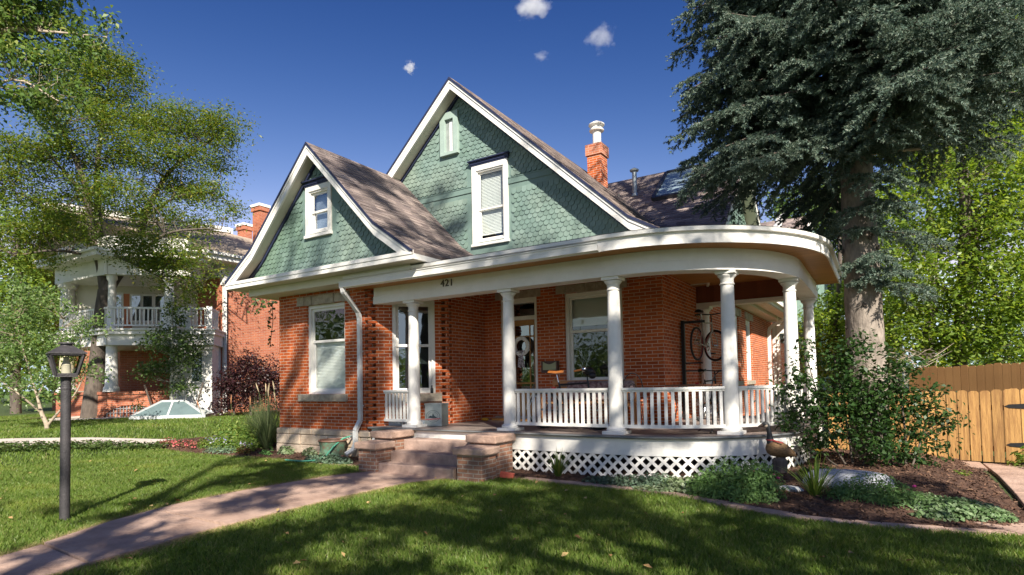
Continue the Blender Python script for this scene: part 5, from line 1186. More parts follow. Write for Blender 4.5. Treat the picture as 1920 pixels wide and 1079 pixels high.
# --- overhanging tree top left, nearer
D1 = 12.5
limbs = [[(*at_d(-420, 800, D1)[:2], 0, .28), pp_(-400, 500, D1, .22), pp_(-330, 250, D1, .16), pp_(-250, 60, D1, .12), pp_(-150, -150, D1, .07)], [pp_(-330, 250, D1, .12), pp_(-150, 130, D1, .09), pp_(0, 60, D1, .06), pp_(90, 60, D1, .03), pp_(200, 70, D1, .008)], [pp_(-250, 100, D1, .10), pp_(-100, 0, D1, .06), pp_(60, -30, D1, .03)],
         [pp_(-300, 220, D1, .09), pp_(-120, 210, D1-.5, .05), pp_(20, 150, D1-.5, .025), pp_(110, 190, D1-.5, .01)]]
blobs = [pb(*a) for a in ((30, 30, D1, .8, .8, .45), (110, 40, D1+.4, .5, .5, .5), (20, 110, D1-.5, .8, .7, .4), (100, 120, D1, .55, .5, .4), (165, 85, D1, .30, .35, .28), (208, 45, D1, .16, .2, .07), (60, 185, D1-.3, .6, .6, .3), (130, 175, D1, .35, .35, .25), (10, 190, D1, .4, .4, .22), (100, 220, D1, .25, .3, .18), (-60, 60, D1, 1, 1, .8), (-120, -60, D1, 1.6, 1.6, 1), (40, -60, D1, 1.3, 1.3, .6), (-90, 200, D1, .8, .8, .4))]
tree('maple_tree', 'nearer tree whose leafy branches hang into the top left corner', 'tree', limbs, blobs, 800, 26, .17, .115, .5, m_maple, m_barkp, 33, flat=.7, hollow=.3, twig=.014, up=.6, fold=.2)
# --- crabapple sapling by the side walk
D2 = 15.4
b0 = at_d(86, 862, D2)
limbs = [[(b0[0], b0[1], float(gz(b0[0], b0[1]))-.05, .075), pp_(85, 835, D2, .06), pp_(88, 800, D2, .055), pp_(78, 775, D2, .05), pp_(70, 745, D2, .03), pp_(50, 680, D2, .02), pp_(30, 600, D2, .01)], [pp_(88, 800, D2, .04), pp_(108, 775, D2, .03), pp_(140, 740, D2, .02), pp_(160, 700, D2, .012)], [pp_(78, 775, D2, .03), pp_(30, 735, D2-.4, .02), pp_(-20, 700, D2-.4, .01)], [pp_(70, 745, D2, .025), pp_(100, 680, D2+.3, .016), pp_(120, 600, D2+.3, .01)]]
blobs = [pb(*a) for a in ((30, 600, D2, .75, .7, .5), (90, 570, D2, .6, .6, .4), (10, 660, D2, .8, .7, .5), (75, 650, D2, .8, .8, .5), (140, 640, D2, .6, .6, .45), (20, 720, D2-.3, .6, .6, .3), (100, 710, D2, .7, .7, .3), (165, 690, D2, .45, .5, .3), (175, 610, D2, .4, .4, .3), (60, 760, D2, .35, .3, .12, .8), (125, 745, D2, .4, .4, .15, .8), (-40, 640, D2, .7, .6, .6), (40, 540, D2, .5, .5, .3))]
tree('crabapple_tree', 'small pale-barked young tree with light green leaves behind the lamp post', 'tree', limbs, blobs, 430, 22, .15, .085, .55, m_crab, m_barkp, 44, flat=.8, hollow=.2, twig=.010, up=.5)
# --- staked aspen sapling
D3 = 20.0
b0 = at_d(322, 772, D3)
limbs = [[(b0[0], b0[1], float(gz(b0[0], b0[1]))-.05, .05), pp_(322, 700, D3, .045), pp_(323, 620, D3, .035), pp_(322, 560, D3, .02)]]
blobs = [pb(*a) for a in ((322, 590, D3, .35, .35, .5), (315, 640, D3, .65, .6, .5), (345, 670, D3, .7, .6, .5), (300, 690, D3, .6, .5, .4), (360, 640, D3, .5, .5, .3), (335, 725, D3, .6, .5, .18), (285, 650, D3, .4, .4, .3), (270, 700, D3, .5, .4, .35))]
tree('aspen_sapling', 'slim staked sapling in front of the white bay of the neighboring house', 'tree', limbs, blobs, 230, 20, .14, .085, .75, m_aspen, plain('aspen_bark', (.42, .42, .36), (.32, .32, .27), 8, .8), 55, flat=.9, hollow=.2, twig=.010, up=.3)
for i, (xa, ya, xb, yb) in enumerate(((288, 775, 271, 722), (365, 774, 381, 718))):
    mb = MB(); mb.tube([at_d(xa, ya, D3), at_d(xb, yb, D3)], .03, 8); tag(mb.build('tree_stake', m_barkd, None), ['dark wooden stake leaning left of the sapling', 'dark wooden stake leaning right of the sapling'][i], 'stake', 'stakes of the sapling')
# --- dark blue spruce by the porch
sp0 = Vector((-.20, 11.2, .12)); spruce = empty('blue_spruce', tuple(sp0), 'tall blue spruce with a thick bare trunk rising beside the porch corner', 'tree')
mb = MB(); tr = smooth_path([(-.16, 11.2, 0, .40), (-.17, 11.2, .25, .315), (-.18, 11.2, .9, .285), (-.20, 11.2, 2.6, .27), (-.22, 11.22, 5, .235), (-.22, 11.22, 8, .19), (-.2, 11.2, 13, .13), (-.2, 11.2, 21.5, .03)], 10)
mb.tube([p[:3] for p in tr], [p[3]*(1+.02*math.sin(i*2.7)) for i, p in enumerate(tr)], 26); trunk = mb.build('trunk', m_bark, spruce, smooth=True)
mb = MB(); rr = random.Random(5)
for k in range(16):
    a = rr.uniform(-2.8, -.4); z = rr.uniform(.9, 4); c = Vector((-.20+.262*math.cos(a), 11.2+.262*math.sin(a), z)); mb.ball(c, .035, .035, .045, 8, 6)
mb.build('knot', m_barkd, trunk, smooth=True)
TB, TD = [], []    # needle twig bases and directions
bm_ = MB(); rr = random.Random(77)
def sbranch(z, az, L, droop, dens=1.0, tip=.10):
    a = Vector((-.2, 11.2, z)); d = Vector((math.cos(az), math.sin(az), 0)); pts = []; n_ = 9
    for i in range(n_+1):
        t = i/n_; pts.append(a+d*(L*t)+Vector((0, 0, .10*L*t-droop*L*(t**1.5)+tip*L*max(0, t-.7)))+Vector((rr.uniform(-.03, .03), rr.uniform(-.03, .03), 0))*L*.4*t)
    if any(p.x < -.5 and p.z < 4.0 and p.y < 14.3 for p in pts): return
    bm_.tube(pts, [.045*(1-.85*i/n_)*min(1.2, L/2.6) for i in range(n_+1)], 6, cap=False); sd_ = Vector((-d.y, d.x, 0))
    t = .22 if L > 1.2 else .35
    while t < 1.0:
        i = min(n_-1, int(t*n_)); p = pts[i].lerp(pts[i+1], t*n_-i)
        for s in (-1, 1):
            l = (L*.40*(1-t)**.7+.16)*rr.uniform(.6, 1.15)
            if rr.random() > dens: continue
            hd = (sd_*s*rr.uniform(.55, 1.0)+d*rr.uniform(.3, .75)+Vector((0, 0, rr.uniform(-.9, -.02)))).normalized()
            q = p; k = max(2, int(l/.10)); prev = p
            for j in range(k):
                q = prev+hd*(l/k)+Vector((0, 0, -.012*j*rr.uniform(.2, 1.4))); TB.append(prev); TD.append((q-prev)*1.1)
                for s2 in (-1, 1, 1 if rr.random() < .5 else -1):
                    if rr.random() < .78:
                        h2 = (hd+hd.cross(Vector((0, 0, 1)))*s2*rr.uniform(.5, 1.1)+Vector((0, 0, rr.uniform(-.75, .25)))).normalized(); TB.append(q); TD.append(h2*rr.uniform(.09, .17))
                prev = q
        t += rr.uniform(.05, .078)*min(1.6, 2.2/max(L, .5))*(1 if z < 10.2 else 1.8)
    TB.append(pts[-1]); TD.append((pts[-1]-pts[-2]).normalized()*.16)
z = 4.75
camaz = math.atan2(-11.2, .2)
while z < 20.5:
    L0 = 3.0*min(1, (21.5-z)/11)
    for k in range(8 if z < 10.2 else 4):
        az = rr.uniform(0, 2*math.pi); left = max(0, math.cos(az-R(205))); front = max(0, math.cos(az-camaz)); back = max(0, math.cos(az-R(75)))
        L = L0*rr.uniform(.75, 1.05)*(1-.12*left); zz = z+rr.uniform(-.15, .15)
        if z < 5.4 and front > .3: L *= .6
        if z < 5.7 and left > .6 and k % 2: continue
        if z < 5.9 and math.cos(az-R(20)) > .25: continue
        sbranch(zz+.45*left, az, L, .24+.05*left+rr.uniform(-.06, .12), dens=1.0 if z < 10.2 else .55)
    z += .30
for az, L, zz, dr in ((R(188), 2.7, 5.9, .42), (R(203), 2.8, 6.2, .46), (R(215), 2.8, 5.9, .48), (R(208), 2.9, 6.7, .48), (R(222), 2.7, 6.5, .46), (R(196), 2.8, 7.1, .44), (R(210), 2.6, 5.7, .42), (R(204), 2.8, 7.6, .46), (R(216), 2.8, 7.3, .50), (R(226), 2.6, 5.9, .44), (R(199), 2.9, 8.3, .45), (R(213), 2.9, 8.6, .48), (R(206), 2.8, 5.8, .50)): sbranch(zz, az, L, dr)
for k in range(46): sbranch(rr.uniform(5.2, 10.4), camaz+R(rr.uniform(-58, 58)), rr.uniform(1.3, 2.5), rr.uniform(.25, .5))
for az, L, zz, dr in ((R(-80), .55, 3.95, .3), (R(-120), .6, 4.0, .3), (R(-60), .6, 3.55, .35), (R(-100), .5, 3.4, .3), (R(-40), .7, 3.3, .4), (R(-75), .45, 3.15, .4), (R(-20), .9, 3.1, .4), (R(-140), .6, 3.7, .3), (R(-10), 1.1, 3.9, .4), (R(-90), .8, 4.3, .4), (R(-50), .9, 4.4, .4)): sbranch(zz, az, L, dr, tip=0)
bm_.build('limbs', m_barkd, spruce, fix=False)
TB = np.array([[*p] for p in TB]); TD = np.array([[*p] for p in TD]); k_ = ~((TB[:, 0] < -.42) & (TB[:, 2] < 3.95) & (TB[:, 1] < 14.3)); TB, TD = TB[k_], TD[k_]
def needles(name, B, Dv, per, ln, w, mat, parent, seed):
    r_ = np.random.default_rng(seed); n = len(B)*per; i = np.repeat(np.arange(len(B)), per); t = r_.random(n); L = np.linalg.norm(Dv, axis=1, keepdims=True); d = (Dv/L)[i]
    h = r_.normal(size=(n, 3)); h -= d*(h*d).sum(1, keepdims=True); h /= np.linalg.norm(h, axis=1, keepdims=True)
    p = B[i]+Dv[i]*t[:, None]; q = h*.85+d*.75; q /= np.linalg.norm(q, axis=1, keepdims=True); l = ln*r_.uniform(.7, 1.2, n)[:, None]*(1-.3*t[:, None]); s_ = np.cross(q, r_.normal(size=(n, 3))); s_ /= np.linalg.norm(s_, axis=1, keepdims=True)
    V = np.stack([p-s_*w*.5, p+s_*w*.5, p+q*l], 1).reshape(-1, 3)
    return np_mesh(name, V, np.arange(3*n), np.full(n, 3), mat, parent)
m_needle = leafmat('spruce_needles', [(.040, .064, .050), (.060, .09, .072), (.082, .116, .092), (.051, .076, .055), (.115, .138, .10), (.05, .064, .044)], .2, .5, 1.75)
print('spruce twigs', len(TB))
needles('crown', TB, TD, 21, .058, .019, m_needle, spruce, 3)
mb = MB(); q = [pp_(*a) for a in ((1770, 275, 10.3, .0), (1790, 262, 10.3, .0), (1808, 245, 10.2, .0), (1822, 225, 10.2, .0), (1826, 205, 10.2, 0))]; q = [p[:3] for p in q]; mb.tube([Vector((-.2, 11.2, 5.2))]+[Vector(p) for p in q], [.03, .025, .02, .018, .014, .008], 7)
rr = random.Random(8)
for k in range(26):
    p = Vector(q[rr.randrange(len(q))]); mb.tube([p, p+Vector((rr.uniform(-.15, .15), rr.uniform(-.15, .1), rr.uniform(-.14, .1)))], [.008, .003], 4)
mb.build('dead_branch', m_barkp, spruce)
# --- lilac bush in front of the trunk
lb_blobs = [((u, v, z), (rx, rx*.7, rz), 1) for u, v, z, rx, rz in ((-.95, 10.0, 1.0, .35, .30), (-1.10, 9.9, 1.5, .2, .25), (-.95, 9.95, 1.95, .14, .28), (-.62, 10.2, 1.2, .5, .4), (-.35, 10.3, .8, .55, .3), (-.1, 10.5, 1.25, .5, .35), (.3, 10.6, .8, .45, .3), (.55, 10.7, 1.15, .35, .25), (.2, 10.4, 1.6, .35, .2), (-.55, 10.2, 1.75, .26, .3), (.75, 10.8, .85, .25, .2), (-.8, 9.9, .55, .3, .2), (.0, 10.2, .45, .5, .2), (-1.35, 9.9, 1.25, .16, .14), (-.35, 10.1, 1.45, .3, .3), (.6, 10.6, .5, .25, .15), (-.25, 10.2, 2.0, .18, .2), (-1.25, 9.9, .85, .2, .15), (.1, 10.4, 1.9, .15, .15))]
limbs = [[(-.40, 10.3, .10, .022), (-.45, 10.3, .7, .016), (-.6, 10.2, 1.9, .005)], [(-.45, 10.25, .1, .02), (-.7, 10.1, .7, .014), (-1.0, 9.95, 2.1, .004)], [(-.30, 10.3, .1, .02), (-.15, 10.4, .7, .014), (-.2, 10.3, 2.1, .004)], [(.25, 10.45, .08, .022), (.28, 10.5, .6, .016), (.2, 10.5, 1.9, .005)], [(.3, 10.45, .08, .018), (.45, 10.6, .5, .012), (.65, 10.75, 1.25, .005)], [(.2, 10.45, .08, .018), (0, 10.4, .5, .012), (-.1, 10.4, 1.5, .005)], [(-.5, 10.25, .1, .016), (-.8, 10, .4, .01), (-1.3, 9.9, 1.3, .004)]]
tree('lilac_bush', 'dark green leafy bush of many thin stems in front of the spruce trunk', 'bush', limbs, lb_blobs, 560, 15, .09, .072, .6, m_lilac, m_barkd, 66, flat=.9, hollow=.1, twig=.008, up=.7, kind_tr='stems', fold=.15)
# --- trees beyond the right fence
def bgtree(label, px, D, trunk_r, lobes, ncl, per, cr, size, mat, seed, base_z=0, group='trees beyond the fence', bark=None, limbs_extra=(), hollow=.4, up=.7):
    x0, yb = px; b = at_d(x0, yb, D); limbs = [[(b[0], b[1], base_z-.1, trunk_r), pp_(x0, yb-120*18/D, D, trunk_r*.85), pp_(x0+10, yb-300*18/D, D, trunk_r*.7), pp_(x0, yb-500*18/D, D, trunk_r*.4)]]+list(limbs_extra)
    return tree('deciduous_tree', label, 'tree', limbs, [pb(*l) for l in lobes], ncl, per, cr, size, .5, mat, bark or m_barkd, seed, group, flat=.7, hollow=hollow, twig=.02, tw_frac=.25, up=up)
D4 = 16.5
bgtree('bright green tree filling the right edge behind the fence', (1800, 760), D4, .2, [(x, y, D4+dd, r, r, r*.75) for x, y, r, dd in ((1850, 330, 1.6, 0), (1900, 430, 1.4, -.6), (1800, 430, 1.3, .5), (1760, 520, 1.3, 0), (1870, 540, 1.5, -.8), (1700, 560, 1.0, .6), (1820, 620, 1.2, -.3), (1740, 630, 1.0, 0), (1900, 640, 1.2, -.6), (1960, 540, 1.6, -.5), (1960, 350, 1.6, 0), (1680, 640, .7, .5), (1990, 660, 1.2, 0), (1780, 670, .8, -.2), (1690, 480, .9, 0.5))], 1250, 24, .24, .135, m_bright, 71,
       limbs_extra=[[pp_(1800, 640, D4, .12), pp_(1830, 480, D4, .1), pp_(1810, 380, D4, .09), pp_(1795, 340, D4, .05)]], up=.8)
D5 = 23
bgtree('tall yellow-green tree seen between the spruce branches at upper right', (1740, 745), D5, .25, [(x, y, D5+dd, r, r, r*.8) for x, y, r, dd in ((1700, 400, 2.2, 0), (1640, 480, 1.6, 1), (1760, 300, 2.2, 0), (1850, 220, 2.5, 0), (1800, 100, 2.5, 0), (1900, 120, 2.5, 1), (1700, 550, 1.6, 0), (1960, 250, 2.5, 0), (1660, 580, 1.2, 0), (1700, 320, 1.3, .5))], 1000, 26, .32, .19, m_bright, 72, up=.8)
D6 = 34
bgtree('distant pale tree rising behind the end of the porch roof', (1540, 735), D6, .3, [(x, y, D6, r, r, r) for x, y, r in ((1510, 400, 1.9), (1545, 370, 1.7), (1575, 440, 1.8), (1490, 430, 1.2), (1530, 480, 1.6), (1590, 500, 1.8), (1470, 380, .8), (1640, 420, 2.2), (1560, 540, 1.6))], 560, 22, .42, .24, m_crab, 73)
D7 = 21
bgtree('olive-green small tree between the last porch column and the spruce trunk', (1565, 745), D7, .1, [(x, y, D7, r, r, r) for x, y, r in ((1550, 620, .9), (1570, 580, .8), (1545, 670, .8), (1585, 640, .8), (1560, 700, .8), (1530, 600, .5), (1640, 690, 1), (1600, 560, .8))], 330, 22, .22, .15, m_bright, 74)
# blue spruce far behind, left of the trunk
def conifer(label, x, ytop, ybase, D, r, seed, mat):
    b = at_d(x, ybase, D); top = at_d(x, ytop, D); H = top[2]-b[2]; t = empty('distant_spruce', tuple(b), label, 'tree', 'conifers far behind'); mb = MB(); mb.tube([tuple(b), tuple(top)], [.18, .02], 8); mb.build('trunk', m_barkd, t)
    r_ = random.Random(seed); B, Dd = [], []; mb = MB(); z = .06*H
    while z < H:
        L = r*(1-z/H)+.15
        for k in range(7):
            a = r_.uniform(0, 6.283); d = Vector((math.cos(a), math.sin(a), -.25)); l = L*r_.uniform(.7, 1.1); p0 = Vector((b[0], b[1], b[2]+z)); mb.tube([p0, p0+d*l], [.02, .006], 4, cap=False)
            m = int(l/.14)
            for j in range(m):
                p = p0+d*(l*(j+.5)/m)
                for s in (-1, 1): B.append(p); Dd.append((Vector((-d.y*s, d.x*s, -.3))+d*.5)*(.16+.3*(1-j/m)*l*.5))
        z += .32
    mb.build('limbs', m_barkd, t, fix=False); needles('crown', np.array([[*q] for q in B]), np.array([[*q] for q in Dd]), 12, .09, .035, mat, t, seed)
conifer('dark blue-green conifer far behind the end of the porch', 1555, 440, 740, 27, 1.9, 5, m_needle)
conifer('pale blue conifer behind the spruce trunk on its right', 1672, 500, 745, 25, 1.5, 6, leafmat('pale_needles', [(.10, .14, .13), (.15, .19, .18), (.2, .24, .22)], .1, .5))
# dry twiggy bush by the tall fence
limbs = [[pp_(1660, 760, 15, .03), pp_(1690, 700, 15, .02), pp_(1740, 660, 15, .006)]]; t = empty('dry_bush', tuple(limbs[0][0][:3]), 'tangle of bare pale dry twigs left of the tall fence', 'bush'); mb = MB(); rr = random.Random(3)
for k in range(130):
    p = Vector(at_d(rr.uniform(1640, 1760), rr.uniform(655, 750), rr.uniform(14.6, 15.4))); q = p+Vector((rr.uniform(-.5, .5), rr.uniform(-.3, .3), rr.uniform(-.15, .35))); mb.tube([p, p.lerp(q, .5)+Vector((0, 0, rr.uniform(-.06, .06))), q], [.010, .008, .003], 4, cap=False)
mb.build('twigs', m_barkp, t, fix=False)
# --- trees behind the left neighbor
D8 = 36
for i, (lab, x, D, lobes, mt) in enumerate((
    ('leafy tree at the left edge behind the crabapple', 30, 27, [(10, 500, 2, 2), (60, 540, 1.6, 2), (10, 600, 2, 2), (70, 610, 1.4, 1.4), (-40, 560, 2, 2), (95, 490, 1.0, 1), (20, 660, 1.6, 1.2), (0, 420, 1.2, 1.0)], m_bright),
    ('bright tree seen through the white porch columns of the neighboring house', 170, 44, [(160, 590, 2.6, 2.4), (200, 570, 2, 2), (120, 600, 2, 2), (170, 640, 2.4, 2.2), (90, 560, 2, 2.0)], m_bright))):
    bgtree(lab, (x, 752), D, .22, [(a, b, D, r, r, rz) for a, b, r, rz in lobes], 520, 24, .36, .20, mt, 80+i, .4, 'trees behind the neighboring house')
# --- street trees behind the camera that dapple the garden
m_street = leafmat('street_leaves', [(.05, .09, .02), (.07, .12, .026), (.09, .14, .03)], .3, .5)
def street(label, x, y, lobes, ncl, per, cr, size, seed):
    limbs = [[(x, y, -.1, .34), (x, y, 2, .27), (x+.1, y, 5, .22), (x, y+.2, 9, .14), (x, y, 14, .05)]]+[[(x, y, 4+.8*k, .12), (x+1.5*math.cos(k*2.1), y+1.5*math.sin(k*2.1), 5.4+.9*k, .09), (x+3*math.cos(k*2.1), y+3*math.sin(k*2.1), 6.6+k, .04)] for k in range(6)]
    return tree('street_tree', label, 'tree', limbs, lobes, ncl, per, cr, size, .6, m_street, m_barkd, seed, 'street trees behind the viewer', flat=.6, hollow=.15, twig=.03, tw_frac=.3)
def sunpt(P, t): return (P[0]+sd.x*t, P[1]+sd.y*t, P[2]+sd.z*t)
rr = random.Random(12); lobes = []
for k in range(34):
    z = 5.5+12.5*k/33; prof = 4.0*math.sin(math.pi*min(1, (z-3.5)/17.5))**.6
    a = k*2.4; q = prof*(.35+.6*rr.random()); lobes.append(((7.6+q*math.cos(a), -4.0+q*math.sin(a), z), (1.45, 1.45, .85), 1))
for P, t, r in (((-6.6, 2.4, 0), 15, 1.1), ((-5.4, 2.7, 0), 15, .8), ((-5.4, 3.7, 0), 15, .7), ((-5.6, 4.8, 0), 15, .6), ((-4.7, 2.3, 0), 14, .8), ((-4.5, 3.2, 0), 14, .6), ((-.3, 4.6, 0), 12, .9), ((-1.0, 7.0, 0), 13, .8), ((-5.6, 6.2, 0), 15, .5), ((-8.4, 3.7, 0), 16, .45), ((-8.6, 6.4, 0), 17, .8), ((-7.6, 5.2, 0), 16, .6), ((0, 8.6, .3), 12, 1.3), ((-1.2, 9.2, .5), 13, 1.2), ((.6, 7.5, 0), 12, 1.3), ((-1.5, 5.5, 0), 13, 1.1), ((.5, 5.5, 0), 12, 1.3), ((-1.6, 8.9, 2.6), 14, 1.0), ((-4, 3, 0), 13, .85), ((-2, 3.5, 0), 13, 1.0),
                ((-5.2, 4.6, 0), 14, .8), ((-4.6, 6.3, 0), 14, .8), ((-3.0, 5.0, 0), 14, .75), ((-2.4, 6.6, 0), 14, .8), ((-5.0, 3.4, 0), 15, .6), ((-3.4, 3.4, 0), 13, .7), ((-.5, 6.5, 0), 13, 1.1), ((-3.9, 8.6, 1.5), 15, .6), ((-5.2, 8.5, .9), 16, .6)):
    lobes.append((sunpt(P, t), (r, r, r*.7), 1.3))
street('big street tree standing behind the viewer', 7.6, -4.0, lobes, 520, 66, .19, .16, 91)
lobes = []
rr = random.Random(31)
for k in range(84):
    P = (rr.uniform(-11.2, -4.0), rr.uniform(8.0, 10.4), rr.uniform(3.6, 7.2)) if k < 58 else (rr.uniform(-11.5, -8.5), 8.5, rr.uniform(.6, 3.4))
    r = rr.uniform(.25, .5); lobes.append((sunpt(P, rr.uniform(20, 25)), (r, r, r*.7), 1))
for P, r in (((-9.0, 6.8, 0), .6), ((-10.2, 7.2, 0), .6), ((-8.7, 5.6, 0), .55), ((-9.4, 6.1, 0), .5), ((-8.5, 4.4, 0), .4), ((-8.9, 3.3, 0), .4), ((-9.9, 2.5, 0), .5), ((-7.7, 6.8, 0), .6), ((-8.2, 6.2, 0), .5), ((-11.2, 7.3, 0), .4), ((-9.6, 7.5, 0), .5), ((-6.9, 4.6, 0), .5), ((-7.0, 6.2, 0), .5), ((-12.6, 6.6, 0), .35), ((-5.8, 7.6, .4), .5)):
    lobes.append((sunpt(P, 17.5), (r, r, r*.7), 1.5))
street('second street tree standing behind the viewer to the left', 2.2, -6.6, lobes, 215, 46, .155, .14, 92)
# far ring of trees closing the horizon
r_ = np.random.default_rng(5); P = []
for k in range(1500):
    a = r_.uniform(0, 2*np.pi); D = r_.uniform(60, 85); c = np.array([D*np.cos(a), D*np.sin(a)]); h = 7+3*np.sin(a*9)+2*np.sin(a*23+1)
    P.append(np.stack([c[0]+r_.normal(0, 1.5, 120), c[1]+r_.normal(0, 1.5, 120), r_.uniform(-.5, h)+r_.normal(0, 1.3, 120)], 1))
P = np.concatenate(P); nn = r_.normal(size=P.shape); nn[:, :2] -= P[:, :2]/70; nn[:, 2] += .4
tag(flakes('far_trees', P, nn, r_.uniform(.25, .55, len(P)), .8, m_maple), 'far wood closing the horizon all around', 'wood', kind='stuff')
# ================================================================== GARDEN PLANTS
def plant_patch(name, label, cat, lobes, n, size, aspect, mat, seed, hollow=.0, up=.8, group=None, fold=.2):
    r_ = np.random.default_rng(seed); w = np.array([l[1][0]*l[1][1] for l in lobes]); w = w/w.sum(); i = r_.choice(len(lobes), n, p=w)
    d = r_.normal(size=(n, 3)); d /= np.linalg.norm(d, axis=1, keepdims=True); d[:, 2] = np.abs(d[:, 2])
    P = np.array([l[0] for l in lobes])[i]+d*np.array([l[1] for l in lobes])[i]*(r_.uniform(.5, 1.05, (n, 1)))
    nn = r_.normal(0, .45, P.shape)+d*.8; nn[:, 2] += up; o = flakes(name, P, nn, size*r_.uniform(.6, 1.4, n), aspect, mat, fold=fold)
    c = Vector(lobes[0][0]); o.data.transform(Matrix.Translation(-c)); o.location = c; tag(o, label, cat, group); return o
def blades(name, label, cat, c, n, L, w, spread, mat, seed, flowers=None, stems=None, group=None, droop=.7):
    r_ = random.Random(seed); root = empty(name, tuple(c), label, cat, group); V = []; c = Vector(c); loops = []; sizes = []; b0 = 0
    for k in range(n):
        a = r_.uniform(0, 6.283); d = Vector((math.cos(a), math.sin(a), 0)); l = L*r_.uniform(.55, 1.1); lean = spread*r_.uniform(.1, 1); p0 = c+d*.05*r_.random(); s = Vector((-d.y, d.x, 0))*w*r_.uniform(.7, 1.2)*.5
        ps = []
        for j in range(6):
            t = j/5; ps.append(p0+d*(lean*l*t)+Vector((0, 0, l*(t-droop*lean*t*t))))
        for j in range(6):
            f = 1-.15*j if j < 5 else .03; V += [ps[j]-s*f, ps[j]+s*f]
        for j in range(5): loops += [b0+2*j, b0+2*j+1, b0+2*j+3, b0+2*j+2]; sizes.append(4)
        b0 += 12
    np_mesh('leaves', np.array([[*v] for v in V]), loops, sizes, mat, root)
    return root
m_lily = leafmat('daylily_leaves', [(.05, .10, .02), (.08, .14, .025), (.12, .18, .03), (.17, .17, .04)], .35, .4)
m_orn = leafmat('grass_clump', [(.06, .09, .035), (.09, .12, .05), (.13, .15, .07), (.07, .10, .04)], .35, .5, 1.5)
m_varieg = leafmat('pale_variegated', [(.22, .30, .14), (.34, .40, .24), (.12, .20, .06), (.42, .46, .32)], .3, .5)
m_lam = leafmat('silver_lamium', [(.08, .14, .05), (.16, .23, .11), (.26, .33, .19), (.06, .115, .035), (.12, .19, .08)], .3, .5, 1.25)
m_lav = leafmat('catmint', [(.045, .09, .025), (.065, .12, .034), (.09, .155, .045), (.055, .105, .028)], .3, .55, 1.7)
m_silver = leafmat('silver_leaves', [(.14, .21, .14), (.20, .27, .18), (.11, .17, .10), (.08, .14, .07)], .2, .6)
m_mix = leafmat('perennial_leaves', [(.06, .12, .02), (.10, .17, .03), (.16, .21, .045), (.07, .13, .03), (.22, .24, .06)], .4, .5, 1.4)
m_ivy = leafmat('ivy_leaves', [(.05, .09, .025), (.08, .13, .035), (.12, .16, .05), (.04, .07, .02)], .25, .5)
m_hosta = m_varieg
blades('daylily', 'green strap-leaved daylily clump in front of the white lattice near the steps', 'plant', (-4.30, 8.12, .07), 60, .52, .022, .75, m_lily, 1)
r1 = blades('daylily', 'daylily clump with a yellow bloom in front of the boulder', 'plant', (-.72, 8.02, .09), 75, .62, .022, .85, m_lily, 2)
mb = MB(); mb.tube([(-.72, 8.02, .1), (-.71, 8.02, .55), (-.66, 8.04, .63)], .006, 5); mb.build('flower_stem', m_lily, r1)
mb = MB()
for k in range(6):
    a = k*math.pi/3; d = Vector((math.cos(a), math.sin(a), .4)); c = Vector((-.66, 8.04, .63)); s = Vector((-d.y, d.x, 0))*.018; mb.add([c, c+d*.04+s, c+d*.075, c+d*.04-s], [(0, 1, 2, 3)])
mb.build('bloom', plain('yellow_petal', (.75, .45, .06), (.65, .33, .03), 9, .5), r1, fix=False)
plant_patch('ground_cover', 'low silvery green ground cover in front of the middle of the lattice', 'plant', [((-3.0, 8.05, .03), (.65, .22, .15)), ((-3.55, 8.06, .03), (.3, .15, .10)), ((-2.7, 8.1, .05), (.35, .2, .18))], 2300, .045, .5, m_silver, 3)
plant_patch('dead_nettle', 'pale edged spreading plant spilling over the edging before the lattice', 'plant', [((-2.25, 8.0, .03), (.50, .25, .17)), ((-2.65, 7.80, .0), (.35, .12, .09)), ((-1.95, 8.15, .05), (.3, .2, .22))], 1700, .06, .75, m_varieg, 4)
plant_patch('catmint_bush', 'fine-leaved green mound beside the goose statue', 'plant', [((-1.62, 7.90, .02), (.55, .42, .50)), ((-1.35, 7.85, .02), (.35, .35, .48)), ((-1.95, 7.8, .02), (.3, .25, .32))], 7500, .055, .28, m_lav, 5, up=.2)
plant_patch('catmint_bush', 'fine-leaved green mound to the right of the boulder', 'plant', [((-.12, 8.12, .05), (.42, .28, .34)), ((.12, 8.0, .05), (.3, .25, .24)), ((-.4, 8.05, .05), (.3, .2, .22))], 4200, .05, .28, m_lav, 6, up=.2)
plant_patch('dead_nettle', 'wide silvery leaved mat at the front right of the mulch bed', 'plant', [((.62, 8.0, .05), (.45, .35, .13)), ((.35, 8.2, .06), (.3, .2, .13)), ((.85, 7.85, .04), (.28, .25, .11)), ((.45, 7.62, .03), (.25, .12, .08))], 4200, .046, .78, m_lam, 7)
plant_patch('seedling', 'small bright green weed in the mulch before the fence', 'plant', [((.92, 10.6, .04), (.16, .1, .12))], 60, .06, .6, m_mix, 8)
plant_patch('hosta', 'small green leafy clump at the feet of the lilac stems', 'plant', [((-.78, 9.5, .08), (.35, .2, .18)), ((.42, 10.9, .1), (.3, .2, .2))], 260, .10, .6, m_lilac, 9)
plant_patch('fence_weed', 'leafy weed at the right picture edge in front of the gate', 'plant', [((2.05, 12.4, .03), (.35, .25, .35)), ((2.3, 12.0, .03), (.4, .3, .3))], 500, .10, .4, m_mix, 10)
# pinks by the stone
mb = MB(); rr = random.Random(4)
for c in ((-1.18, 8.0, .32), (-1.13, 7.98, .29), (-1.4, 7.9, .37), (.28, 8.15, .27)):
    mb.ball((c[0], c[1], c[2]), .022, .022, .014, 8, 5)
tag(mb.build('pink_flowers', plain('pink_petal', (.65, .05, .25), (.5, .03, .2), 20, .6), None), 'few bright pink flower heads beside the small pointed stone', 'flowers', kind='stuff')
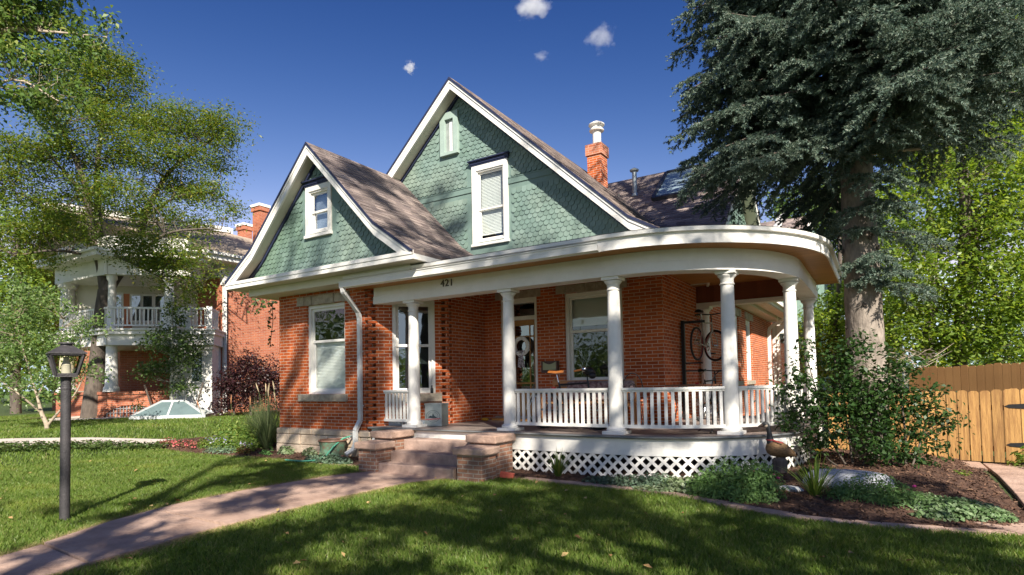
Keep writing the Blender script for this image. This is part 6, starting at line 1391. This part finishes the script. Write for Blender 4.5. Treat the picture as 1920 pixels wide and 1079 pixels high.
# left bed
blades('ornamental_grass', 'tall dark green ornamental grass clump against the left corner of the house', 'plant', (-12.3, 8.65, .05), 480, 1.38, .018, .6, m_orn, 11, droop=.9)
blades('ornamental_grass', 'ornamental grass with pale seed plumes left of the dark clump', 'plant', (-13.0, 8.9, .05), 360, 1.3, .016, .5, m_orn, 12, droop=.8)
def plumes(label, pts, h, col, seed):
    rr = random.Random(seed); root = empty('seed_plumes', pts[0], label, 'plant'); st = MB(); pl = MB()
    for p in pts:
        p = Vector(p); d = Vector((rr.uniform(-.25, .25), rr.uniform(-.2, .2), 1)).normalized(); hh = h*rr.uniform(.85, 1.1); q = p+d*hh; st.tube([p, q], .005, 4); e = q+d*.16+Vector((rr.uniform(-.05, .05), 0, 0)); pl.tube([q-d*.07, q.lerp(e, .4), e], [.006, .017, .004], 6)
    st.build('stems', m_orn, root); pl.build('plume', col, root)
plumes('pale tan seed heads on tall stalks above the ornamental grass', [(-12.75+.1*k-.4, 9.2+.05*(k % 3), .1) for k in range(9)], 1.35, plain('tan_plume', (.42, .34, .22), (.36, .28, .18), 30, .9), 1)
plumes('reddish brown flower spikes at the left of the flower bed', [(-13.4, 9.0, .1), (-13.3, 9.2, .1), (-13.75, 9.1, .1), (-14.2, 9.0, .1), (-13.1, 9.3, .1), (-14.9, 8.8, .1)], 1.05, plain('rust_plume', (.38, .18, .09), (.32, .14, .07), 30, .9), 2)
plant_patch('perennial_clump', 'yellow-green bushy perennial in the middle of the flower bed', 'plant', [((-12.9, 8.65, .05), (.5, .35, .62)), ((-13.4, 8.7, .05), (.4, .3, .5))], 1900, .07, .4, m_mix, 13, up=.4)
plant_patch('perennial_clump', 'low green perennial with a few blue flowers in the flower bed', 'plant', [((-13.2, 8.15, .05), (.45, .3, .34)), ((-12.6, 8.2, .05), (.4, .25, .3)), ((-13.9, 8.2, .05), (.4, .3, .3))], 1900, .06, .5, m_mix, 14, up=.6)
plant_patch('perennial_clump', 'leafy perennial behind the flower bed next to the lawn', 'plant', [((-14.2, 9.0, .05), (.5, .4, .45)), ((-12.4, 9.6, .05), (.6, .4, .7))], 1500, .08, .45, m_mix, 24, up=.5)
plant_patch('perennial_clump', 'tall loose green perennial behind the blue-flowered one in the flower bed', 'plant', [((-14.3, 8.95, .05), (.6, .4, .78)), ((-13.7, 9.5, .05), (.5, .4, .7)), ((-13.6, 8.6, .05), (.35, .3, .62))], 3200, .075, .38, m_mix, 27, up=.3)
plant_patch('fern_sprig', 'small bright green fern sprig alone in the left mulch', 'plant', [((-11.55, 8.08, .04), (.2, .1, .1)), ((-11.4, 8.1, .1), (.06, .05, .2))], 130, .06, .35, leafmat('fern', [(.08, .20, .05), (.12, .26, .07)], .3, .5), 15)
plant_patch('hosta', 'small white-edged hosta against the foundation nearer the house corner', 'plant', [((-11.1, 8.27, .05), (.24, .14, .17))], 210, .085, .6, m_varieg, 16, up=.5, group='hostas')
plant_patch('hosta', 'small white-edged hosta against the foundation nearer the copper tub', 'plant', [((-10.35, 8.3, .05), (.20, .12, .17))], 130, .08, .55, m_varieg, 17, up=.5, group='hostas')
plant_patch('silver_ground_cover', 'blue-green ground cover spilling at the foot of the copper tub', 'plant', [((-9.25, 7.86, .03), (.42, .2, .15)), ((-9.65, 7.85, .03), (.25, .15, .12)), ((-8.85, 7.88, .03), (.22, .14, .12)), ((-9.5, 8.0, .05), (.2, .15, .22))], 2400, .05, .75, m_silver, 18)
plant_patch('silver_ground_cover', 'grey-green low plant at the front edge of the left bed', 'plant', [((-13.1, 7.85, .04), (.38, .2, .15)), ((-12.7, 7.95, .04), (.25, .15, .16))], 900, .045, .35, m_silver, 19)
plant_patch('rose_sprig', 'small reddish leafed sprig in the front of the left bed', 'plant', [((-12.15, 7.95, .05), (.22, .14, .2))], 150, .055, .6, leafmat('reddish', [(.10, .12, .03), (.22, .09, .03), (.12, .14, .04)], .3, .5), 20)
plant_patch('step_plant', 'dark green sprig behind the left step pier', 'plant', [((-8.42, 8.15, .1), (.22, .14, .4))], 170, .07, .45, m_lilac, 25)
plant_patch('flower_patch', 'pink-red flowers at the left end of the flower bed', 'flowers', [((-14.9, 7.75, .12), (.55, .2, .2)), ((-14.2, 7.85, .12), (.3, .15, .18))], 330, .05, .8, leafmat('pink_red', [(.55, .12, .12), (.65, .22, .2), (.45, .07, .09), (.10, .14, .04), (.08, .13, .03)], .3, .6), 21)
plant_patch('flower_patch', 'blue and white blossoms over the low perennials', 'flowers', [((-13.3, 8.1, .22), (.6, .22, .20)), ((-12.4, 8.15, .2), (.25, .15, .12))], 70, .045, .9, leafmat('blue_white', [(.30, .28, .62), (.55, .52, .75), (.75, .72, .75), (.35, .3, .6)], .3, .6), 22)
uu = rng.uniform(-.35, .75, 5200); vv = rng.uniform(1.5, 10.2, 5200); cu = swk_u(vv)+.12+uu*np.clip(1.1-.05*vv, .4, 1); P = np.stack([cu, vv, gz(cu, vv)+rng.uniform(.0, .11, len(uu))], 1); k = ~((cu > -15.3) & (vv > 7.4) & (cu > -14.6)); P = P[k]; nn = rng.normal(0, .4, P.shape); nn[:, 2] = 1
tag(flakes('ivy_strip', P, nn, rng.uniform(.05, .11, len(P)), .75, m_ivy, fold=.15), 'low leafy ground cover along the edge of the side walk', 'ground cover', kind='stuff')
# purple-leaf shrub against the neighboring wall
D9 = 20.5
tree('purple_shrub', 'dark purple-leaved shrub against the neighboring brick wall', 'bush', [[(*at_d(470, 772, D9)[:2], .3, .05), pp_(470, 740, D9, .04), pp_(480, 690, D9, .02)], [(*at_d(440, 772, D9)[:2], .3, .04), pp_(435, 730, D9, .03), pp_(430, 690, D9, .015)]],
     [pb(*a) for a in ((450, 740, D9, .7, .6, .6), (490, 730, D9, .7, .6, .7), (470, 690, D9, .6, .5, .5), (515, 700, D9, .6, .5, .6), (430, 715, D9, .5, .5, .5), (420, 760, D9, .4, .4, .3), (545, 740, D9, .8, .6, .6))], 420, 26, .16, .085, .6, m_purple, m_barkd, 95, flat=.9, hollow=.1, twig=.01, up=.5)
plant_patch('light_hedge', 'low light green hedge behind the ornamental grasses', 'bush', [((-14.1, 11.6, .1), (.9, .5, .75)), ((-13.2, 11.8, .1), (.7, .5, .7)), ((-12.6, 10.9, .05), (.6, .4, .7))], 2200, .08, .6, m_crab, 96, up=.7)
# vine hanging from the left eave corner
vn = empty('vine', (-12.0, 8.4, 3.5), 'leafy vine strands hanging from the left end of the eave', 'vine'); mb = MB(); rr = random.Random(6); LP = []
for (x0, y0, x1, y1) in ((510, 562, 506, 652), (500, 560, 476, 592), (478, 555, 472, 588), (520, 565, 490, 575), (462, 548, 452, 572)):
    a = Vector(at_d(x0, y0, 14.6)); b = Vector(at_d(x1, y1, 14.6)); m_ = a.lerp(b, .5)+Vector((.08, 0, .05)); mb.tube([a, m_, b], .008, 4); n_ = int((b-a).length/.03)
    for k in range(n_): LP.append(a.lerp(b, k/n_)+Vector((rr.uniform(-.07, .07), rr.uniform(-.07, .07), rr.uniform(-.04, .04))))
mb.build('stems', m_barkd, vn); P = np.array([[*q] for q in LP]); flakes('leaves', P, rng.normal(size=P.shape), rng.uniform(.07, .12, len(P)), .7, m_aspen, parent=vn)
# ================================================================== NEIGHBORING HOUSE
nb = empty('neighbor_house', (-27, 17, .5), 'large red brick house with a white two-storey porch and tan hipped roof beyond the lawn', 'house')
_c = at_d(413, 700, 22.3); VN, UN, ZN = float(_c[1]), float(_c[0]), .45
mb = MB(); wall(mb, (-36, VN), (UN, VN), ZN, 6.0); wall(mb, (UN, VN), (UN, 34), ZN, 6.0); mb.box(UN-.01, UN+.06, VN+3.2, VN+3.9, ZN, 6.0); mb.build('brick_wall', m_brickn, nb, fix=False)
mb = MB(); mb.box(-36.05, UN+.05, VN-.05, VN+.6, ZN-.3, 1.35); mb.box(UN-.6, UN+.05, VN+.6, 34, ZN-.3, 1.35); mb.build('foundation', m_brickn, nb)
mb = MB(); mb.box(-36.1, UN+.09, VN-.09, VN+.3, 1.35, 1.47); mb.box(UN-.3, UN+.09, VN+.3, 34, 1.35, 1.47); mb.build('water_table', m_lintel, nb)
mb = MB(); mb.box(-36.1, UN+.08, VN-.08, VN+.3, 5.75, 6.25); mb.box(UN-.3, UN+.08, VN+.3, 34, 5.75, 6.25); mb.box(-36.8, UN+.75, VN-1.0, 34.5, 6.25, 6.42); mb.box(-36.9, UN+.85, VN-1.1, 34.6, 6.42, 6.52); mb.build('cornice', m_white, nb)
e0, e1, f0, f1 = -36.9, UN+.85, VN-1.1, 34.6
RDa, RDb = Vector(at_d(430, 438, 26.9)), Vector(at_d(345, 424, 25.7)); RDd = (RDb-RDa).normalized(); rz = RDa.z; RDb = RDa+RDd*6.5; RDb.z = rz; bk_ = Vector((-RDd.y, RDd.x, 0)); bk_ = bk_ if bk_.y > 0 else -bk_
RDc, RDe = RDb+bk_*7, RDa+bk_*7
mb = MB(); mb.add([(e0, f0, 6.53), (e1, f0, 6.53), (e1, f1, 6.53), (e0, f1, 6.53), tuple(RDb), tuple(RDa), tuple(RDe), tuple(RDc)], [(0, 1, 5, 4), (1, 2, 6, 5), (2, 3, 7, 6), (3, 0, 4, 7), (4, 5, 6, 7)]); mb.build('roof', m_roofn, nb)
mb = MB(); loop = [RDa, RDb, RDc, RDe]
for p, q in zip(loop, loop[1:]+loop[:1]): mb.bar(p+Vector((0, 0, .12)), q+Vector((0, 0, .12)), .3, .24)
mb.build('roof_deck_trim', m_white, nb)
for (px, py0, py1, D, hw, nm) in ((488, 388, 450, 26.5, .26, 0), (459, 424, 460, 29.0, .27, 1)):
    p0 = at_d(px, py0, D); p1 = at_d(px, py1, D); mb = MB(); mb.box(p0[0]-hw, p0[0]+hw, p0[1]-hw*.8, p0[1]+hw*.8, 6.0, p0[2]-.25); c_ = mb.build('chimney', m_brickn, nb)
    mb = MB(); mb.box(p0[0]-hw-.05, p0[0]+hw+.05, p0[1]-hw*.8-.05, p0[1]+hw*.8+.05, p0[2]-.25, p0[2]-.06); mb.build('chimney_band', m_brickn, c_); mb = MB(); mb.box(p0[0]-hw-.08, p0[0]+hw+.08, p0[1]-hw*.8-.08, p0[1]+hw*.8+.08, p0[2]-.06, p0[2]+.06); mb.build('chimney_cap', m_white, c_)
mb = MB(); flatpipe(mb, [(UN+.12, VN+.1, 5.75), (UN+.12, VN+.1, .5)], .13, .1); mb.lbox((Vector((UN+.12, VN+.1, 0)), Vector((1, 0, 0)), Vector((0, -1, 0))), -.13, .13, -.1, .1, 5.45, 5.78); mb.build('downspout', m_white, nb)
# two-storey white porch with an angled front
A_, B_, C_ = [Vector((*at_d(x, 650, D)[:2], 0)) for x, D in ((111, 21.9), (203, 20.2), (397, 21.0))]
def fr2(p, q): t = (q-p).normalized(); return (p, t, Vector((t.y, -t.x, 0)))
F1, F2 = fr2(A_, B_), fr2(B_, C_); L1, L2 = (B_-A_).length, (C_-B_).length
def onC(px):
    best = min(((abs(pj(B_+F2[1]*(L2*k/400)+Vector((0, 0, 2)))[0]-px), L2*k/400) for k in range(401)))
    return best[1]
sBX, sRE = onC(317), onC(352)
mb = MB()
for F_, L_, e in ((F1, L1, 0), (F2, L2, .003)):
    mb.lbox(F_, -.1, L_+.1, -2.6, .12, 3.05+e, 3.42+e); mb.lbox(F_, -.15, L_+.16, -2.6, .24, 3.42+e, 3.56+e); mb.lbox(F_, -.2, L_+.2, -2.6, .3, 3.56+e, 3.62+e)
mb.build('balcony_floor', m_white, nb)
mb = MB()
for F_, L_, e in ((F1, L1, 0), (F2, sRE, .003)):
    mb.lbox(F_, -.1, L_+.1, -2.6, .12, 5.5+e, 6.05+e); mb.lbox(F_, -.3, L_+.5, -2.6, .62, 6.05+e, 6.2+e); mb.lbox(F_, -.35, L_+.55, -2.6, .72, 6.2+e, 6.3+e); mb.lbox(F_, -.05, L_, -2.6, .05, 6.3+e, 6.85+e)
mb.build('upper_porch_roof', m_white, nb)
for F_, s_, r in ((F1, .25, .25), (F2, .05, .14), (F2, sBX-.05, .17)):
    p = F_[0]+F_[1]*s_-F_[2]*.15; mb = MB(); mb.lathe([(r*1.25, 3.63), (r*1.25, 3.73), (r, 3.77), (r*.85, 5.3), (r*1.2, 5.37), (r*1.25, 5.5)], tuple(p), 18); mb.build('column', m_white, nb, smooth=True)
for F_, s_, r in ((F1, .25, .26), (F2, .05, .2)):
    p = F_[0]+F_[1]*s_-F_[2]*.15; mb = MB(); mb.lathe([(r*1.3, 1.45), (r*1.2, 1.6), (r, 1.65), (r*.85, 3.05)], tuple(p), 18); mb.build('column', m_white, nb, smooth=True)
rl = MB()
for F_, L_ in ((F1, L1), (F2, L2)):
    rl.lbox(F_, .02, L_, -.09, 0, 4.33, 4.40); rl.lbox(F_, .02, L_, -.08, -.02, 3.73, 3.78)
FE = (C_, -F2[2], F2[1]); rl.lbox(FE, .0, 1.2, -.09, -.01, 4.33, 4.397); rl.lbox(FE, .0, 1.2, -.08, -.02, 3.73, 3.777)
rl.lbox(F2, sBX+.02, sRE, -.06, -.02, 3.78, 4.33)
for s_ in (sBX, sRE, L2-.08): rl.lbox(F2, s_-.09, s_+.09, -.11, .012, 3.63, 4.45)
br_ = rl.build('balcony_railing', m_white, nb); rl = MB()
for F_, L_ in ((F1, L1), (F2, L2), (FE, 1.2)):
    s_ = .15
    while s_ < L_-.1:
        if not (F_ is F2 and sBX-.1 < s_ < sRE+.1): rl.lbox(F_, s_, s_+.045, -.065, -.025, 3.78, 4.33)
        s_ += .13
rl.build('baluster_row', m_white, br_)
mb = MB(); mb.lbox(F2, -2.5, L2-.3, -2.55, -2.5, 3.63, 5.5); cw = mb.build('white_back_wall', m_cream, nb)
def onback(px):
    o = B_-F2[2]*2.5
    return min(((abs(pj(o+F2[1]*(-2+.02*k)+Vector((0, 0, 4.5)))[0]-px), -2+.02*k) for k in range(400)))[1]
for px in (256, 278, 300):
    s_ = onback(px); mb = MB(); mb.lbox(F2, s_-.22, s_+.22, -2.499, -2.45, 4.1, 5.2); wn_ = mb.build('window', m_white, nb); mb = MB(); mb.lbox(F2, s_-.15, s_+.15, -2.447, -2.44, 4.17, 5.13); mb.build('pane', m_glassd, wn_)
s_ = onback(241); mb = MB(); mb.lbox(F2, s_-.15, s_+.12, -2.499, -2.46, 3.63, 5.2); mb.build('door', plain('orange_door', (.5, .16, .05), (.42, .12, .04), 3, .5), nb)
s_ = onback(218); mb = MB(); mb.lbox(F2, s_-.35, s_+.25, -2.499, -2.45, 3.8, 5.25); wn_ = mb.build('window', m_white, nb); mb = MB(); mb.lbox(F2, s_-.28, s_+.18, -2.447, -2.44, 3.9, 5.15); mb.build('pane', m_glassd, wn_)
mb = MB(); mb.lbox(F2, sBX, L2, -1.6, -.04, .4, 3.05); bay = mb.build('white_bay', m_white, nb)
mb = MB(); k = sBX+.06
while k < L2-.1: mb.lbox(F2, k, k+.10, -.039, -.02, .6, 1.5); k += .125
mb.lbox(F2, sBX, L2, -.039, -.01, 1.55, 1.65); mb.lbox(F2, sBX-.05, L2+.05, -.3, .02, 2.9, 3.049); mb.build('board_panel', m_white, bay)
s_ = onC(369); mb = MB(); mb.lbox(F2, s_-.22, s_+.22, -.039, .0, 1.7, 2.85); wn_ = mb.build('window', m_white, bay); mb = MB(); mb.lbox(F2, s_-.16, s_+.16, .002, .008, 1.76, 2.79); mb.build('pane', m_glassd, wn_)
mb = MB(); mb.lbox(F1, -.2, L1, -.3, 0, .2, 1.35); mb.lbox(F1, -.25, L1, -.34, .04, 1.35, 1.45); mb.lbox(F2, 0, sBX-.02, -.3, .001, .2, 1.35); mb.lbox(F2, 0, sBX-.02, -.34, .041, 1.35, 1.453); mb.lbox(F2, -.5, sBX, -2.5, -2.4, .3, 3.0); mb.build('porch_base_wall', m_brickn, nb)
mb = MB(); s_ = onC(248); c = F2[0]+F2[1]*s_+F2[2]*.01+Vector((0, 0, .42)); T_, N_ = F2[1], F2[2]
n_ = 12; ring = [(c+T_*(r*math.cos(math.pi*k/n_))+Vector((0, 0, r*.62*math.sin(math.pi*k/n_)))) for r in (1.1, .9) for k in range(n_+1)]
mb.add(ring+[p+N_*.06 for p in ring], [(k, k+1, n_+2+k, n_+1+k) for k in range(n_)]+[(2*n_+2+k, 2*n_+3+k, 3*n_+4+k, 3*n_+3+k) for k in range(n_)]+[(k, k+1, 2*n_+3+k, 2*n_+2+k) for k in range(n_)]+[(n_+1+k, n_+2+k, 3*n_+4+k, 3*n_+3+k) for k in range(n_)]); mb.build('brick_arch', m_brickn, nb)
mb = MB(); s_ = -.85
while s_ < .9:
    h = .56*math.sqrt(max(0, 1-(s_/.9)**2))
    if h > .05: mb.bar(c+T_*s_+N_*.03, c+T_*s_+N_*.03+Vector((0, 0, h)), .02, .02)
    s_ += .1
for h in (.15, .3, .45): w_ = .9*math.sqrt(1-(h/.56)**2); mb.bar(c-T_*w_+N_*.045+Vector((0, 0, h)), c+T_*w_+N_*.045+Vector((0, 0, h)), .015, .015)
mb.build('arch_grille', plain('grey_grille', (.35, .37, .38), (.3, .32, .33), 5, .6), nb)
# glass cover over the window well
wc = empty('well_cover', tuple(B_+F2[1]*onC(338)+F2[2]*.75+Vector((0, 0, .5))), 'low glass hipped window-well cover with a white frame at the foot of the neighboring house', 'skylight')
ctr = B_+F2[1]*onC(338)+F2[2]*.75; z0 = .5; hx, hy = 1.1, .6; T_, N_ = F2[1], F2[2]
def wp_(a, b, z): p = ctr+T_*a+N_*b; return Vector((p.x, p.y, z))
B4 = [(-hx, hy), (hx, hy), (hx, -hy), (-hx, -hy)]; T2 = [wp_(-.35, 0, z0+.6), wp_(.35, 0, z0+.6)]
mb = MB()
for (a, b) in zip(B4, B4[1:]+B4[:1]): mb.bar(wp_(*a, z0+.04), wp_(*b, z0+.04), .07, .2)
for i, q in ((0, 0), (1, 1), (2, 1), (3, 0)): mb.bar(wp_(*B4[i], z0+.13), T2[q], .07, .05)
mb.bar(T2[0], T2[1], .07, .06); mb.bar(wp_(0, hy, z0+.13), wp_(0, 0, z0+.6), .06, .045); mb.build('frame', plain('grey_white_frame', (.5, .52, .52), (.42, .44, .44), 4, .5), wc)
mb = MB(); b_ = [wp_(x, y, z0+.135) for x, y in B4]; b2 = [p-Vector((0, 0, .012)) for p in b_+T2]
mb.add(b_+T2+b2, [(0, 1, 5, 4), (1, 2, 5), (2, 3, 4, 5), (3, 0, 4), (7, 6, 10, 11), (8, 7, 11), (9, 8, 11, 10), (6, 9, 10)]); mb.build('pane', plain('frosted_cover_glass', (.13, .18, .185), (.10, .14, .145), 3, .12), wc, fix=False)
# mulch strip at the foot of the neighboring house
mb = MB(); mb.prism([(A_.x-1, A_.y-.8, .44), (B_.x, B_.y-.9, .44), (C_.x+1.0, C_.y-.9, .44), (UN+1.4, VN, .44), (UN+1.4, 20, .44), (UN-.5, 20, .44), (UN-.5, VN+.2, .44), (C_.x-1, C_.y+.3, .44), (B_.x, B_.y+.3, .44), (A_.x-1, A_.y+.5, .44)], (0, 0, .10)); mb.build('mulch_bed', m_mulch, kind='structure')
plant_patch('foundation_shrub', 'small dark shrub left of the window-well cover', 'bush', [(tuple(at_d(262, 770, 20.4)), (.35, .3, .45))], 260, .08, .4, m_lilac, 97)
plant_patch('foundation_shrub', 'small yellow-green shrub beside the foot of the honey locust', 'bush', [(tuple(at_d(212, 775, 20.8)), (.4, .3, .45))], 260, .09, .4, m_mix, 98)
# hanging lantern on the neighboring porch
# ================================================================== CLOUDS
def cloudmat(name, dens, sc, seed, cut):
    m = bpy.data.materials.new(name); m.use_nodes = True; t = m.node_tree; t.nodes.clear(); o = N(t, 'OutputMaterial'); v = N(t, 'VolumePrincipled'); v.inputs['Color'].default_value = (1, 1, 1, 1); v.inputs['Anisotropy'].default_value = .2
    tc = N(t, 'TexCoord'); nz = N(t, 'TexNoise', noise_dimensions='4D'); nz.inputs['W'].default_value = seed; nz.inputs['Scale'].default_value = sc; nz.inputs['Detail'].default_value = 5; nz.inputs['Roughness'].default_value = .62; t.links.new(tc.outputs['Object'], nz.inputs[0])
    ln = N(t, 'VectorMath', operation='LENGTH'); t.links.new(tc.outputs['Object'], ln.inputs[0])
    mr = N(t, 'MapRange'); mr.inputs['From Min'].default_value = .15; mr.inputs['From Max'].default_value = 1.0; mr.inputs['To Min'].default_value = .16; mr.inputs['To Max'].default_value = -.32; t.links.new(ln.outputs['Value'], mr.inputs['Value'])
    ad = N(t, 'Math', operation='ADD'); t.links.new(nz.outputs[0], ad.inputs[0]); t.links.new(mr.outputs[0], ad.inputs[1])
    m2 = N(t, 'MapRange'); m2.inputs['From Min'].default_value = cut; m2.inputs['From Max'].default_value = cut+.16; m2.inputs['To Min'].default_value = 0; m2.inputs['To Max'].default_value = dens; t.links.new(ad.outputs[0], m2.inputs['Value']); t.links.new(m2.outputs[0], v.inputs['Density']); t.links.new(v.outputs[0], o.inputs['Volume'])
    return m
for i, (x, y, rx, ry, dens, cut, lab) in enumerate(((998, 14, 60, 32, .05, .50, 'largest white puffy cloud cut by the top edge of the sky'), (769, 127, 22, 17, .07, .48, 'small round white cloud above the left roof'), (1125, 72, 60, 40, .03, .545, 'loose cluster of thin cloud wisps left of the spruce'), (1016, 105, 30, 9, .03, .50, 'thin flat cloud wisp below the largest cloud'))):
    D = 900; c = at_d(x, y, D); k = D/F; mb = MB(); mb.ball((0, 0, 0), 1, 1, 1, 16, 10); o = mb.build('cloud', cloudmat('cloud_%d' % i, dens, 2.1, 3.1*i+1, cut)); o.location = c; o.scale = (rx*k*1.2, rx*k*1.0, ry*k*1.25); o.rotation_euler = (0, 0, -YAW); tag(o, lab, 'cloud', 'clouds')
    for m_ in o.data.materials: m_.cycles.volume_step_rate = 1.0 if hasattr(m_.cycles, 'volume_step_rate') else 1
